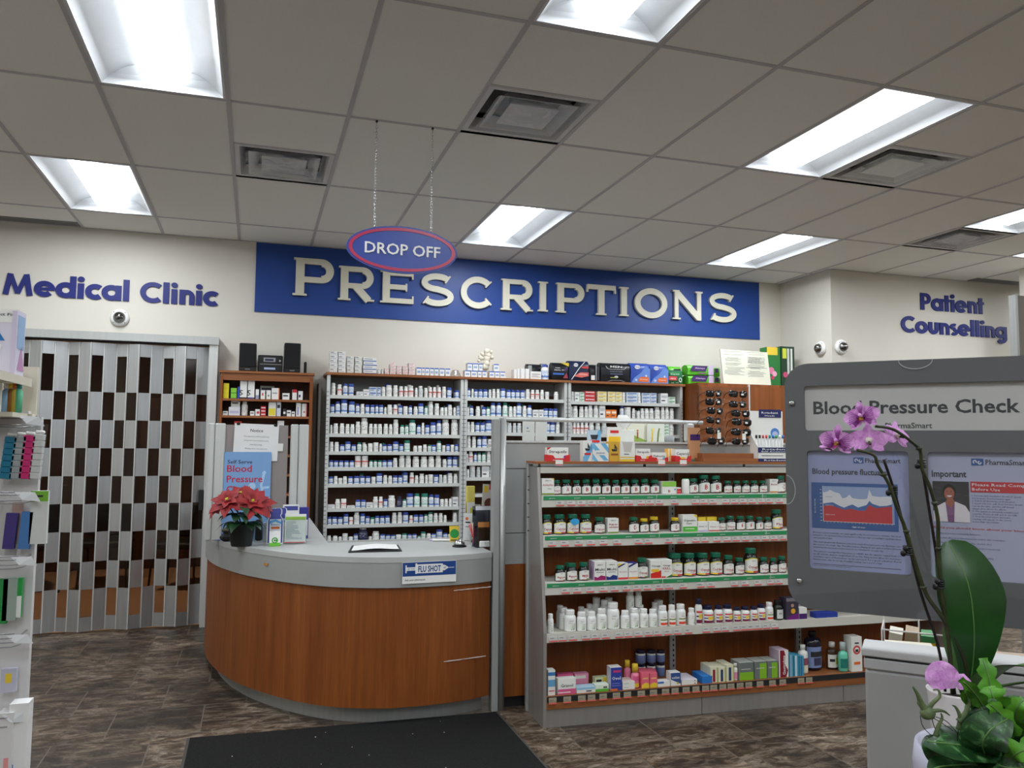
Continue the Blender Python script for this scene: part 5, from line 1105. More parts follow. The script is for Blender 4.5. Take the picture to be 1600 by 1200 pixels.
plate(744, 845, 0, 788, .055, c_(214, 214, 208), 'grey white leaflet leaning behind the tall white leaflet', [('c', .35, .85, .07, c_(150, 150, 60)), ('r', .1, .2, .8, .5, c_(180, 180, 180))], .12, -.1, .09)
plate(727, 842, 0, 784, .04, BLACK, 'black leaflet behind the tall white leaflet', [('r', .4, .7, .9, .8, CWH)], .16, -.08, .05)
plate(752, 840, 0, 757, .085, c_(206, 200, 190), 'magazine with orange and red cover beside the post', [('r', .1, .85, .4, .97, YL), ('r', .3, .38, .9, .52, c_(222, 84, 30)), ('t', 'FREE', .6, .42, .05, YL, .4), ('c', .6, .65, .1, c_(100, 60, 44)), ('r', .5, .9, 1, 1, RD)], .19, -.08, .08, 'magazine')
plate(727, 840, 0, 760, .05, c_(230, 214, 110), 'yellow and white carton standing behind the leaflets', [('r', 0, 0, 1, .7, CWH), ('r', .4, .25, .7, .6, c_(210, 210, 70))], .24, 0, 0, 'carton', .04)
plate(768, 838, 0, 770, .06, c_(216, 200, 180), 'leaflet with portrait photo tucked beside the post', [('c', .6, .45, .14, c_(150, 96, 70)), ('r', .1, .1, .9, .25, CWH)], .2, -.06, .04)
q = cx_(741, 855); m = MB(); rr = random.Random(3); t = thing('pen_cup', 'clear cup of red pens and a blue topped pen on the counter', 'cup', (q.x + .005, q.y + .03, CT + .001)); MB().lathe([(.022, 0), (.026, .07), (.024, .07), (.02, .003)], 16, CLEAR).build('cup', t)
for k in range(6): MB().tube([(.008 * math.cos(k), .008 * math.sin(k), .004), (-.03 + .012 * k, .01 * math.sin(k), .13 + .006 * (k % 3))], .0036, [RD, RD, c_(220, 200, 190), RD, BE, c_(200, 80, 80)][k], 7).build('pen', t)
q = cx_(758, 856); t = thing('leaflet_rack', 'dark two-tier leaflet rack with brochures at the counter right end', 'rack', (q.x + .01, q.y + .05, CT + .001), .0)
GL_ = clear('smoked_acrylic', (186, 188, 194), .08, .05)
for z0, h, y0 in ((.0, .12, -.04), (.12, .1, -.015)):
    m = MB(); m.box(-.06, .06, y0, y0 + .003, z0, z0 + h, GL_); m.box(-.063, -.06, y0, .05, z0, z0 + h, GL_); m.box(.06, .063, y0, .05, z0, z0 + h, GL_); m.box(-.06, .06, y0, .05, z0, z0 + .003, GL_); m.build('tier', t)
MB().box(-.063, .063, .05, .054, 0, .24, GL_).build('back', t)
for k in range(4): MB().box(-.05 + .006 * k, .02 + .01 * k, -.03 + .012 * k, -.028 + .012 * k, .005, .15, [c_(196, 130, 70), c_(60, 40, 30), CWH, c_(210, 200, 190)][k]).build('brochure', t)
for k in range(3): MB().box(-.052, .055, -.004 + .013 * k, -.001 + .013 * k, .125, .225 + .008 * k, c_(222, 222, 226)).build('brochure', t)
q = cx_(748, 857); MB().bbox(-.045, .02, -.052, -.042, .002, .04, CWH, .008).build('label_card', t)
q = cx_(694, 845); m = MB(); m.box(-.09, .06, -.02, .06, 0, .003, c_(190, 170, 210)); m.box(-.07, .09, -.05, .04, .003, .005, CWH); tag(m.build('loose_paper', None, False, (q.x, q.y + .02, CT + .001), -.3), 'loose white and lilac papers left of the bell', 'paper')

# floor mat
MM, t_, b_m = nt('mat_fibre'); mp = mapped(t_, (1, 1, 1)); n_ = noise(t_, mp, 260, 3); r_ = ramp(t_, [(.35, (22, 22, 22)), (.6, (34, 34, 34)), (.75, (54, 54, 54))]); t_.links.new(n_.outputs['Fac'], r_.inputs[0]); t_.links.new(r_.outputs[0], b_m.inputs['Base Color']); b_m.inputs['Roughness'].default_value = .95; b_m.inputs['Specular IOR Level'].default_value = .15; bump(t_, b_m, n_.outputs['Fac'], .6, .004)
t = thing('floor_mat', 'dark charcoal floor mat in front of the curved counter', 'mat', (.53, 3.2, 0)); MB().slab([(-.27, 1.6), (1.345, 1.6), (1.345, 4.44), (-.27, 4.50)], .001, .009, MM).build('carpet', t, True)
m = MB(); m.slab([(-.285, 1.58), (1.36, 1.58), (1.36, 4.452), (-.285, 4.513)], .0, .004, mat((70, 68, 64), .7)); m.build('rubber_border', t, True)
m = MB(); rr = random.Random(6)
for k in range(26): x, y = rr.uniform(-.2, 1.3), rr.uniform(3.3, 4.4); s = rr.uniform(.002, .005); m.box(x, x + s, y, y + s, .009, .0105, CWH)
o = m.build('lint', t, True); o['kind'] = 'stuff'
# ---------------------------------------------------------------- vitamin gondola in front of the privacy panel
GA = -0.045; GO = Vector((1.535, 4.13, 0)); GU = Vector((math.cos(GA), math.sin(GA), 0)); GV = Vector((-math.sin(GA), math.cos(GA), 0))
def gpt(px, py, v):
    d = ray(px, py); t = (GO.dot(GV) + v - EYE.dot(GV)) / d.dot(GV); p = EYE + d * t; return (p - GO).dot(GU), p.z
def gw(u, v, z): return GO + GU * u + GV * v + Vector((0, 0, z))
GL2 = 2.62; BV = .285
gon = thing('gondola_shelf', 'grey framed vitamin gondola with cherry wood back and white shelves', 'shelving', tuple(GO), GA)
GSIDE = brushed('gondola_end_steel', (168, 164, 160), .38, .55)
def vfront(z): return 0 if z < .5 else (z - .5) / .89 * .14
m = MB(); prof = [(0.0, .0), (0.0, .5), (.14, 1.392), (BV, 1.392), (BV, 0)]
Mx = Matrix(((0, 1, 0, 0), (1, 0, 0, 0), (0, 0, 1, 0), (0, 0, 0, 1)))
m.poly([prof], -.018, 0, GSIDE, Mx); m.build('end_panel', gon); m = MB(); m.poly([prof], GL2 + .001, GL2 + .019, GSIDE, Mx); m.build('end_panel', gon)
m = MB(); m.bbox(-.03, .006, BV + .001, BV + .035, 0, 1.405, ALU, .004)
m.build('upright', gon); m = MB()
for k in range(5): m.box(-.029, -.012, BV - .0005, BV + .0008, 1.33 - k * .078, 1.336 - k * .078, DARK)
m.build('upright_slot', gon)
MB().box(.0, GL2, BV - .012, BV, .10, 1.385, CHERRY).build('back_panel', gon)
m = MB(); m.box(0, GL2, .13, .16, 1.358, 1.392, mat((196, 194, 184), .5)); m.box(0, GL2, .16, BV, 1.378, 1.392, mat((180, 178, 170), .5)); m.build('top_rail', gon)
for px in (1050, 1247):
    u = gpt(px, 1000, BV - .02)[0]; m = MB(); m.box(u - .02, u - .006, BV - .03, BV - .0125, .14, 1.357, ALU); m.box(u - .005, u + .02, BV - .026, BV - .0125, .14, 1.357, ALU); z = .2
    while z < 1.34: m.box(u + .002, u + .010, BV - .0268, BV - .026, z, z + .014, BLACK); z += .03
    m.build('upright', gon)
ROWV = [.107, .075, .035, .005, .0]
ROWZ = [gpt(880, 773.3, .107)[1], gpt(880, 835.6, .075)[1], gpt(880, 909.5, .035)[1], gpt(880, 990, .005)[1], gpt(880, 1086.5, 0)[1]]
GRS = c_(46, 140, 88, .4); SHW = mat((206, 204, 194), .5); TAGW = c_(236, 232, 228, .6); TAGC = c_(214, 204, 176, .6); TRED = c_(204, 90, 84, .6)
SHELFNAME = ['top', 'second', 'third', 'fourth', 'bottom']
ZW0 = gpt(835, 724, .12)[1]
# deck
zd = ROWZ[4]
MB().box(.0, GL2, .0, BV - .013, zd - .07, zd - .001, CHERRY_H).build('deck', gon); m = MB(); 
for a, b in ((.0, .93), (.934, 1.87), (1.874, GL2)): m.box(a, b, .012, .03, 0, zd - .071, GSIDE)
m.build('kick_plate', gon)
m = MB(); m.box(.003, GL2, -.003, -.0005, zd - .032, zd - .002, DARK); m.build('ticket_strip', gon)
for r in range(4):
    z, vf = ROWZ[r], ROWV[r]; m = MB(); m.box(.002, GL2, vf + .003, BV - .0305, z - .022, z - .001, SHW)
    if r < 3:
        m.box(.0, GL2, vf - .002, vf + .003, z - .068, z - .001, SHW); m.box(.002, GL2, vf + .003, vf + .03, z - .068, z - .06, SHW)
    else: m.box(.0, GL2, vf - .002, vf + .003, z - .045, z + .004, SHW)
    sh = m.build('shelf', gon)
    if r < 3:
        m = MB(); ends = [(.01, .70), (.705, 1.40), (1.405, 2.1), (2.105, 2.6)] 
        for a, b in ends: m.box(a, b, vf - .0045, vf - .0022, z - .028, z - .006, GRS)
        st = m.build('green_strip', gon); m = MB()
        for k in range(17): put_text(m, 'jamieson', .06 + k * .15, z - .021, .0075, CWH, vf - .0052, 'c', .008, .036, res=1)
        m.build('print', st)
def price_tags(r, us):
    z, vf = ROWZ[r], ROWV[r]
    for u in us:
        m = MB()
        if r < 4: z0, z1 = (z - .062, z - .034) if r < 3 else (z - .040, z - .010); w = .0235; col = CWH; y = vf - .003
        else: z0, z1 = z - .040, z - .006; w = .022; col = TAGC; y = -.0045
        m.add([(u - w, y - .007 if r < 4 else y - .001, z0), (u + w, y - .007 if r < 4 else y - .001, z0), (u + w, y - .001, z1), (u - w, y - .001, z1)], [(0, 1, 2, 3), (3, 2, 1, 0)], col)
        m.add([(u - w, y - .0076, z0 + .001), (u + w, y - .0076, z0 + .001), (u + w, y - .0062, z0 + .008), (u - w, y - .0062, z0 + .008)], [(0, 1, 2, 3)], TRED)
        m.box(u - w * .7, u + w * .2, y - .0044, y - .0040, z0 + .018, z0 + .022, c_(150, 146, 140)); m.build('price_tag', gon)
def tags_px(r, xs, py): price_tags(r, [gpt(x, py, ROWV[r])[0] for x in xs])
A10 = (820, 680, 6.957); A11 = (1030, 720, 7.273); A12 = (820, 840, 6.957); A13 = (1030, 840, 7.273); A14 = (820, 980, 5.926); A15 = (1080, 960, 5.926)
tags_px(0, [820 + x / 6.957 for x in (380, 500, 612, 725, 830, 935, 1035, 1130, 1260, 1355, 1460)] + [1030 + x / 7.273 for x in (170, 405, 500, 605, 750, 850, 950, 1050, 1155, 1245, 1360)], 787)
tags_px(1, [820 + x / 6.957 for x in (290, 430, 580, 715, 850, 1000, 1230, 1340)] + [1030 + x / 7.273 for x in (100, 240, 410, 515, 650, 765, 865, 975, 1095, 1200, 1300, 1400)], 850)
tags_px(2, [820 + x / 6.957 for x in (440, 565, 705, 850, 970, 1100, 1215, 1325, 1455)] + [1030 + x / 7.273 for x in (105, 265, 465, 580, 850, 970, 1115, 1260, 1355)], 922)
tags_px(3, [820 + x / 6.957 for x in (305, 405, 520, 660, 765, 875, 1020, 1120, 1230, 1340, 1440)] + [1030 + x / 7.273 for x in (95, 205, 325, 530, 650, 745, 870, 960, 1040, 1120, 1210, 1310)], 992)
tags_px(4, [820 + x / 5.926 for x in (255, 390, 525, 615, 722, 845, 947, 1075, 1188, 1300, 1388, 1490)] + [1080 + x / 5.926 for x in (40, 130, 205, 290, 365, 450, 530, 635, 750, 845, 1015, 1090)], 1090)

# bottle meshes of the gondola
AMB = mat((24, 30, 24), .16, 0, 'dark_bottle', .6); CAPG = mat((22, 96, 72), .35, 0, 'cap_dark_green'); CAPY = mat((206, 176, 40), .35, 0, 'cap_yellow'); LABW = c_(232, 232, 226); LRED = c_(170, 24, 40); OLV = c_(120, 140, 60)
def ribbed(r, z0, z1, m, n=28):
    mb = MB(); vs = []
    for z, k in ((z0, 1), (z0 + .01, 1), (z1 - .02, 1), (z1, .93)):
        for j in range(n): a = 2 * PI * j / n; q = r * k * (1 + (.025 if j % 2 else 0)); vs.append((q * math.cos(a), q * math.sin(a), z))
    mb.add(vs, [(i * n + j, i * n + (j + 1) % n, (i + 1) * n + (j + 1) % n, (i + 1) * n + j) for i in range(3) for j in range(n)] + [tuple(3 * n + j for j in range(n)), tuple(range(n - 1, -1, -1))], m); return mb
def curved_label(z0, z1, arch, r, m, a0=-75, a1=75, n=16):
    mb = MB(); vs = []
    for i in range(n + 1):
        a = math.radians(a0 + (a1 - a0) * i / n); zt = z1 + arch * math.cos(a * 1.2)
        vs += [(r * math.sin(a), -r * math.cos(a), z0), (r * math.sin(a), -r * math.cos(a), zt)]
    mb.add(vs, [(2 * i, 2 * i + 2, 2 * i + 3, 2 * i + 1) for i in range(n)], m, True); return mb
_GB = {}
def vit_meshes(text, style):
    k = (text, style)
    if k in _GB: return _GB[k]
    body = MB().lathe([(.44, 0), (.485, .02), (.485, .56), (.46, .66), (.36, .75), (.29, .79), (.29, .84)], 24, AMB)
    cap = ribbed(.37, .80, 1.0, CAPY if 'y' in style else CAPG)
    lab = curved_label(.05, .50, .10, .492, LABW)
    if 'o' in style:  # gold arched border, coloured foot
        b = curved_label(.05, .535, .10, .4905, c_(222, 214, 60)); lab.v += b.v and []; lab.add(b.v, b.f, c_(222, 214, 60), True)
        for a0, a1, c in ((-70, -5, c_(232, 204, 40)), (-5, 70, c_(200, 40, 44))): q = curved_label(.055, .12, 0, .495, c, a0, a1, 8); lab.add(q.v, q.f, c, True)
    else:
        q = curved_label(.055, .10, .02, .494, OLV, 10, 75, 8); lab.add(q.v, q.f, OLV, True); q = curved_label(.055, .08, .0, .4945, LRED, -40, 20, 8); lab.add(q.v, q.f, LRED, True)
    big = len(text) <= 2
    wd = {1: .30, 2: .50}.get(len(text), min(.84, .13 * len(text) + .1))
    put_text(lab, text, 0, .22, .26 if big else .12, LRED, 0, 'c', .02, wd, .497, res=1); put_text(lab, 'JAMIESON', 0, .50, .035, INKD, 0, 'c', .01, .3, .497, res=1)
    if not big: put_text(lab, '1000 mg', 0, .155, .045, INKD, 0, 'c', .0, .3, .497, res=1)
    _GB[k] = (body.mesh('supplement_bottle'), cap.mesh('cap'), lab.mesh('paper_label')); return _GB[k]
def gplace(o, u, v, z, rz=0.0): o.location = gw(u, v, z); o.rotation_euler = (0, 0, GA + rz)
GN = {}
def gn(r): GN[r] = GN.get(r, 0) + 1; return ordn(GN[r] - 1)
def vit(r, A, x0, x1, top, text, style='', dv=0.0, zoff=0.0, cnt=True, extra=None):
    px0, px1, py = A[0] + x0 / A[2], A[0] + x1 / A[2], A[1] + top / A[2]; v = ROWV[r] + .012 + dv
    u0, z1 = gpt(px0, py, v); u1, _ = gpt(px1, py, v); w = u1 - u0 - .002; z = ROWZ[r] + .0005 + zoff; h = max(.05, z1 - z); w = min(w, h * .75)
    b, c, l = vit_meshes(text, style); o = bpy.data.objects.new('supplement_bottle', b); COL.objects.link(o); o.scale = (w, w, h); gplace(o, (u0 + u1) / 2, v + w / 2, z, R.uniform(-.12, .12))
    for n, me in (('cap', c), ('paper_label', l)): q = bpy.data.objects.new(n, me); COL.objects.link(q); q.parent = o
    desc = ('letter %s' % text) if len(text) == 1 else 'red %s' % text
    tag(o, 'dark bottle with %s cap and %s label, %s item on %s gondola shelf' % ('yellow' if 'y' in style else 'green', desc, gn(r), SHELFNAME[r]), 'bottle', 'dark supplement bottles on the gondola'); return (u0 + u1) / 2, v + w / 2, w, h
def rear(r, A, x0, x1, top, text='C', style=''):
    px0, px1, py = A[0] + x0 / A[2], A[0] + x1 / A[2], A[1] + top / A[2]; v = ROWV[r] + .085
    u0, z1 = gpt(px0, py, v); u1, _ = gpt(px1, py, v); w = u1 - u0; z = ROWZ[r] + .0005; h = z1 - z
    b, c, l = vit_meshes(text, style); o = bpy.data.objects.new('supplement_bottle', b); COL.objects.link(o); o.scale = (w, w, h); gplace(o, (u0 + u1) / 2, v + w / 2, z)
    for n, me in (('cap', c), ('paper_label', l)): q = bpy.data.objects.new(n, me); COL.objects.link(q); q.parent = o
    tag(o, 'dark green capped bottle in the rear row behind %s item, %s gondola shelf' % (ordn(max(0, GN.get(r, 1) - 1)), SHELFNAME[r]), 'bottle', 'dark supplement bottles on the gondola')
def gbox(r, A, x0, x1, top, base, lab, art=(), d=.06, dv=0.0, bot=None, side=None, topm=None, group='cartons on the gondola', rz=0.0, n=1, name='medicine_carton'):
    px0, px1, py = A[0] + x0 / A[2], A[0] + x1 / A[2], A[1] + top / A[2]; v = ROWV[r] + .012 + dv
    u0, z1 = gpt(px0, py, v); u1, _ = gpt(px1, py, v); du = max(0, .004 - u0); u0 += du; u1 += du; z = ROWZ[r] + .0005 + (0 if bot is None else bot); h = (z1 - z) / n
    for k in range(n):
        o = carton_mesh(u1 - u0 - .003, d, h - .0006, base, art, side, topm).build(name); gplace(o, (u0 + u1) / 2, v, z + k * h, rz)
        tag(o, lab + (', %s of stack' % ['bottom', 'second', 'third', 'top'][k] if n > 1 else ''), 'box', group)
    return o
def jart(*words, col=LRED, foot=OLV, size=.12, extra=()):
    a = [('r', 0, 0, 1, .1, foot), ('t', 'JAMIESON', .5, .84, .05, INKD, .5)]
    for k, w_ in enumerate(words): a.append(('t', w_, .5, .55 - k * size * 1.5, size, col, min(.86, .16 * len(w_) + .1)))
    return a + list(extra)
# top shelf
gbox(0, A10, 160, 298, 470, LABW, 'white probiotic carton with two lines of print, left end of top gondola shelf', jart('Acidophilus', foot=OLV) + [('t', 'Ultra', .6, .34, .07, INKD, .35), ('p', [(.75, 1), (1, .9), (1, 1)], YL)])
GN[0] = 1
for x0, x1, t_, s in ((308, 408, 490, 'Acidophilus'), (410, 526, 487, 'A'), (530, 626, 492, 'AD'), (630, 736, 487, 'B'), (740, 844, 487, 'B'), (848, 952, 487, 'B'), (956, 1054, 490, 'BB'), (1058, 1160, 490, 'B'), (1166, 1268, 490, 'B'), (1272, 1376, 485, 'B'), (1380, 1484, 492, 'B')):
    vit(0, A10, x0, x1, t_, s)
    if s in 'B': rear(0, A10, x0 + 4, x1 - 12, t_ - 16, 'B')
gbox(0, A11, 32, 196, 235, LABW, 'white and lime vitamin carton near the middle of top gondola shelf', [('r', 0, .58, 1, 1, c_(140, 196, 80)), ('t', 'B', .5, .1, .22, LRED, .16), ('c', .9, .35, .07, c_(70, 150, 200))])
gbox(0, A11, 198, 250, 302, LABW, 'small red and white vitamin carton on top gondola shelf', [('r', 0, 0, 1, .36, RD), ('r', 0, .4, 1, .8, RD)], .04)
GN[0] += 2
m = MB(); m.lathe([(.022, 0), (.023, .003), (.023, .075), (.018, .085)], 18, LABW); t = m; px, pz = gpt(1030 + 322 / 7.273, 720 + 205 / 7.273, .12)
o = t.build('spray_bottle'); gplace(o, px, ROWV[0] + .04, ROWZ[0] + .0005); tag(o, 'slim white spray bottle with bright green cap on top gondola shelf', 'bottle'); q = MB().lathe([(.018, .086), (.019, pz - ROWZ[0] - .004), (.012, pz - ROWZ[0])], 16, c_(60, 190, 120)).build('cap', o); GN[0] += 1
for x0, x1, t_, s in ((362, 468, 205, 'B'), (472, 604, 165, 'B'), (608, 736, 172, 'B'), (756, 852, 230, 'Biotin'), (858, 950, 230, 'Biotin'), (956, 1052, 228, 'Cinnamon'), (1054, 1152, 228, 'Choline'), (1156, 1250, 228, 'Mixed')):
    vit(0, A11, x0, x1, t_, s)
gbox(0, A11, 1254, 1354, 208, LABW, 'white vitamin carton behind bottles near right end of top gondola shelf', jart('Beta', foot=c_(190, 130, 60)), .05, .02); GN[0] += 1
vit(0, A11, 1358, 1460, 172, 'C')
# second shelf
for x0, x1, t_, s, st in ((196, 312, 870, 'Calcium', 'o'), (328, 470, 868, 'Calcium', 'o'), (474, 610, 864, 'Calcium', 'o'), (616, 748, 866, 'Calcium', 'o'), (772, 894, 900, 'Calcium', '')): last = vit(1, A10, x0, x1, t_, s, st)
bs_ = vit_meshes; st_ = MB(); st_.poly([[(.026 * math.cos(a), .018 * math.sin(a)) for a in [2 * PI * q / 18 for q in range(18)]]], -.002, 0, c_(60, 160, 214)); u_, z_ = gpt(820 + 545 / 6.957, 680 + 940 / 6.957, ROWV[1] + .004); o = st_.build('round_tag'); gplace(o, u_, ROWV[1] + .004, z_); tag(o, 'blue oval tag on the third calcium bottle of second gondola shelf', 'tag')
gbox(1, A10, 902, 1022, 904, LABW, 'white calcium carton on second gondola shelf', jart('Super', 'calcium', foot=OLV), .05); GN[1] = 6
vit(1, A10, 1150, 1262, 898, 'D'); vit(1, A10, 1266, 1366, 912, 'D', 'y'); vit(1, A10, 1374, 1482, 892, 'D', 'y'); vit(1, A11, 148, 252, 652, 'D', 'y')
gbox(1, A11, 266, 432, 616, LABW, 'large white and green digestive care carton on second gondola shelf', [('r', 0, 0, 1, .30, c_(80, 180, 60)), ('t', 'Digestive', .5, .62, .12, c_(40, 70, 50), .8), ('t', 'Care', .42, .44, .12, c_(40, 70, 50), .4), ('p', [(.7, 1), (1, .82), (1, 1)], YL), ('r', .15, .14, .8, .2, c_(200, 226, 190))], .06)
gbox(1, A11, 440, 556, 694, LABW, 'white carton with purple print on second gondola shelf', [('t', 'Ester C', .5, .45, .14, PUR, .8), ('r', 0, 0, 1, .12, c_(180, 170, 214))], .05); gbox(1, A11, 440, 530, 640, YL, 'yellow carton behind the purple printed carton, second gondola shelf', (), .04, .055)
gbox(1, A11, 562, 684, 692, LABW, 'white Vitamin C carton with red print on second gondola shelf', [('t', 'Vitamin C', .5, .4, .12, LRED, .84), ('r', 0, 0, 1, .1, c_(200, 60, 50))], .05); gbox(1, A11, 542, 656, 638, YL, 'yellow carton behind the Vitamin C carton, second gondola shelf', (), .04, .055); GN[1] += 3
for x0, x1, t_, s, st in ((688, 776, 650, 'Echinacea', ''), (780, 890, 632, 'Echinacea', ''), (894, 1002, 635, 'E', ''), (1006, 1108, 632, 'E', ''), (1114, 1206, 645, 'E', ''), (1212, 1298, 645, 'Evening', ''), (1306, 1432, 560, 'Flax', 'o')): vit(1, A11, x0, x1, t_, s, st)
# third shelf
rear(2, A12, 440, 515, 280, 'C'); GN[2] = 0
for x0, x1, t_, s in ((340, 462, 315, 'Magnesium'), (470, 588, 287, 'Magnesium'), (600, 720, 280, 'Milk')): vit(2, A12, x0, x1, t_, s)
mm_ = lambda c: [('t', 'Multi', .5, .50, .15, INKD, .84), ('r', .15, .40, .85, .43, c_(120, 120, 130)), ('p', [(0, 0), (1, 0), (1, .2), (.6, .26), (.3, .14), (0, .2)], c), ('t', 'JAMIESON', .5, .8, .05, INKD, .5)]
gbox(2, A12, 754, 880, 262, LABW, 'white Multi carton with magenta foot on third gondola shelf', mm_(c_(150, 30, 100)), .09, side=c_(200, 176, 206)); gbox(2, A12, 884, 1008, 258, LABW, 'white Multi carton with navy foot on third gondola shelf', mm_(c_(30, 50, 120)), .09)
gbox(2, A12, 1012, 1124, 282, LABW, 'white carton with yellow corner and navy stripe on third gondola shelf', [('p', [(0, .82), (0, 1), (.5, 1)], YL), ('p', [(0, .72), (0, .82), (.55, 1), (.85, 1)], c_(40, 50, 100)), ('t', 'Glucosamine', .5, .44, .07, LRED, .8), ('r', 0, 0, 1, .12, RD)], .07); gbox(2, A12, 1128, 1232, 280, LABW, 'white carton with navy corner on third gondola shelf', [('p', [(0, .72), (0, .86), (.5, 1), (.9, 1)], c_(40, 50, 110)), ('t', 'Glucosamine', .5, .44, .07, LRED, .8), ('r', 0, 0, 1, .12, c_(220, 140, 50))], .07, topm=c_(50, 50, 130)); GN[2] += 4
vit(2, A12, 1238, 1362, 230, 'Omega')
gbox(2, A12, 1366, 1484, 246, LABW, 'white and red Omega carton with yellow band on third gondola shelf', [('t', 'Omega', .5, .62, .12, c_(60, 60, 60), .84), ('p', [(0, .26), (0, 0), (1, 0), (1, .42)], c_(206, 40, 30)), ('r', .05, .34, .8, .5, c_(236, 190, 50))], .08); gbox(2, A13, 22, 146, 254, LABW, 'white Omega Krill carton with red print on third gondola shelf', [('t', 'Omega', .5, .64, .1, INKD, .7), ('t', 'KRILL', .5, .46, .13, LRED, .75), ('t', 'PLUS', .5, .32, .06, LRED, .4), ('r', 0, 0, .4, .08, RD), ('p', [(.4, 0), (1, 0), (1, .18)], c_(60, 110, 50))], .08); GN[2] += 2
for x0, x1, t_, s, st in ((150, 292, 190, 'Omega', 'o'), (302, 446, 186, 'Omega', 'o'), (452, 602, 186, 'Omega', 'o'), (608, 746, 180, 'Cod liver', 'o'), (756, 874, 210, 'Omega', ''), (882, 992, 240, 'Omega', ''), (1004, 1152, 130, 'Omega', 'o'), (1162, 1268, 232, 'Prenatal', ''), (1276, 1366, 240, 'Potassium', ''), (1372, 1468, 220, 'Selenium', '')):
    vit(2, A13, x0, x1, t_, s, st)
    if s == 'Omega' and st == 'o' and x0 < 500: rear(2, A13, x0 - 40, x0 + 70, t_ - 4, 'O')
# fourth shelf: white bottles
def wmesh(kind):
    k = ('w', kind)
    if k in _GB: return _GB[k]
    pr = [(.45, 0), (.49, .02), (.49, .60), (.47, .68), (.38, .76), (.30, .79), (.30, .84)]
    body = MB().lathe(pr, 24, PW); l = MB(); cap = ribbed(.37 if kind != 'round' else .36, .80, 1.0, {'navy': CN, 'black': BLACK}.get(kind, CW))
    if kind in ('leafy', 'plain'):
        q = curved_label(.05, .58, 0, .4915, c_(236, 237, 232), -80, 80); l.add(q.v, q.f, c_(236, 237, 232), True)
        put_text(l, 'webber', -.02, .50, .05, INKD, 0, 'c', .0, .36, .496, res=1); put_text(l, 'Vitamin', -.1, .40, .035, INKD, 0, 'c', 0, .3, .496, res=1)
        for k2, (x, c) in enumerate([(-.04, c_(120, 176, 40)), (.10, c_(30, 44, 34)), (.22, c_(40, 64, 40))]):
            pts_ = [(x - .05, .06), (x + .07, .13), (x + .17, .42), (x + .02, .26)]; l.add([(.497 * math.sin(a / .497), -.497 * math.cos(a / .497), b) for a, b in pts_], [(0, 1, 2, 3)] if False else [(0, 1, 2, 3)], c)
    elif kind == 'navy':
        for a0, z0, z1, c in ((-60, .10, .58, c_(232, 228, 226)), (-60, .46, .54, RD), (-20, .24, .42, YL), (-60, .06, .2, c_(110, 24, 60)), (-60, .30, .36, c_(60, 60, 120))): q = curved_label(z0, z1, 0, .492 + .001 * (z0 != .10) + .0005 * (c is YL), c, a0, 60, 10); l.add(q.v, q.f, c, True)
    elif kind == 'red': 
        for z0, z1, c in ((.06, .55, c_(236, 236, 230)), (.08, .2, c_(214, 70, 40)), (.3, .36, OLV)): q = curved_label(z0, z1, 0, .492 + (z0 > .06) * .001, c, -50, 60, 10); l.add(q.v, q.f, c, True)
        put_text(l, 'Probio', 0, .44, .05, LRED, 0, 'c', .01, .34, .497, res=1)
    elif kind == 'black':
        body = MB().lathe(pr, 24, AMB); q = curved_label(.08, .55, 0, .492, c_(210, 212, 208), -40, 50, 8); l.add(q.v, q.f, c_(210, 212, 208), True); put_text(l, 'IRON', 0, .3, .1, INKD, 0, 'c', .02, .3, .497, res=1)
    _GB[k] = (body.mesh('vitamin_bottle'), cap.mesh('cap'), l.mesh('paper_label')); return _GB[k]
def wb(r, A, x0, x1, top, kind='leafy', dv=0.0, zoff=0.0, where=None):
    px0, px1, py = A[0] + x0 / A[2], A[0] + x1 / A[2], A[1] + top / A[2]; v = ROWV[r] + .018 + dv
    u0, z1 = gpt(px0, py, v); u1, _ = gpt(px1, py, v); w = (u1 - u0) - .002; z = ROWZ[r] + .0005 + zoff; h = z1 - z; w = min(w, h * .8)
    b, c, l = wmesh(kind); o = bpy.data.objects.new('vitamin_bottle', b); COL.objects.link(o); o.scale = (w, w, h); gplace(o, max((u0 + u1) / 2, w / 2 + .004), v + w / 2, z, R.uniform(-.2, .2))
    for n, me in (('cap', c), ('paper_label', l)): q = bpy.data.objects.new(n, me); COL.objects.link(q); q.parent = o
    nm = {'leafy': 'white bottle with leaf print', 'plain': 'white bottle with leaf print', 'navy': 'white bottle with navy cap and yellow red label', 'red': 'white bottle with red accents', 'black': 'black bottle with pale label'}[kind]
    tag(o, '%s, %s, fourth gondola shelf' % (nm, where or ('%s of front row' % gn(r))), 'bottle', 'white vitamin bottles on the gondola'); return h
for k, (x0, x1, t_, dv) in enumerate([(355, 440, 745, .12), (385, 490, 770, .055), (745, 850, 662, .13), (835, 932, 690, .075), (885, 982, 662, .15), (585, 670, 762, .10), (675, 760, 730, .14), (640, 725, 785, .06), (1110, 1205, 742, .07), (1225, 1320, 742, .07), (1390, 1470, 712, .12), (1420, 1540, 690, .16)]): wb(3, A12, x0, x1, t_, 'leafy', dv, 0, '%s of the rear bottles' % ordn(k))
for x0, x1, t_, kk in ((255, 325, 838, 'leafy'), (446, 578, 800, 'leafy'), (580, 688, 820, 'leafy'), (690, 796, 815, 'leafy'), (798, 912, 785, 'leafy'), (914, 1054, 720, 'leafy'), (1058, 1158, 805, 'leafy'), (1160, 1262, 780, 'leafy'), (1264, 1362, 785, 'leafy'), (1364, 1462, 790, 'leafy'), (1466, 1572, 750, 'red')): wb(3, A12, x0, x1, t_, kk)
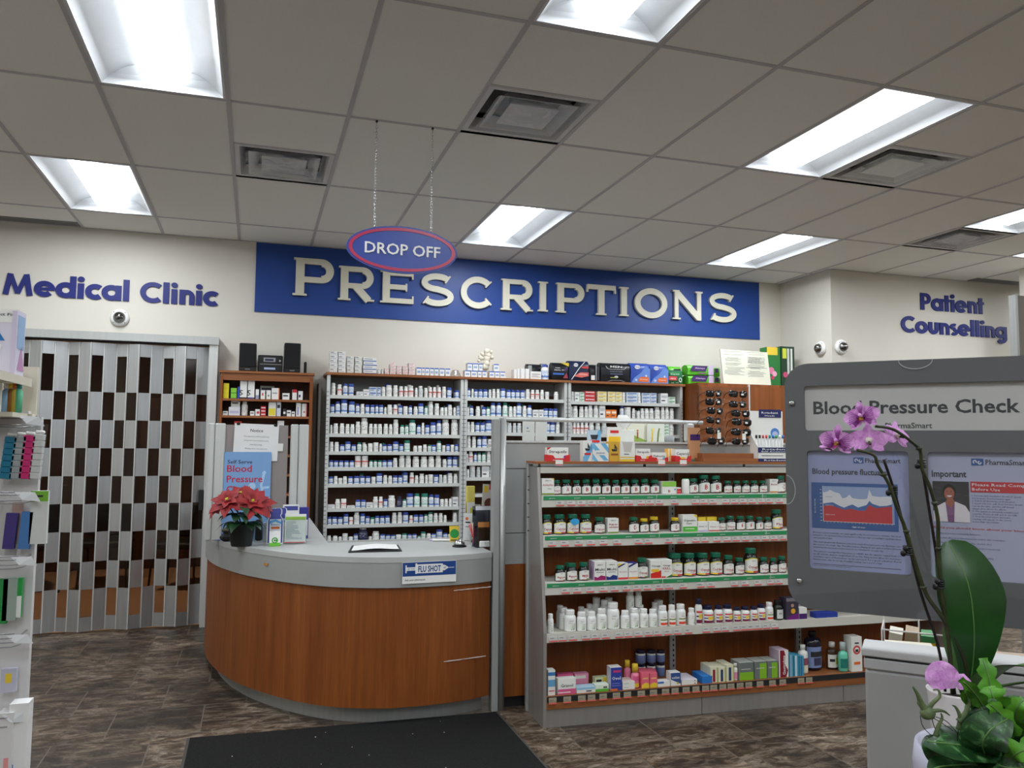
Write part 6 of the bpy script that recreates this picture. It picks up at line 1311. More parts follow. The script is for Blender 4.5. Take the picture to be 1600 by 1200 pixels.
for k, (x0, x1, t_) in enumerate([(1120, 1206, 592), (1212, 1288, 592)]):
    u0, z1 = gpt(820 + x0 / 6.957, 840 + t_ / 6.957, .09); zb = gpt(820 + x0 / 6.957, 840 + 764 / 6.957, .09)[1]; wb(3, A12, x0, x1, t_, 'leafy', .07, zb - ROWZ[3], '%s stacked on top of the rear bottles' % ['left', 'right'][k])
for x0, x1, t_, kk in ((118, 208, 775, 'red'), (212, 324, 768, 'red'), (344, 424, 810, 'leafy'), (426, 505, 705, 'navy'), (515, 644, 785, 'navy'), (648, 742, 780, 'navy'), (746, 858, 775, 'navy'), (862, 946, 800, 'navy'), (952, 1050, 795, 'navy'), (1054, 1136, 790, 'navy'), (1138, 1228, 768, 'navy'), (1232, 1316, 745, 'red'), (1328, 1434, 725, 'black')): wb(3, A13, x0, x1, t_, kk)
gbox(3, A13, 1440, 1584, 690, c_(60, 54, 70), 'dark purple and grey carton at the kiosk edge, fourth gondola shelf', [('p', [(0, 0), (1, 0), (1, .3), (.3, .2)], c_(110, 30, 120)), ('c', .55, .4, .12, c_(230, 170, 40)), ('c', .5, .66, .08, c_(190, 150, 130)), ('r', 0, .85, 1, 1, c_(120, 116, 124))], .07)
gbox(3, A13, 1588, 1680, 800, LABW, 'small white and purple carton under the kiosk board corner, fourth gondola shelf', [('r', 0, 0, 1, .5, PUR)], .05); gbox(3, A13, 1780, 2030, 860, c_(36, 60, 150), 'flat blue carton under the kiosk board, fourth gondola shelf', (), .06)
# deck
D = 4
def db(*a, **k): return gbox(D, A14, *a, **k)
def dc(*a, **k): return gbox(D, A15, *a, **k)
db(214, 284, 400, LABW, 'tall blue and white carton at left end of gondola deck', [('r', 0, .78, 1, .92, c_(60, 120, 180)), ('r', 0, .35, 1, .62, c_(100, 160, 200)), ('r', .1, .16, .9, .2, RD)], d=.05)
PKC = c_(214, 92, 140); PKL = c_(226, 150, 180)
db(300, 450, 435, PKC, 'tall pink carton behind the white and pink ones on gondola deck', (), d=.03, dv=.13); db(462, 592, 432, PKL, 'pink and white carton standing at the rear of gondola deck', [('r', 0, .6, .8, .85, LABW), ('r', 0, .1, 1, .2, PKC)], d=.04, dv=.12)
for k, (dv, lab) in enumerate([(0, 'front'), (.045, 'middle'), (.09, 'rear')]): db(305 + k * -8, 474 - k * 2, 480 - k * 1, LABW, 'white and pink tablet carton, %s of three on gondola deck' % lab, [('t', 'Gravol', .5, .46, .2, INKD, .7), ('r', 0, 0, 1, .34, PKC), ('r', 0, .1, .7, .16, LABW)], d=.04, dv=dv, group='three white and pink cartons')
db(480, 655, 562, LABW, 'low white and pale blue carton in front on gondola deck', [('r', .0, .6, 1, 1, c_(150, 196, 226)), ('r', .5, .2, .8, .4, INKD)], d=.06, topm=c_(180, 210, 230)); db(652, 778, 535, c_(226, 236, 220), 'green and white carton, lower one beside the dark blue carton', [('r', 0, 0, 1, .4, c_(90, 176, 60)), ('r', .6, .5, .9, .7, INKD)], d=.05)
u0, z0 = gpt(820 + 645 / 5.926, 980 + 468 / 5.926, .07); db(648, 772, 468, c_(214, 226, 180), 'green and yellow carton standing behind the lower green one', [('r', .6, 0, .9, 1, YL), ('r', .1, .5, .5, .8, INKD)], d=.04, dv=.07)
db(795, 900, 376, c_(48, 66, 156), 'tall dark blue carton with white lettering on gondola deck', [('t', 'Ovol', .5, .46, .15, LABW, .8), ('r', .2, .78, .9, .88, c_(190, 60, 120)), ('r', 0, 0, .6, .08, OR_), ('r', .1, .2, .9, .22, c_(150, 160, 220)), ('r', .1, .3, .8, .32, c_(150, 160, 220))], d=.06, side=c_(206, 210, 226), topm=LABW)
db(905, 1020, 506, LABW, 'flat white carton beside the dark blue carton', [('r', .1, .4, .5, .6, c_(190, 190, 190))], d=.08, n=2, topm=c_(230, 214, 206))
def flask(r, A, x0, x1, top, bm, cm, lab, dv=0.0, neck=.36, kind='round', art=(), group=None, name='medicine_bottle', capz=.8, lcol=None):
    px0, px1, py = A[0] + x0 / A[2], A[0] + x1 / A[2], A[1] + top / A[2]; v = ROWV[r] + .015 + dv
    u0, z1 = gpt(px0, py, v); u1, _ = gpt(px1, py, v); w = u1 - u0 - .002; z = ROWZ[r] + .0005; h = z1 - z
    pr = [(.44, 0), (.49, .02), (.49, capz - .16), (.44, capz - .08), (neck * .8, capz - .03), (neck * .78, capz + .01)]
    S = Matrix.Diagonal((w, w * .8, h, 1)); o = MB().lathe(pr, 24, bm, S).build(name); gplace(o, (u0 + u1) / 2, v + w / 2, z); MB().lathe([(neck, capz), (neck, .98), (neck * .9, 1)], 20, cm, S).build('cap', o)
    if lcol: l = MB(); q = curved_label(.08, capz - .26, 0, .495, lcol, -70, 70); l.add([tuple(S @ Vector(p)) for p in q.v], q.f, lcol, True)
    else: l = MB()
    for it in art: q = curved_label(it[0], it[1], 0, .499, it[4], it[2], it[3], 8); l.add([tuple(S @ Vector(p)) for p in q.v], q.f, it[4], True)
    if l.v: l.build('paper_label', o)
    return tag(o, lab, 'bottle', group)
PKB = c_(232, 130, 160, .35)
flask(D, A14, 930, 994, 315, PKB, YL, 'pink bottle with yellow cap, rear one on gondola deck', .07, capz=.72, group='pink bottles with yellow caps'); flask(D, A14, 998, 1075, 352, PKB, YL, 'pink bottle with yellow cap, front one on gondola deck', 0, capz=.66, art=[(.05, .2, -60, 60, YL), (.3, .5, -50, 50, PKC)], group='pink bottles with yellow caps')
for i, (a, b) in enumerate([(1080, 1154), (1157, 1229)]):
    for k in range(3): db(a - k * 6, b - k * 6, 428 - k * 14, c_(230, 106, 128), 'pink and yellow carton, %s column, %s row on gondola deck' % (['left', 'right'][i], ['front', 'middle', 'rear'][k]), [('p', [(0, 0), (1, 0), (1, .28), (.5, .36), (0, .22)], YL), ('r', .15, .6, .85, .7, c_(240, 190, 120))], d=.05, dv=.052 * k, group='pink and yellow cartons')
for i, (a, b) in enumerate([(1045, 1138), (1146, 1230), (1236, 1314)]):
    for q in range(2):
        zb, zt = (430, 330) if q == 0 else (328, 222); u0, z1 = gpt(820 + a / 5.926, 980 + zt / 5.926, .19); u1, _ = gpt(820 + b / 5.926, 980 + zt / 5.926, .19)
        z = ROWZ[4] + .0005 + q * .083; h = .083 if q == 0 else max(.06, z1 - z); w = u1 - u0 - .003
        o = MB().lathe([(.45, 0), (.49, .02), (.49, .62), (.45, .72), (.42, .74)], 20, c_(190, 200, 216), Matrix.Diagonal((w, w, h, 1)), mats=[LABW, c_(120, 140, 190), LABW, LABW, LABW]).build('antacid_bottle'); gplace(o, (u0 + u1) / 2, .19 + w / 2, z); MB().lathe([(.44, .75), (.44, .98), (.4, .999)], 20, CN, Matrix.Diagonal((w, w, h, 1))).build('cap', o)
        tag(o, 'navy capped bottle, %s of three, %s layer at rear of gondola deck' % (['left', 'middle', 'right'][i], ['lower', 'upper'][q]), 'bottle', 'stacked navy capped bottles')
db(1230, 1345, 505, LABW, 'low white and blue carton between the pink and dark blue cartons', [('r', 0, .6, .5, 1, c_(70, 120, 190))], d=.05); db(1350, 1444, 425, c_(50, 80, 140), 'small dark blue carton with white foot on gondola deck', [('p', [(0, 0), (0, .5), (1, .12), (1, 0)], LABW), ('t', 'exlax', .5, .55, .2, LABW, .8), ('c', .7, .2, .1, c_(180, 180, 70))], d=.06, side=LABW, topm=LABW)
db(1452, 1598, 490, LABW, 'wide white carton right of the small dark blue carton', [('r', .8, .3, .9, .6, INKD)], d=.13, n=2, topm=c_(226, 220, 232), side=LABW)
dc(100, 198, 575, c_(40, 120, 200), 'bright blue flat carton on gondola deck', (), d=.12, topm=c_(50, 130, 210))
for k, (a, b, t_, c) in enumerate([(178, 246, 492, c_(140, 30, 50)), (250, 320, 492, c_(40, 60, 90)), (324, 396, 470, c_(40, 60, 90))]): dc(a, b, t_, c_(226, 224, 196), 'cream carton with vertical dark print, %s of three on gondola deck' % ['left', 'middle', 'right'][k], [('r', .3, .05, .65, .85, c), ('r', .85, 0, 1, 1, c_(190, 196, 120))], d=.12)
flask(D, A15, 398, 440, 460, LABW, LABW, 'tiny white bottle with pink label beside the cream cartons', art=[(.1, .5, -70, 70, PKL)])
GG = c_(110, 118, 116)
for k, (a, b, t_) in enumerate([(446, 578, 450), (588, 700, 440), (706, 800, 432)]): dc(a, b, t_, GG, 'grey and lime carton, %s of three on gondola deck' % ['left', 'middle', 'right'][k], [('r', 0 if k == 0 else .4, 0 if k == 0 else .02, 1, .45 if k == 0 else .9, c_(130, 184, 40)), ('r', .1, .6, .8, .65, c_(190, 190, 180))], d=.10, topm=c_(180, 184, 176), side=c_(150, 154, 146))
dc(810, 900, 335, LABW, 'tall white carton with dark red wave on gondola deck', [('p', [(.1, 0), (.75, 0), (.95, .25), (.6, .5), (.7, .8), (.55, 1), (.1, 1)], c_(130, 24, 44))], d=.10, topm=c_(214, 190, 206), side=c_(200, 180, 196))
gx_ = bpy.data.objects[[o.name for o in COL.objects if 'dark red wave' in str(o.get('label', ''))][0]]
m = MB(); put_text(m, 'Gastrolyte', -.055, -.009, .018, LABW, -.0024, 'l', .015, .11, M=Matrix.Translation((0, 0, .07)) @ Matrix.Rotation(-PI / 2, 4, 'Y')); m.build('print', gx_)
for k, (a, b) in enumerate([(906, 946), (950, 996), (1000, 1044)]): dc(a, b, 376 + k * 6, c_(70, 150, 180), 'narrow blue carton, %s of three beside the tall wave carton' % ['left', 'middle', 'right'][k], [('r', .2, 0, .6, 1, [c_(150, 180, 196), c_(200, 220, 226), c_(40, 110, 150)][k])], d=.09, group='three narrow blue cartons')
flask(D, A15, 1018, 1104, 295, LABW, CW, 'white round shouldered bottle with maroon band on gondola deck', .02, .26, capz=.84, art=[(.3, .55, -70, 70, c_(150, 80, 100)), (.06, .28, -70, 70, c_(226, 222, 200))])
flask(D, A15, 1096, 1246, 178, mat((24, 22, 40), .12, 0, 'dark_syrup', .6), BLACK, 'large dark prune juice bottle with blue label on gondola deck', .05, .22, capz=.88, lcol=c_(130, 150, 196), art=[(.36, .5, -40, 50, INKD), (.14, .34, -20, 40, c_(60, 60, 90))])
flask(D, A15, 1286, 1388, 272, clear('clear_bottle', (226, 228, 226), .12), CW, 'clear bottle with white cap and yellow leaf label on gondola deck', .05, .26, capz=.82, lcol=LABW, art=[(.2, .45, 10, 50, c_(190, 190, 60)), (.3, .4, -50, 0, INKD)])
flask(D, A15, 1390, 1472, 270, c_(110, 206, 176, .3), c_(190, 206, 206), 'mint green bottle with pale cap on gondola deck', 0, .3, capz=.72, art=[(.12, .45, -60, 60, c_(30, 120, 110))])
dc(1480, 1580, 210, LABW, 'tall white carton with red circle at the right end of gondola deck', [('c', .5, .62, .13, c_(206, 60, 60)), ('c', .5, .62, .08, LABW), ('r', .35, .56, .65, .64, INKD), ('r', .2, .2, .8, .28, OR_), ('r', .3, .8, .7, .84, INKD)], d=.07)

# ---------------------------------------------------------------- wooden display ledge above the gondola
ZW = gpt(835, 721, .12)[1]
t = thing('display_ledge', 'cherry wood ledge on posts above the gondola', 'shelf', tuple(gw(0, .22, 1.392)), GA); Mi = t
m = MB(); m.box(-.03, GL2, -.10, .10, ZW - 1.392 - .014, ZW - 1.392, CHERRY_H); m.build('board', t); m = MB()
for u in (.02, .68, 1.35, 2.0, 2.5): MB().tube([(u, .0, .0015), (u, .0, ZW - 1.392 - .0142)], .008, CHROME).build('post', t)
def lbox(px0, px1, pt, pb, base, lab, art=(), d=.05, v=.14, tray=None, name='lozenge_display', rz=0.0, left=(), group=None, side=None):
    u0, z1 = gpt(px0, pt, v); u1, _ = gpt(px1, pt, v); h = z1 - ZW - .001; o = carton_mesh(u1 - u0, d, h, base, art, side, None, left).build(name); gplace(o, (u0 + u1) / 2, v, ZW + .001, rz)
    tag(o, lab, 'display box', group)
    if tray:
        m = MB(); w = (u1 - u0) / 2 + .006; hh = h * .48; m.poly([[(-w, 0), (w, 0), (w, hh), (w * .6, hh * .9), (w * .5, hh * .45), (-w * .3, hh * .45), (-w * .45, hh * .9), (-w, hh)]], -.014, -.012, tray); m.box(-w, -w + .002, -.012, d, 0, hh, tray); m.box(w - .002, w, -.012, d, 0, hh, tray); m.build('tray', o)
        put_text(q := MB(), 'SPECIAL', -w * .2, .004, .006, CWH, -.0150, 'c', .008, w * .6, res=1); q.build('print', o)
    return o
TR = c_(210, 44, 46)
lbox(855, 888, 699, 722, LABW, 'white lozenge box in red tray, leftmost on the wooden ledge', [('t', 'Strepsils', .5, .6, .2, INKD, .84), ('p', [(0, 1), (0, .8), (.2, 1)], TR), ('c', .85, .3, .13, c_(90, 60, 170))], .04, .135, TR)
stp = [('p', [(.0, .15), (.12, .0), (.35, .0), (.0, .45)], c_(110, 176, 216)), ('p', [(0, .75), (.7, .05), (1, .05), (.1, 1), (0, 1)], c_(110, 176, 216)), ('p', [(.5, 1), (1, .45), (1, .75), (.8, 1)], c_(110, 176, 216)), ('r', .18, .35, .82, .62, LABW), ('t', "FRIEND", .5, .42, .09, c_(60, 80, 140), .55)]
lbox(926, 951, 693, 722, LABW, 'blue and white striped lozenge box, front one on the wooden ledge', stp, .05, .13, left=stp, rz=0.0)
lbox(911, 925, 688, 722, LABW, 'blue and white striped narrow lozenge box with ship print on the ledge', [('p', [(0, .0), (.5, .0), (1, .5), (1, .9), (0, .2)], c_(110, 176, 216)), ('p', [(.2, .62), (.8, .62), (.7, .5), (.3, .5)], INKD), ('p', [(.5, .64), (.8, .64), (.5, .9)], INKD), ('r', .15, .3, .85, .4, TR)], .05, .14)
o = lbox(918, 939, 672, 690, c_(190, 206, 220), 'striped header card standing behind the blue and white lozenge boxes', [('p', [(0, 0), (.3, 0), (1, .8), (1, 1), (.8, 1)], c_(110, 176, 216)), ('p', [(.2, .85), (.8, .85), (.7, .7), (.3, .7)], INKD), ('r', .1, .6, .9, .68, TR)], .012, .20)
o = lbox(949, 971, 667, 693, LABW, 'yellow and white header card behind the yellow lozenge box', [('r', .08, .30, .92, .72, c_(230, 190, 40)), ('r', .2, .82, .8, .9, TR)], .012, .20)
lbox(952, 968, 690, 722, c_(214, 168, 60), 'yellow narrow lozenge box with ship print on the ledge', [('p', [(.2, .62), (.8, .62), (.7, .5), (.3, .5)], INKD), ('p', [(.5, .64), (.8, .64), (.5, .9)], INKD), ('r', .15, .3, .85, .4, c_(150, 90, 40))], .05, .14)
lbox(969, 992, 691, 722, LABW, 'white and yellow lozenge box with clear front on the ledge', [('r', 0, 0, 1, .12, c_(226, 190, 50)), ('r', 0, .18, 1, .24, c_(226, 190, 50)), ('p', [(.15, 1), (.28, .45), (.72, .45), (.85, 1)], c_(196, 192, 184)), ('r', .2, .3, .7, .48, LABW), ('r', .25, .36, .6, .4, INKD)], .05, .13)
lbox(994, 1016, 701, 722, LABW, 'white lozenge box in red tray beside the yellow boxes', [('t', 'Strepsils', .5, .66, .18, INKD, .84), ('c', .8, .3, .13, c_(236, 180, 40))], .04, .135, TR)
lbox(1019, 1041, 707, 722, LABW, 'tilted low white lozenge box in red tray on the ledge', [('t', 'Fisherm', .5, .5, .24, INKD, .8), ('p', [(.7, .2), (1, .3), (.8, .6)], c_(110, 190, 206))], .04, .135, TR)
lbox(1042, 1053, 701, 722, c_(240, 190, 80), 'orange striped narrow box behind the red trays', [('r', .2, 0, .35, 1, LABW), ('r', .6, 0, .75, 1, LABW)], .03, .19)
lbox(1055, 1077, 702, 722, LABW, 'white lozenge box with green edge in red tray, rightmost of the trays', [('t', 'Cepacol', .5, .55, .22, INKD, .84), ('r', .2, .2, .7, .36, YL), ('p', [(.8, .2), (1, .8), (.9, .15)], c_(40, 100, 60))], .04, .135, TR)
for px, lab in ((874, 'price ticket hanging under the leftmost red tray'), (1034, 'price ticket hanging under the tilted low box'), (1068, 'price ticket hanging under the rightmost red tray')):
    u, z = gpt(px, 722, .115); m = MB(); m.box(-.022, .022, -.001, 0, -.02, .012, LABW); m.box(-.022, .022, -.0015, -.001, -.018, -.012, TRED); o = m.build('price_ticket'); gplace(o, u, .1175, z); tag(o, lab, 'price tag', 'tickets on the ledge edge')
# sunglasses stand
u0, zt = gpt(1096, 603, .2); u1, _ = gpt(1176, 603, .2); uc = (u0 + u1) / 2
t = thing('sunglasses_stand', 'clear acrylic sunglasses stand with brown script heading and stepped wood base', 'display stand', tuple(gw(uc, .2, ZW + .001)), GA); hw = (u1 - u0) / 2; hz = zt - ZW
MB().box(-hw, hw, .06, .064, .02, hz, clear('acrylic_sheet', (246, 246, 246), .04)).build('back_sheet', t)
m = MB(); m.box(-hw - .03, hw + .008, -.07, .09, 0, .02, CHERRY_H); m.box(-hw - .01, hw, -.02, .09, .0205, .05, CHERRY_H); m.build('base', t)
m = MB(); put_text(m, 'Mirage', -hw * .1, hz - .045, .034, c_(90, 60, 40), .0595, 'c', .0, hw * .62, slant=.25, res=1); m.build('heading', t)
m = MB(); 
for x in (-.004, .004): m.tube([(x * 1, .05, .02), (x * 1, .05, hz - .07)], .003, CLEAR, 6)
m.build('holder_rod', t)
LENS = mat((14, 12, 14), .08, 0, 'dark_lens', .8); FRM = mat((22, 18, 20), .25, 0, 'glasses_frame')
def glasses_mesh():
    a = MB(); b = MB()
    for s in (-1, 1):
        n, k = 8, 5; vs = []
        for i in range(n + 1):
            for j in range(k + 1):
                x = s * (.006 + .060 * i / n); w = .023 * (1 - (2 * i / n - 1) ** 4 * .5); z = (j / k - .5) * 2 * w + .004 * (i / n)
                vs.append((x, .006 * (i / n) ** 2 * 3 - .004 * math.cos((j / k - .5) * PI), z))
        fs = [(i * (k + 1) + j, (i + 1) * (k + 1) + j, (i + 1) * (k + 1) + j + 1, i * (k + 1) + j + 1) for i in range(n) for j in range(k)]
        a.add(vs, fs if s > 0 else [q[::-1] for q in fs], LENS, True)
        b.tube([(s * .008, .0, .015), (s * .035, .003, .021), (s * .064, .016, .016)], .0025, FRM, 6)
        b.tube([(s * .064, .016, .012), (s * .070, .04, .008), (s * .071, .085, -.002), (s * .069, .11, -.02), (s * .066, .122, -.038)], .0022, FRM, 6)
    b.tube([(-.01, 0, .010), (0, -.003, .014), (.01, 0, .010)], .003, FRM, 6); return a.mesh('sunglasses'), b.mesh('frame')
GM = glasses_mesh(); A9 = (1050, 520, 5.455)
gl = [(365, 520), (365, 590), (375, 668), (365, 750), (365, 838), (385, 925), (568, 525), (568, 612), (590, 690), (600, 765), (595, 850), (590, 928)]
for k, (x, y) in enumerate(gl):
    u, z = gpt(A9[0] + x / A9[2], A9[1] + y / A9[2], .165); o = bpy.data.objects.new('sunglasses', GM[0]); COL.objects.link(o); gplace(o, u, .165, z, R.uniform(.05, .3) if k < 6 else R.uniform(-.15, .1)); o.rotation_euler.y = R.uniform(-.08, .12); s_ = R.uniform(.86, 1.0); o.scale = (s_, .75, s_)
    q = bpy.data.objects.new('frame', GM[1]); COL.objects.link(q); q.parent = o
    sx = R.choice((-1, 1)); g = MB().box(.016, .034, -.008, -.0066, -.006, .006, LABW).build('sticker', o)
    tag(o, 'dark wraparound sunglasses, %s column, %s from top of the clear stand' % (['left', 'right'][k // 6], ORD[k % 6]), 'sunglasses', 'sunglasses on the stand')
for x, y, lab in ((400, 875, 'white price card hanging on lower left sunglasses'), (612, 885, 'white price card hanging on lower right sunglasses')):
    u, z = gpt(A9[0] + x / A9[2], A9[1] + y / A9[2], .15); o = MB().box(-.012, .012, -.001, 0, -.02, .018, LABW).build('price_card'); gplace(o, u, .148, z); tag(o, lab, 'price tag')
# small picture frame beside the stand
u0, z1 = gpt(1079, 668, .22); u1, _ = gpt(1096, 668, .22); o = carton_mesh(u1 - u0, .02, z1 - ZW - .001, c_(190, 140, 100), [('r', .1, .62, 1, .8, PUR), ('r', .2, .0, 1, .06, c_(60, 140, 110))]).build('leaflet_carton'); gplace(o, (u0 + u1) / 2, .24, ZW + .001); tag(o, 'tan leaflet carton with purple band left of the sunglasses stand', 'box')
# interdental brush display
t0, zt = gpt(1184, 676, .13); t1, _ = gpt(1236, 676, .13); W2 = (t1 - t0) / 2
t = thing('brush_display', 'white counter display of coloured toothpicks with navy header panel', 'display box', tuple(gw((t0 + t1) / 2, .13, ZW + .001)), GA); h1 = gpt(1200, 699, .13)[1] - ZW; hz = gpt(1200, 640, .2)[1] - ZW
m = MB(); m.box(-W2, W2, 0, .003, 0, h1, LABW); m.poly([[(0, 0), (.09, 0), (.09, h1 + .09), (0, h1)]], -W2, -W2 + .003, LABW, Matrix(((0, 1, 0, 0), (1, 0, 0, 0), (0, 0, 1, 0), (0, 0, 0, 1)))); m.box(-W2, W2, .087, .09, 0, hz - .01, LABW); m.box(-W2, W2, 0, .09, 0, .003, LABW); m.build('tray', t)
NVB = c_(34, 40, 96)
m = MB(); m.box(-W2, W2, -.001, 0, h1 * .62, h1 * .98, NVB); m.box(-W2, W2, -.001, 0, 0, h1 * .22, NVB); put_text(m, 'Rotadent', 0, h1 * .8, h1 * .13, LABW, -.0016, 'c', .01, W2 * 1.5, res=1); put_text(m, 'Bath Accessories', 0, h1 * .66, h1 * .09, LABW, -.0016, 'c', .01, W2 * 1.6, res=1); put_text(m, 'Rotadent', 0, h1 * .05, h1 * .12, LABW, -.0016, 'c', .01, W2 * 1.3, res=1); m.box(-W2 * .8, W2 * .5, -.001, 0, h1 * .4, h1 * .44, INKD); m.build('print', t)
m = MB(); m.box(-W2 * .45, W2 * .9, .084, .0865, hz - .05, hz, NVB); put_text(m, 'Rotadent', W2 * .2, hz - .026, .013, LABW, .0834, 'c', .01, W2 * 1.0, res=1); put_text(m, 'Heads', W2 * .2, hz - .043, .009, LABW, .0834, 'c', .01, W2 * .6, res=1); m.build('header', t)
m = MB(); m.poly([arc(W2 * .5, h1 + .09, .03, .03, 0, 345, 24)], .083, .086, c_(80, 130, 196)); m.poly([arc(W2 * .5, h1 + .082, .02, .018, 0, 345, 20)], .082, .0829, c_(180, 190, 220)); m.build('picture', t)
bc_ = [INKD, INKD, RD, RD, c_(30, 150, 140), c_(40, 120, 200), c_(60, 160, 90), LABW, c_(40, 120, 200), c_(200, 60, 60)]
for k in range(10): x = -W2 + .012 + k * (2 * W2 - .024) / 9; m = MB(); m.tube([(x, .03 + .01 * (k % 3), .006), (x, .035, h1 + .055)], .004, c_(220, 224, 226), 6); m.tube([(x, .035, h1 + .0555), (x, .035, h1 + .075)], .007, bc_[k], 8); m.build('toothpick_pack', t)

# ---------------------------------------------------------------- inner ledge behind the privacy panel
t = thing('inner_ledge', 'white ledge behind the privacy panel below the rail', 'shelf', (2.0, 4.72, 0)); MB().box(1.42, 4.1, 4.56, 4.95, 1.500, 1.52, SHELFW).build('board', t, True); MB().box(1.45, 4.05, 4.56, 4.58, 0, 1.499, GREY).build('support', t, True)
ZL = 1.52
def pb(px0, px1, pt_, Y, base, lab, art=(), d=.01, name='paper_sheet', cat='paper', lean=0):
    a, b = at(px0, pt_, Y), at(px1, pt_, Y); o = carton_mesh(b.x - a.x, d, a.z - ZL - .001, base, art).build(name, None, False, ((a.x + b.x) / 2, Y, ZL + .001)); return tag(o, lab, cat)
SHT = c_(214, 214, 210); pb(817, 835.5, 658, 4.66, SHT, 'left half of a pale sheet standing behind the privacy panel', [('c', .4, .7, .04, c_(120, 140, 170)), ('r', .3, .55, .6, .57, INKD)]); pb(837, 855, 659, 4.66, SHT, 'right half of a pale sheet standing behind the privacy panel', [('r', .0, .2, .06, .7, CWH)])
a = at(880, 684, 4.7); tag(MB().box(-.14, .14, -.05, .1, 0, .025, c_(222, 222, 218)).build('document_tray', None, False, (a.x, 4.72, ZL + .001)), 'low pale document tray behind the privacy panel', 'tray')
t = thing('tissue_box', 'white tissue box with tissues pulled up behind the rail', 'tissue box', (at(976, 660, 4.75).x, 4.78, ZL + .001)); MB().bbox(-.06, .06, -.05, .05, 0, .10, LABW).build('box_body', t); m = MB(); n = 9; vs = []
for j in range(4):
    for i in range(n): aa = 2 * PI * i / n; r = (.02, .045, .055, .03)[j] * (1 + .25 * math.sin(3 * aa + j)); vs.append((r * math.cos(aa), r * .5 * math.sin(aa), .10 + .032 * j))
m.add(vs, [(j * n + i, j * n + (i + 1) % n, (j + 1) * n + (i + 1) % n, (j + 1) * n + i) for j in range(3) for i in range(n)] + [tuple(3 * n + i for i in range(n))], CWH, True); m.build('tissue', t)
pb(972, 1010, 661, 4.9, c_(226, 224, 206), 'cream illustrated card with green hill standing behind the rail', [('p', [(0, 0), (1, 0), (1, .2), (.5, .45), (0, .3)], c_(150, 176, 80)), ('c', .2, .7, .04, YL), ('c', .4, .6, .03, OR_), ('r', .6, .3, .66, .6, c_(150, 90, 60)), ('c', .63, .66, .05, c_(190, 120, 90))], name='picture_card', cat='card')
pb(1011, 1038, 662, 4.88, c_(220, 222, 210), 'pale card with faint green drawing right of the hill card', [('c', .3, .7, .08, c_(190, 210, 180)), ('c', .7, .5, .1, c_(206, 214, 190)), ('r', 0, 0, 1, .15, c_(160, 180, 100))], name='picture_card', cat='card')
for px, lab, c in ((1016, 'yellow pen standing behind the rail', YL), (1025, 'green pen standing behind the rail', c_(110, 130, 60))): a = at(px, 684, 4.7); tag(MB().tube([(0, 0, 0), (.006, .0, .08), (.014, 0, .11)], .005, c, 7).build('pen', None, False, (a.x, 4.68, ZL + .001)), lab, 'pen')
a = at(1046, 684, 4.7); tag(MB().lathe([(.03, 0), (.032, .06)], 16, c_(150, 154, 156)).build('pen_holder', None, False, (a.x, 4.7, ZL + .001)), 'grey round pen holder behind the rail', 'holder')
# ---------------------------------------------------------------- blood pressure kiosk, front turned 45 degrees
KD = 2.0; KO = Vector((KD * .70711, KD * .70711, 0)); KN = Vector((.70711, .70711, 0)); KX = Vector((.70711, -.70711, 0))
def kpt(px, py, y=0.0):
    d = ray(px, py); t = (KD + y) / d.dot(KN); p = EYE + d * t; return (p - KO).dot(KX), p.z
def kw(x, y, z): return KO + KX * x + KN * y + Vector((0, 0, z))
kiosk = thing('blood_pressure_kiosk', 'grey framed Blood Pressure Check sign board on a pale grey kiosk cabinet', 'kiosk', tuple(KO), -PI / 4)
KG = mat((104, 107, 110), .42, .1, 'kiosk_grey'); KW = mat((158, 157, 156), .5, 0, 'kiosk_cabinet'); KH = mat((206, 206, 204), .5, 0, 'header_card'); SHEETB = mat((158, 166, 204), .5, 0, 'poster_sheet'); SHEETC = mat((176, 180, 206), .5, 0, 'poster_sheet_pale')
def rrect(x0, x1, z0, z1, r, n=8):
    p = []
    for cx, cz, a in ((x1 - r, z1 - r, 0), (x0 + r, z1 - r, 90), (x0 + r, z0 + r, 180), (x1 - r, z0 + r, 270)): p += arc(cx, cz, r, r, a, a + 90, n)
    return p
bx, b0, b1 = .291, 1.143, 1.717
hx0, hx1, hz0, hz1 = -.247, .249, 1.558, 1.664
w1 = (-.243, -.029, 1.236, 1.511); w2_ = (.010, .228, 1.236, 1.511)
m = MB(); m.poly([rrect(-bx, bx, b0, b1, .055), rrect(hx0, hx1, hz0, hz1, .008, 4)[::-1], rrect(*w1, .008, 4)[::-1], rrect(*w2_, .008, 4)[::-1]], 0, .012, KG); m.build('board_frame', kiosk)
MB().poly([rrect(-bx + .004, bx - .004, b0 + .004, b1 - .004, .052)], .0205, .035, KG).build('back_plate', kiosk)
MB().box(hx0 - .01, hx1 + .01, .0125, .0165, hz0 - .01, hz1 + .01, KH).build('header_card', kiosk)
PX_ = MB(); PX_.poly([rrect(-bx, bx, b0, b1, .055)], -.0045, -.0015, clear('plexi_cover', (252, 252, 252), .035, .02)); PX_.build('plexi_cover', kiosk)
EDG = mat((196, 200, 202), .3, 0, 'cut_edge')
m = MB(); xh, zh = kpt(1430, 560); stroke(m, arc(xh, b1 - .001, .034, .020, 180, 360, 16), .0012, -.0052, -.0046, EDG); zc = kpt(1230, 765)[1]; stroke(m, arc(-bx + .001, zc, .020, .034, -88, 88, 16), .0012, -.0052, -.0046, EDG); m.build('finger_notch', kiosk)
for px, py in ((1238, 630), (1250, 907)):
    x, z = kpt(px, py); MB().lathe([(.0068, .0), (.0062, .004), (.003, .0055)], 14, CHROME, Matrix.Translation((x, -.0046, z)) @ Matrix.Rotation(PI / 2, 4, 'X')).build('screw', kiosk)
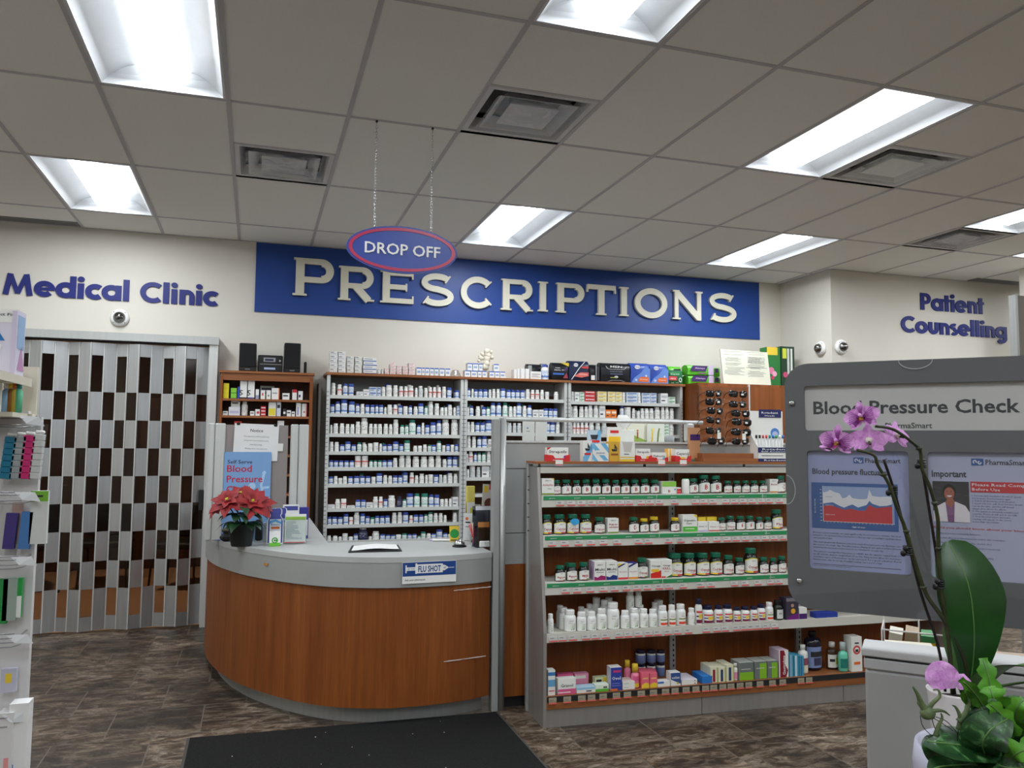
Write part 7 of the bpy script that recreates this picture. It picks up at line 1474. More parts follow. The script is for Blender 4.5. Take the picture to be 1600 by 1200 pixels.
HT = mat((58, 62, 68), .5, 0, 'header_ink'); PSB = mat((60, 96, 156), .5, 0, 'logo_blue'); PSR = mat((196, 60, 66), .5, 0, 'print_red'); PSW = mat((224, 226, 232), .5, 0, 'print_white')
m = MB(); x0, z0 = kpt(1270, 646.5); x1, _ = kpt(1595, 637); put_text(m, 'Blood Pressure Check', x0, z0, .0305, HT, .0120, 'l', .022, x1 - x0)
a, za = kpt(1383, 669); put_text(m, 'PharmaSmart', a, za - .0, .0130, HT, .0120, 'l', .014, .095); m.build('header_print', kiosk)
def logo(mb, x, z, s, y=.0118):
    mb.box(x, x + s * 1.55, y, y + .0004, z, z + s, PSB); stroke(mb, arc(x + s * .45, z + s * .5, s * .2, s * .22, -30, 250, 10), s * .14, y - .0004, None, PSW); stroke(mb, arc(x + s * 1.05, z + s * .42, s * .18, s * .2, 90, 380, 10), s * .14, y - .0004, None, PSW)
def para(mb, x, z, lines, h, lead, m_, w=None, y=.0118):
    for k, s in enumerate(lines): put_text(mb, s, x, z - k * lead, h, m_, y, 'l', .0, w if (w and k < len(lines) - 1) else None, res=1)
# sheet one
s1 = MB().box(w1[0] - .004, w1[1] + .004, .0125, .0145, w1[2] - .004, w1[3] + .004, SHEETB).build('poster_sheet', kiosk)
m = MB(); X0_, X1_ = w1[0] + .012, w1[1] - .016; logo(m, -.143, 1.482, .014); put_text(m, 'PharmaSmart', -.118, 1.484, .0110, HT, .0118, 'l', .014, .073, res=1)
put_text(m, 'Blood pressure fluctuates', -.233, 1.456, .0135, HT, .0118, 'l', .018, .165, res=2); m.build('heading', s1).location = (0, 0, 0)
ch = (-.236, -.052, 1.330, 1.436); m = MB(); m.box(ch[0], ch[1], .0116, .0122, ch[2], ch[3], PSB); gx0, gx1, gz0, gz1 = -.210, -.060, 1.347, 1.428; m.box(gx0, gx1, .0110, .0115, gz0, gz1, mat((150, 170, 208), .5))
top = [(0, .82), (.06, .84), (.1, .9), (.16, .84), (.24, .8), (.28, .66), (.34, .7), (.38, .78), (.42, .68), (.5, .66), (.58, .66), (.63, .68), (.66, .94), (.7, .76), (.8, .74), (.9, .76), (.97, .74)]
bot = [(.97, .54), (.9, .5), (.8, .48), (.7, .54), (.66, .62), (.62, .5), (.5, .42), (.42, .5), (.36, .46), (.3, .40), (.22, .46), (.14, .54), (.06, .52), (0, .5)]
mid = [(0, .42), (.1, .46), (.2, .40), (.3, .34), (.4, .38), (.5, .33), (.6, .34), (.65, .5), (.75, .42), (.88, .46), (.97, .48)]
cv = lambda L: [(gx0 + u * (gx1 - gx0), gz0 + v * (gz1 - gz0)) for u, v in L]
m.poly([cv(top + bot)], .0105, None, PSW); m.poly([cv([(0, 0)] + mid[::1] + [(.97, 0)])], .0104, None, PSR)
m.poly([cv(mid + bot)], .0103, None, mat((74, 108, 170), .5)); m.box(gx0 - .0012, gx0, .0100, .0104, gz0, gz1, PSW); m.box(gx0, gx1, .0100, .0104, gz0 - .001, gz0, PSW)
for k in range(20): m.box(gx0 + k * .0076, gx0 + k * .0076 + .0006, .0100, .0104, gz0 - .004, gz0 - .001, PSW)
for k in range(10): m.box(gx0 - .007, gx0 - .0035, .0100, .0104, gz0 + k * .008, gz0 + k * .008 + .0012, PSW)
put_text(m, 'TIME OF DAY', (gx0 + gx1) / 2, ch[2] + .004, .0035, PSW, .0100, 'c', .01, res=1); put_text(m, 'SYSTOLIC', gx0 + .005, gz0 + .055, .0026, HT, .0098, 'l', 0, res=1); put_text(m, 'DIASTOLIC', gx0 + .005, gz0 + .036, .0026, PSW, .0098, 'l', 0, res=1); put_text(m, 'HEART RATE', gx0 + .005, gz0 + .014, .0026, PSW, .0098, 'l', 0, res=1)
put_text(m, 'BLOOD PRESSURE', 0, 0, .003, PSW, 0, 'l', 0, res=1, M=Matrix.Translation((ch[0] + .009, .0098, 1.365)) @ Matrix.Rotation(-PI / 2, 4, 'Y'))
m.build('chart', s1)
m = MB(); para(m, -.234, 1.318, ['Blood pressure readings can vary significantly, from minute to minute. The best', "indication of a person's blood pressure is the average of multiple readings taken", 'over a period of days.'], .0035, .0062, HT, .186)
para(m, -.234, 1.296, ['This chart graphically illustrates just how much blood pressure can fluctuate over', 'the course of a single day. The information displayed was gathered by a 24 hour', 'ambulatory blood pressure monitor worn by one individual for an entire day.'], .0035, .0062, HT, .186)
para(m, -.234, 1.274, ["The patient's average blood pressure is 144/87. But the systolic ranged from 110", 'to 181 and the diastolic ranged from 53 to 126. Many factors affect blood pressure', 'and these types of fluctuations can be expected. For a good indication of your', 'blood pressure, take the average of multiple readings over a period of days.'], .0035, .0062, HT, .186)
m.box(-.234, -.05, .0116, .0119, 1.2465, 1.2472, HT); para(m, -.234, 1.2425, ['Reference: Ambulatory Blood Pressure Monitoring, clinical report'], .0022, .004, HT); m.build('paragraph', s1)
# sheet two
s2 = MB().box(w2_[0] - .004, w2_[1] + .004, .0125, .0145, w2_[2] - .004, w2_[3] + .004, SHEETC).build('poster_sheet', kiosk)
m = MB(); logo(m, .094, 1.482, .015); put_text(m, 'PharmaSmart', .121, 1.484, .0116, HT, .0118, 'l', .014, .078, res=1); put_text(m, 'Important', .017, 1.456, .0145, HT, .0118, 'l', .022, .067, res=2); m.build('heading', s2)
m = MB(); fx0, fx1, fz0, fz1 = .018, .088, 1.358, 1.446; m.box(fx0, fx1, .0116, .0122, fz0, fz1, mat((58, 58, 64), .5)); rr = random.Random(11)
for k in range(16): a_ = rr.uniform(0, .06); m.box(fx0 + a_, min(fx1, fx0 + a_ + rr.uniform(.006, .02)), .0113, .0115, fz0 + .03 + k * .0034, fz0 + .031 + k * .0034, mat((86, 86, 92), .5))
cxp, W3 = .050, mat((226, 220, 228), .5); SK = mat((166, 100, 82), .55, 0, 'photo_skin')
m.poly([[(fx0, fz0), (fx1, fz0), (fx1, fz0 + .022), (.080, fz0 + .036), (.062, fz0 + .044), (.040, fz0 + .042), (.024, fz0 + .032), (fx0, fz0 + .022)]], .0110, None, W3)
m.poly([[(.046, fz0), (.058, fz0), (.060, fz0 + .046), (.042, fz0 + .044)]], .0108, None, mat((132, 92, 132), .5)); m.poly([[(.046, fz0 + .050), (.042, fz0 + .042), (.052, fz0 + .030), (.060, fz0 + .044), (.056, fz0 + .052)]], .0106, None, SK)
m.poly([arc(.0500, fz0 + .066, .0125, .0165, 0, 348, 24)], .0104, None, mat((34, 24, 24), .5)); m.poly([arc(.0500, fz0 + .0615, .0100, .0135, 0, 345, 22)], .0102, None, SK)
m.poly([arc(.050, fz0 + .0575, .005, .0035, 180, 360, 10)], .0100, None, PSW)
for s in (-1, 1): m.poly([arc(.050 + s * .004, fz0 + .066, .0014, .0009, 0, 330, 8)], .0100, None, mat((30, 22, 22), .5))
m.build('portrait_photo', s2)
m = MB(); m.box(.091, .228, .0116, .0122, 1.424, 1.447, PSR); put_text(m, 'Please Read Completely', .094, 1.4375, .0064, PSW, .0112, 'l', .012, .128, res=1); put_text(m, 'Before Use', .094, 1.4275, .0064, PSW, .0112, 'l', .012, .052, res=1); m.build('red_banner', s2)
DB = mat((74, 84, 140), .5, 0, 'print_blue')
m = MB(); para(m, .093, 1.415, ['1. Persons with headaches should sit quietly', '    and measure blood pressure again.', '2. Follow all directions on front panel.', '3. Insert arm into cuff. Your forearm should', '    rest on the table, and the cuff should', '    always close above the elbow.', '4. The system is extremely sensitive and', '    accurate. Please sit still and do not talk.', '5. Your blood pressure and pulse', '    readings will appear on the screen', '    in less than one minute.'], .0038, .0056, DB)
put_text(m, 'Facts you should know about your blood pressure', .018, 1.343, .0046, PSR, .0118, 'l', .008, .215, res=1)
para(m, .018, 1.331, ['Your blood pressure constantly fluctuates.', 'Factors that affect your blood pressure include diet, medication,', 'exercise, stress level (smoking, coffee, alcohol, etc.).', 'A single measurement of your blood pressure is an average', 'of that moment only.', 'Consult your health care professional if your reading', 'is above normal after repeated testing.'], .0038, .0098, DB); m.build('paragraph', s2)
# cabinet below
m = MB(); cx0 = -.135; lz = 1.066; LZ2 = .975
m.bbox(cx0 + .004, .62, .004, .10, 1.02, 1.046, mat((176, 176, 176), .5), .004); m.build('top_band', kiosk)
MB().bbox(cx0, .63, .0, .105, 1.050, lz, mat((184, 184, 184), .5, 0, 'kiosk_lid'), .002).build('lid', kiosk); MB().box(cx0 + .006, .61, .006, .10, 1.045, 1.0505, DARK).build('lid_gap', kiosk)
MB().bbox(cx0 + .006, .615, .006, .10, .0, 1.0195, KW, .006).build('cabinet', kiosk); MB().bbox(cx0 + .02, .60, .101, .50, .0, LZ2, KW, .004).build('rear_cabinet', kiosk)
for x in (.06, .24): MB().box(x - .015, x + .015, .036, .06, lz, b1 - .1, KG).build('support_arm', kiosk)
x, z = kpt(1425, 1185, .0); tag_ = MB(); tag_.box(-.02, .03, -.001, 0, -.05, .0, mat((222, 214, 200), .7)); o = tag_.build('paper_note', kiosk); o.location = (x + .005, .0085, z)
# wire rack with booklets on the lid
rk = thing('booklet_rack', 'white wire rack of booklets on the kiosk cabinet under the board', 'rack', tuple(kw(.02, .24, LZ2 + .0015)), -PI / 4)
m = MB(); WR = mat((214, 210, 206), .4, .1, 'rack_wire')
for x in (-.12, -.04, .04, .12):
    m.tube([(x, -.06, .02), (x, -.06, .10)], .002, WR, 6); m.tube([(x, .06, .002), (x, .06, .12)], .002, WR, 6); m.tube([(x, -.06, .002), (x, .06, .002)], .002, WR, 6)
for z in (.02, .06, .10): m.tube([(-.12, -.06, z), (.12, -.06, z)], .002, WR, 6)
for s in (-.12, .12): m.tube([(s, -.06, .10), (s, .06, .10)], .002, WR, 6); m.tube([(s, -.06, .002), (s, -.06, .02)], .002, WR, 6)
m.build('wire_frame', rk)
for k, (x, c, c2, lab) in enumerate([(-.10, c_(226, 222, 208), None, 'cream booklet, leftmost in the kiosk wire rack'), (-.065, c_(170, 148, 120), None, 'tan booklet in the kiosk wire rack'), (-.02, c_(60, 140, 80), YL, 'green and yellow booklet in the kiosk wire rack'), (.03, c_(200, 120, 60), None, 'orange booklet in the kiosk wire rack'), (.08, c_(130, 60, 50), None, 'brown red booklet in the kiosk wire rack')]):
    o = MB().box(-.015, .015, -.035, .045, 0, .085 + .006 * (k % 2), c); 
    if c2: o.box(-.0155, .0155, -.0355, .0455, .045, .07, c2)
    o = o.build('booklet'); o.location = kw(.02 + x, .24, LZ2 + .0056); o.rotation_euler = (0, .12 if k < 2 else 0, -PI / 4); tag(o, lab, 'booklet', 'booklets in the wire rack')
for k, (px, lab, c) in enumerate([(1420, 'flat cream booklet pile on the kiosk cabinet before the rack', c_(222, 216, 196)), (1575, 'flat tan booklets pile behind the kiosk lid at the right edge', c_(176, 150, 128))]):
    x, z = kpt(px, 1015, .15); o = MB().box(-.05, .05, -.025, .02, 0, .082, c).build('booklet'); o.location = kw(x, .14, LZ2 + .0016); o.rotation_euler = (0, 0, -PI / 4 + .15); tag(o, lab, 'booklet')

# ---------------------------------------------------------------- plant stand with the two plants nearest the viewer
PZ = .86; PD = 1.45
def pp_(px, py, dep=PD): return atd(px, py, dep)
oc = pp_(1492, 1078); oc.z = PZ
gc = pp_(1545, 1168, 1.22); gc.z = PZ
st = thing('plant_stand', 'round grey plant stand below the lower right picture edge', 'stand', ((oc.x + gc.x) / 2, (oc.y + gc.y) / 2, 0))
MB().lathe([(.21, PZ - .025), (.215, PZ - .02), (.215, PZ - .004), (.21, PZ - .001)], 40, KW).build('top', st); MB().lathe([(.15, 0), (.15, .015), (.03, .03), (.028, PZ - .026)], 28, KG).build('pedestal', st)
CER = mat((226, 220, 220), .25, 0, 'white_ceramic'); LVC = mat((176, 176, 192), .3, 0, 'lavender_ceramic'); SOIL = mat((40, 30, 24), .9, 0, 'potting_bark')
orc = thing('orchid', 'orchid with pink blooms in a white ceramic pot before the kiosk board', 'plant', (oc.x, oc.y, PZ))
rz_ = pp_(1492, 1078).z - PZ
MB().lathe([(.030, .0), (.034, .004), (.0455, rz_ - .004), (.0475, rz_), (.044, rz_), (.040, rz_ - .02), (.0, rz_ - .021)], 36, CER, cap=False).build('pot', orc); MB().lathe([(.0405, rz_ - .03), (.0405, rz_ - .018), (.02, rz_ - .012)], 20, SOIL).build('soil', orc)
ST1 = leaf_mat('orchid_stem', (38, 44, 26), (62, 66, 36), .45, 30); ST2 = mat((34, 24, 24), .5, 0, 'dark_stake')
def path(L, dz=0.0, d0=PD, d1=None): 
    n = len(L); return [pp_(x, y, d0 + ((d1 or d0) - d0) * i / (n - 1)) for i, (x, y) in enumerate(L)]
def smooth3(P, n=4):
    out = []
    for i in range(len(P) - 1):
        p0, p1, p2, p3 = P[max(i - 1, 0)], P[i], P[i + 1], P[min(i + 2, len(P) - 1)]
        for k in range(n): t = k / n; out.append(.5 * (2 * p1 + (p2 - p0) * t + (2 * p0 - 5 * p1 + 4 * p2 - p3) * t * t + (-p0 + 3 * p1 - 3 * p2 + p3) * t ** 3))
    return out + [P[-1]]
P1 = [(1512, 1084), (1508, 1032), (1475, 969), (1448, 930), (1430, 879), (1416, 830), (1401, 792), (1389, 757), (1372, 728), (1365, 711), (1339, 703)]
P2 = [(1489, 1084), (1484, 1020), (1478, 969), (1469, 912), (1466, 842), (1465, 808), (1454, 764), (1440, 731), (1438, 705), (1424, 690), (1396, 671), (1368, 666)]
for L, nm in ((P1, 0), (P2, 1)):
    q = smooth3(path(L, 0, PD, PD - .06)); m = MB(); n = len(q); m.tube(q, [.0042 - .0018 * i / n for i in range(n)], ST1, 9)
    for i in (n // 3, n // 2, int(n * .75)): blob(m, q[i], .0055, ST1, 8, .1, i, (1, 1, .8))
    m.build('flower_stem', orc, True)
for L in ([(1477, 1080), (1466, 1010), (1440, 930), (1424, 868), (1398, 770), (1381, 718)], [(1492, 1084), (1482, 1010), (1470, 930), (1462, 860), (1446, 760), (1440, 722)]):
    MB().tube(smooth3(path(L, 0, PD + .006, PD - .02)), .0026, ST2, 7).build('stake', orc, True)
for px, py in ((1440, 724), (1395, 766), (1418, 860), (1468, 912)):
    p = pp_(px, py, PD - .03); m = MB()
    for k in range(4): m.tube([p + Vector((.007 * math.cos(a), .007 * math.sin(a), -.006 + .004 * k + .001 * math.sin(a))) for a in [2 * PI * j / 12 for j in range(12)]], .0014, BLACK, 5, None, True)
    for s in (-1, 1): blob(m, p + Vector((-.011 + .003 * s, -.004, .004 * s)), .006, BLACK, 8, .1, 1, (.6, 1, 1))
    m.build('stem_clip', orc, True)
# petals with veins along the blade
def petal_mat():
    m, t, b = nt('orchid_petal'); mp = mapped(t, (1, 1, 1)); n = noise(t, mp, 60, 5, .7, 1.5); r = ramp(t, [(.3, (178, 96, 184)), (.48, (214, 150, 216)), (.7, (232, 186, 232))]); t.links.new(n.outputs['Fac'], r.inputs[0]); t.links.new(r.outputs[0], b.inputs['Base Color'])
    b.inputs['Roughness'].default_value = .6; return m
PET = petal_mat(); LIP = leaf_mat('orchid_lip', (120, 20, 90), (168, 40, 130), .5, 90); YLP = c_(196, 160, 60); VEIN = mat((150, 60, 150), .6, 0, 'petal_vein'); PCEN = mat((226, 220, 206), .6, 0, 'petal_centre')
camd = lambda p: (EYE - p).normalized()
def flower(px, py, dep, size, nx, nz, roll=0.0, back=False, seed=0):
    c = pp_(px, py, dep); n = (camd(c) + RT * nx + Vector((0, 0, 1)) * nz).normalized()
    if back: n = -n
    sx = Vector((0, 0, 1)).cross(n).normalized(); up_ = n.cross(sx).normalized()
    sx, up_ = sx * math.cos(roll) + up_ * math.sin(roll), up_ * math.cos(roll) - sx * math.sin(roll)
    m = MB(); wide = lambda t: math.sin(PI * min(1, t ** .62)) ** .55 if t < 1 else .05; nar = lambda t: math.sin(PI * t ** .8) ** .7
    for a, L, W, pf in ((90, .95, .55, nar), (215, .92, .55, nar), (325, .92, .55, nar), (8, 1.05, 1.0, wide), (172, 1.05, 1.0, wide)):
        d = sx * math.cos(math.radians(a)) + up_ * math.sin(math.radians(a)) + n * .18; leaf(m, c, d, L * size, W * size, PET, .35, .06, 9, 7, .02, pf, tuple(n), seed + a, .10)
        dd = d.normalized(); pr = dd.cross(n).normalized()
        for k in range(-3, 4):
            e = c + dd * (size * .12) + n * .0012; q = [e + (dd + pr * k * .12 * (1.3 if W > .9 else .7)) * (size * L * s) + n * (.0013 - .05 * size * s * s * 0) for s in (0, .3, .55, .72)]
            if not back: m.tube([c + (dd + pr * k * .13 * (1.4 if W > .9 else .6)) * (size * L * s) - (n * (.17 * size * s * s)) + n * .0022 for s in (.08, .3, .5, .68)], .00045, VEIN, 4)
    m.build('bloom', orc, True)
    if not back:
        l = MB()
        for a in (-35, 35): d = -up_ * .6 + sx * math.sin(math.radians(a)) + n * .9; leaf(l, c + n * .002, d, size * .42, size * .30, LIP, -.9, .3, 6, 5, .02, nar, tuple(up_), seed)
        leaf(l, c + n * .003, -up_ * .9 + n * .5, size * .5, size * .3, LIP, -.8, .4, 6, 5, .03, nar, tuple(n), seed); blob(l, c + n * .006 - up_ * .003, .0042, YLP, 8, .1, seed); blob(l, c + n * .008 + up_ * .003, .0035, PET, 8, .1, seed); l.build('bloom_lip', orc, True)
    else: l = MB(); blob(l, c + n * -.001, .006, PCEN, 8, .1, seed); l.tube([c, c - n * .006 - Vector((0, 0, .004)), c - n * .014 - Vector((0, 0, .008))], .0022, ST1, 6); l.build('bloom_back', orc, True)
flower(1347, 652, PD - .07, .031, -.55, .1, .2, False, 1); flower(1309, 690, PD - .08, .032, -.6, -.1, -.1, False, 2); flower(1357, 688, PD - .055, .033, .2, .1, .0, True, 3); flower(1402, 680, PD - .04, .031, .9, .3, .25, True, 4)
m = MB(); p = pp_(1285, 699, PD - .085); blob(m, p, .0045, PET, 8, .1, 4, (1.4, 1, .8)); m.tube([p, pp_(1300, 703, PD - .08)], .0012, ST1, 5); m.build('bud', orc, True)
# fallen petal on the pot rim
m = MB(); q = pp_(1478, 1076, PD - .04); leaf(m, q, (-.35, 0, 1), .048, .055, PET, .5, .25, 9, 9, .04, lambda t: math.sin(PI * min(1, t * .9 + .08)) ** .5, tuple(camd(q)), 3); leaf(m, pp_(1500, 1078, PD - .03), (.25, 0, .8), .03, .034, PET, .5, .2, 7, 7, .04, None, tuple(camd(q)), 5); m.build('fallen_petal', orc, True)
OL = leaf_mat('orchid_leaf', (20, 58, 18), (34, 82, 28), .28, 7); OL2 = leaf_mat('leaf_underside', (70, 110, 56), (96, 134, 74), .4, 7); OLV_ = mat((92, 128, 70), .4, 0, 'leaf_midrib')
def oleaf(pts_, W, m_, dep, name='leaf', fold=.12, prof=None, mid=True, upv=None, th=.0016, wave=0.0):
    """thick leaf along a spine given by points; flat side towards the viewer"""
    q = smooth3([pp_(x, y, d) for (x, y), d in zip(pts_, dep)], 5); mb = MB(); n = len(q); k = 9; prof = prof or (lambda t: math.sin(PI * min(.985, .06 + t * .93)) ** .6)
    rows = []
    for s in (0, 1):
        vs = []
        for i, p in enumerate(q):
            t = (q[min(i + 1, n - 1)] - q[max(i - 1, 0)]).normalized(); c = upv or camd(p); sd = t.cross(c).normalized(); nn = sd.cross(t).normalized(); w = W / 2 * prof(i / (n - 1))
            for j in range(k): v = j / (k - 1) * 2 - 1; vs.append(p + sd * v * w + nn * (fold * w * abs(v) ** 1.4 - (th if s else 0) + wave * math.sin(i * 1.1 + (v > 0) * 2) * abs(v) * W))
        fs = [(i * k + j, (i + 1) * k + j, (i + 1) * k + j + 1, i * k + j + 1) for i in range(n - 1) for j in range(k - 1)]
        mb.add(vs, fs if s else [f_[::-1] for f_ in fs], m_, True)
    if mid: mb.tube([p + (upv or camd(p)) * .0004 for p in q[:-1]], [.0011] * (n - 1), OLV_, 5)
    return mb.build(name, orc, True)
oleaf([(1512, 1086), (1520, 1040), (1522, 980), (1512, 910), (1482, 845)], .118, OL, [PD, PD - .01, PD - .03, PD - .02, PD + .02], prof=lambda t: (.22 + .78 * min(1, t * 1.5) ** 1.4) * max(0.02, 1 - t ** 5) ** .55)
oleaf([(1508, 1084), (1500, 1040), (1488, 1000), (1480, 975)], .035, OL2, [PD + .02, PD + .03, PD + .05, PD + .06]); oleaf([(1518, 1082), (1514, 1045), (1506, 1010), (1500, 985)], .045, OL, [PD + .02, PD + .03, PD + .04, PD + .06])
oleaf([(1515, 1086), (1545, 1055), (1585, 1040), (1640, 1046)], .05, OL2, [PD + .0, PD - .05, PD - .10, PD - .16], upv=Vector((0, -.3, 1))); oleaf([(1515, 1088), (1550, 1076), (1590, 1068), (1640, 1062)], .026, leaf_mat('leaf_light', (60, 100, 34), (84, 124, 46), .4, 9), [PD - .02, PD - .06, PD - .1, PD - .15], upv=Vector((0, -.5, 1)))
# second plant
gp_ = thing('potted_plant', 'leafy green houseplant in a lavender grey pot at the lower right corner', 'plant', (gc.x, gc.y, PZ))
gz = pp_(1545, 1172, 1.22).z - PZ
MB().lathe([(.055, .0), (.075, .02), (.100, .09), (.106, gz - .03), (.102, gz), (.096, gz), (.094, gz - .02), (0, gz - .022)], 40, LVC, cap=False).build('pot', gp_); MB().lathe([(.0935, gz - .03), (.0935, gz - .018), (.02, gz - .012)], 24, SOIL).build('soil', gp_)
def dief():
    m, t, b = nt('variegated_leaf'); mp = mapped(t, (1, 1, 1)); n = noise(t, mp, 42, 5, .65, 1.0); r = ramp(t, [(.40, (18, 50, 22)), (.56, (36, 78, 36)), (.64, (84, 128, 76)), (.8, (120, 156, 108))]); t.links.new(n.outputs['Fac'], r.inputs[0]); t.links.new(r.outputs[0], b.inputs['Base Color']); b.inputs['Roughness'].default_value = .36; return m
DF = dief(); LGL = leaf_mat('bright_leaf', (64, 126, 34), (96, 160, 48), .4, 24); AIR = leaf_mat('air_plant', (62, 80, 46), (96, 110, 70), .6, 40)
orc_ = orc; orc = gp_; g = 1.22
W_L = lambda t: math.sin(PI * min(.99, .05 + t * .94)) ** .7
oleaf([(1572, 1168), (1552, 1145), (1538, 1115), (1522, 1088)], .066, DF, [g, g - .05, g - .07, g - .05], prof=W_L, wave=.02)
oleaf([(1575, 1175), (1530, 1168), (1480, 1162), (1444, 1158)], .062, DF, [g - .02, g - .07, g - .09, g - .07], prof=W_L, upv=Vector((-.1, -.5, .8)), wave=.02)
oleaf([(1520, 1185), (1490, 1190), (1462, 1168), (1446, 1150)], .045, DF, [g - .02, g - .05, g - .06, g - .05], prof=W_L, wave=.02)
oleaf([(1560, 1185), (1575, 1150), (1592, 1120), (1612, 1098)], .075, DF, [g - .02, g - .05, g - .06, g - .05], prof=W_L, wave=.02)
oleaf([(1545, 1190), (1535, 1165), (1548, 1140), (1580, 1120)], .06, DF, [g - .06, g - .1, g - .11, g - .1], prof=W_L, wave=.02)
oleaf([(1540, 1196), (1500, 1196), (1470, 1198), (1450, 1205)], .04, DF, [g - .06, g - .09, g - .1, g - .1], prof=W_L, upv=Vector((0, -.4, 1)), wave=.02)
oleaf([(1555, 1180), (1560, 1195), (1590, 1200), (1620, 1190)], .06, DF, [g - .05, g - .1, g - .12, g - .12], prof=W_L, wave=.02)
FR = lambda t: (.75 + .25 * math.sin(t * 26)) * math.sin(PI * min(.97, .1 + t * .85)) ** .5
oleaf([(1560, 1130), (1550, 1095), (1545, 1060), (1536, 1028)], .034, LGL, [g - .03, g - .05, g - .05, g - .04], prof=FR, wave=.06); oleaf([(1575, 1150), (1562, 1115), (1552, 1090), (1545, 1072)], .05, LGL, [g - .03, g - .06, g - .07, g - .06], prof=FR, wave=.06)
oleaf([(1560, 1140), (1540, 1110), (1524, 1085), (1502, 1062)], .026, LGL, [g - .02, g - .06, g - .08, g - .1], prof=FR, wave=.05); oleaf([(1525, 1105), (1512, 1090), (1508, 1080)], .018, LGL, [g - .06, g - .08, g - .09]); oleaf([(1590, 1160), (1586, 1130), (1590, 1105), (1600, 1092)], .03, LGL, [g - .04, g - .08, g - .1, g - .1], prof=FR, wave=.05); oleaf([(1580, 1190), (1585, 1180), (1600, 1172), (1625, 1165)], .04, LGL, [g - .1, g - .13, g - .14, g - .14], prof=FR, wave=.05)
oleaf([(1570, 1150), (1580, 1138), (1560, 1112), (1545, 1100)], .03, LGL, [g - .08, g - .1, g - .1, g - .1], prof=FR, wave=.05)
# air plant tendrils
m = MB()
for L, r0 in (([(1450, 1115), (1440, 1100), (1434, 1085), (1426, 1072)], .006), ([(1448, 1114), (1456, 1100), (1468, 1088), (1466, 1078), (1458, 1078)], .004), ([(1452, 1112), (1466, 1110), (1476, 1112), (1484, 1118)], .0035), ([(1446, 1112), (1440, 1106), (1434, 1098), (1436, 1095)], .003), ([(1462, 1150), (1466, 1135), (1472, 1122), (1470, 1114)], .004), ([(1498, 1140), (1500, 1120), (1494, 1106), (1488, 1102)], .004), ([(1498, 1128), (1508, 1115), (1514, 1100), (1512, 1090)], .005)):
    q = smooth3([pp_(x, y, g - .08) for x, y in L]); n = len(q); m.tube(q, [r0 * (1 - .85 * i / n) for i in range(n)], AIR, 7)
blob(m, pp_(1449, 1114, g - .08), .011, AIR, 9, .12, 2, (1, 1, .8))
for L in ([(1452, 1118), (1472, 1130), (1490, 1142)], [(1438, 1118), (1442, 1135), (1456, 1150)], [(1455, 1118), (1460, 1136), (1468, 1150)], [(1462, 1120), (1480, 1128), (1500, 1150)], [(1498, 1138), (1496, 1150), (1496, 1160)]): m.tube(smooth3([pp_(x, y, g - .08) for x, y in L]), .0006, mat((30, 26, 22), .6), 5)
m.build('air_plant', gp_, True)
orc = orc_

# ---------------------------------------------------------------- end display of the left aisle
FX = -.70; FYd = 3.1; CRM = mat((214, 208, 190), .5, 0, 'cream_fixture'); WPN = mat((214, 212, 212), .5, 0, 'white_fixture_panel')
fx = thing('end_display', 'white end display with wire baskets at the left edge of the photo', 'shelving', (-.95, 3.2, 0))
MB().box(-1.35, FX, FYd, FYd + .03, 0, 1.600, WPN).build('panel', fx, True); m = MB(); m.box(-1.35, -.728, FYd + .04, FYd + .06, 1.605, 1.775, CRM); m.box(-1.35, -.728, FYd + .0, FYd + .04, 1.601, 1.61, CRM); m.build('cream_backing', fx, True)
m = MB(); m.slab([(-1.35, 2.72), (-.742, 2.72), (-.742, 3.10), (-1.35, 3.10)], 1.712, 1.728, CRM); m.box(-.741, -.735, 2.72, 3.10, 1.702, 1.730, CRM); m.build('shelf', fx, True); MB().box(-.835, -.82, FYd - .36, FYd - .01, 1.61, 1.711, mat((226, 226, 226), .5)).build('divider', fx, True)
MB().box(-.79, -.74, FYd - .0, FYd + .04, 1.60, 1.62, WPN).build('top_edge', fx, True)
WIR = mat((150, 150, 152), .3, .7, 'basket_wire')
for k, z in enumerate((1.595, 1.345, 1.135, .885, .635)):
    m = MB(); y0 = FYd - .10
    for zz_, rr_ in ((z, .0022), (z - .028, .0018)):
        m.tube([(FX - .01, FYd - .002, zz_), (FX - .012, y0 + .02, zz_ - .002), (FX - .03, y0, zz_ - .004), (-1.2, y0, zz_ - .004)], rr_, WIR, 6); m.tube([(-1.2, y0 + .03, zz_ + .004), (FX - .03, y0 + .03, zz_ + .004)], rr_, WIR, 6)
    for x in (-.80, -.90, -1.0): m.tube([(x, FYd - .002, z - .03), (x, y0, z - .03)], .0016, WIR, 6)
    m.build('wire_basket', fx, True)
    c = MB(); c.add([(FX - .045, y0 - .002, z + .006), (FX + .012, y0 + .01, z + .004), (FX + .03, y0 + .015, z - .028), (FX - .02, y0 - .002, z - .02)], [(0, 1, 2, 3), (3, 2, 1, 0)], mat((214, 216, 218), .25)); c.build('sign_clip', fx, True)
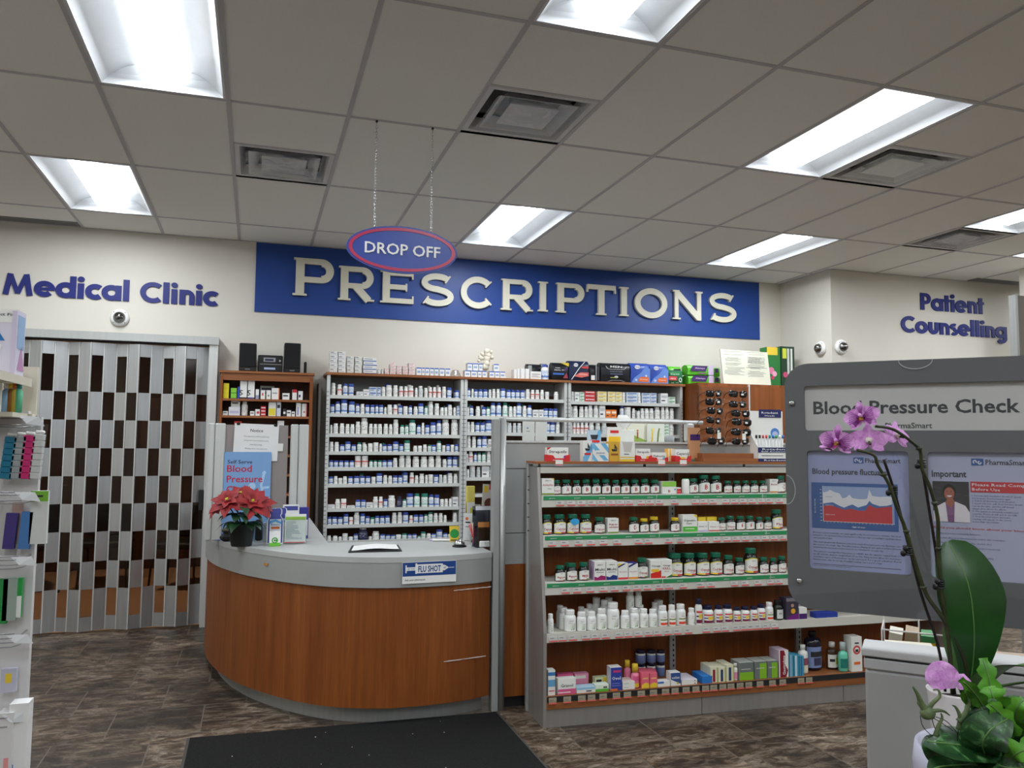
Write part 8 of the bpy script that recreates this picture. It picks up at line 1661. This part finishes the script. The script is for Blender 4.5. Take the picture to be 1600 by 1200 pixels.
# weekly pill organisers hanging in the top basket
def organ(px, pt, pbm, lean, col, lab, w=.036, y=FYd - .055, clearm=False):
    a, b = at(px, pt, y), at(px, pbm, y); h = a.z - b.z; m = MB(); q = h / 7
    for k in range(7): m.bbox(-w / 2, w / 2, -.013, .013, k * q, k * q + q * .965, col, .0015)
    o = m.build('pill_organiser', None, False, (b.x, y, b.z)); o.rotation_euler = (0, lean, 0); MB().box(-w / 2 - .003, w / 2 + .003, .0135, .0148, -.004, h + .035, CLEAR).build('backing_card', o); MB().bbox(-w * .42, w * .42, -.008, .013, h + .001, h + .012, CWH, .003).build('hang_tab', o)
    return tag(o, lab, 'pill organiser', 'pill organisers on the end display')
TEAL = c_(24, 110, 140, .35); SILV = c_(150, 156, 158, .4); MAG = c_(196, 40, 110, .35); CLR = c_(200, 202, 200, .4)
organ(9, 682, 748, .09, TEAL, 'teal weekly pill organiser in the top wire basket'); organ(24.5, 681, 748, .08, SILV, 'grey weekly pill organiser in the top wire basket'); organ(39, 680, 748, .075, MAG, 'magenta weekly pill organiser in the top wire basket'); organ(54, 678, 748, .06, CLR, 'clear weekly pill organiser, rightmost in the top wire basket', .032)
def hang(px, pt, pbm, w, col, lab, y=FYd - .05, d=.02, art=(), lean=.0, name='blister_pack', cat='package'):
    a, b = at(px, pt, y), at(px, pbm, y); o = carton_mesh(w, d, a.z - b.z, col, art).build(name, None, False, (b.x, y, b.z)); o.rotation_euler = (0, lean, 0); return tag(o, lab, cat)
hang(58, 767, 850, .052, c_(212, 214, 212), 'long clear blister pack with green card top in the second basket', art=[('r', .0, .80, 1, 1, c_(120, 180, 50)), ('r', .2, .88, .7, .92, INKD)]); hang(36, 800, 858, .034, c_(70, 120, 180), 'blue hanging pack in the second basket', lean=.06); hang(12, 802, 858, .034, c_(64, 50, 120), 'purple hanging pack in the second basket', lean=.06); hang(24, 785, 850, .03, c_(190, 160, 150), 'pale hanging pack behind the blue and purple ones', FYd - .022, .01)
hang(13, 903, 970, .04, c_(150, 166, 156), 'grey green hanging pack in the third basket'); hang(1, 905, 975, .03, c_(40, 140, 70), 'green hanging pack at the photo edge in the third basket'); hang(25, 904, 965, .026, c_(40, 150, 70), 'bright green and white pack in the third basket', art=[('r', 0, 0, 1, .55, CWH)], y=FYd - .045)
hang(12, 1045, 1082, .045, c_(190, 190, 206), 'small clear pack with yellow insert in the fourth basket', art=[('r', .3, .4, .7, .8, YL)])
hang(24, 1100, 1215, .055, CWH, 'white carton with red print low on the end display', FYd - .09, .06, [('r', .1, .1, .35, .18, c_(60, 130, 190)), ('r', .1, .25, .3, .6, c_(230, 150, 150))], name='carton', cat='box'); hang(4, 1115, 1215, .045, c_(216, 214, 214), 'grey white carton at the photo edge low on the end display', FYd - .1, .06, [('r', .5, .05, .8, .3, c_(226, 150, 150))], name='carton', cat='box')
# goods on its shelves
bx0, bz0 = at(0, 486, 2.8), 1.7285
o = carton_mesh(.20, .10, .215, c_(214, 210, 226), [('r', 0, .80, 1, 1, CWH), ('t', 'NUK', .3, .88, .05, INKD, .2), ('t', 'Perfect Fit', .75, .90, .045, INKD, .4), ('p', [(0, .80), (.66, .80), (.84, .52), (.55, .52), (.3, .7), (0, .72)], c_(30, 110, 176)), ('p', [(0, .5), (.7, .5), (.80, .46), (.72, .12), (0, .08)], c_(232, 234, 238)), ('c', .3, .3, .1, c_(150, 150, 150)), ('p', [(0, .2), (.3, .16), (.8, .02), (0, .02)], c_(150, 50, 110)), ('r', .93, .02, 1, .98, c_(206, 196, 220))]).build('toy_carton', None, False, (0, 0, bz0))
o.location = (-.848, 2.94, bz0); tag(o, 'white and blue window carton on the upper shelf of the end display', 'box')
m = MB(); m.box(.1004, .101, .01, .09, .09, .2, c_(150, 180, 214)); m.poly([[(.02, .02), (.10, .02), (.06, .10)]], .1005, .101, c_(190, 140, 180), Matrix(((0, 1, 0, 0), (1, 0, 0, 0), (0, 0, 1, 0), (0, 0, 0, 1)))); m.build('side_print', o)
for k, (px, c, c2, lab) in enumerate([(11, c_(150, 190, 226), CWH, 'pale blue tube on the lower shelf of the end display'), (18, c_(150, 96, 40), YL, 'amber tube on the lower shelf of the end display'), (24, c_(206, 180, 70), OR_, 'yellow tube on the lower shelf of the end display'), (30, c_(100, 190, 150), c_(40, 140, 130), 'mint green tube on the lower shelf of the end display')]):
    a = at(px, 600, 3.0); o = MB().lathe([(.012, 0), (.0125, .07), (.006, .078)], 14, c).build('tube_bottle', None, False, (a.x, 3.0, 1.6105)); MB().lathe([(.009, .079), (.009, .095)], 12, c2).build('cap', o); tag(o, lab, 'bottle', 'tubes on the end display')
MB().box(-1.35, -.742, 2.92, 3.10, 1.595, 1.610, CRM).build('lower_shelf', fx, True)
MB().box(-1.35, -.70, 3.10, 3.13, 1.55, 1.61, WPN) if False else None
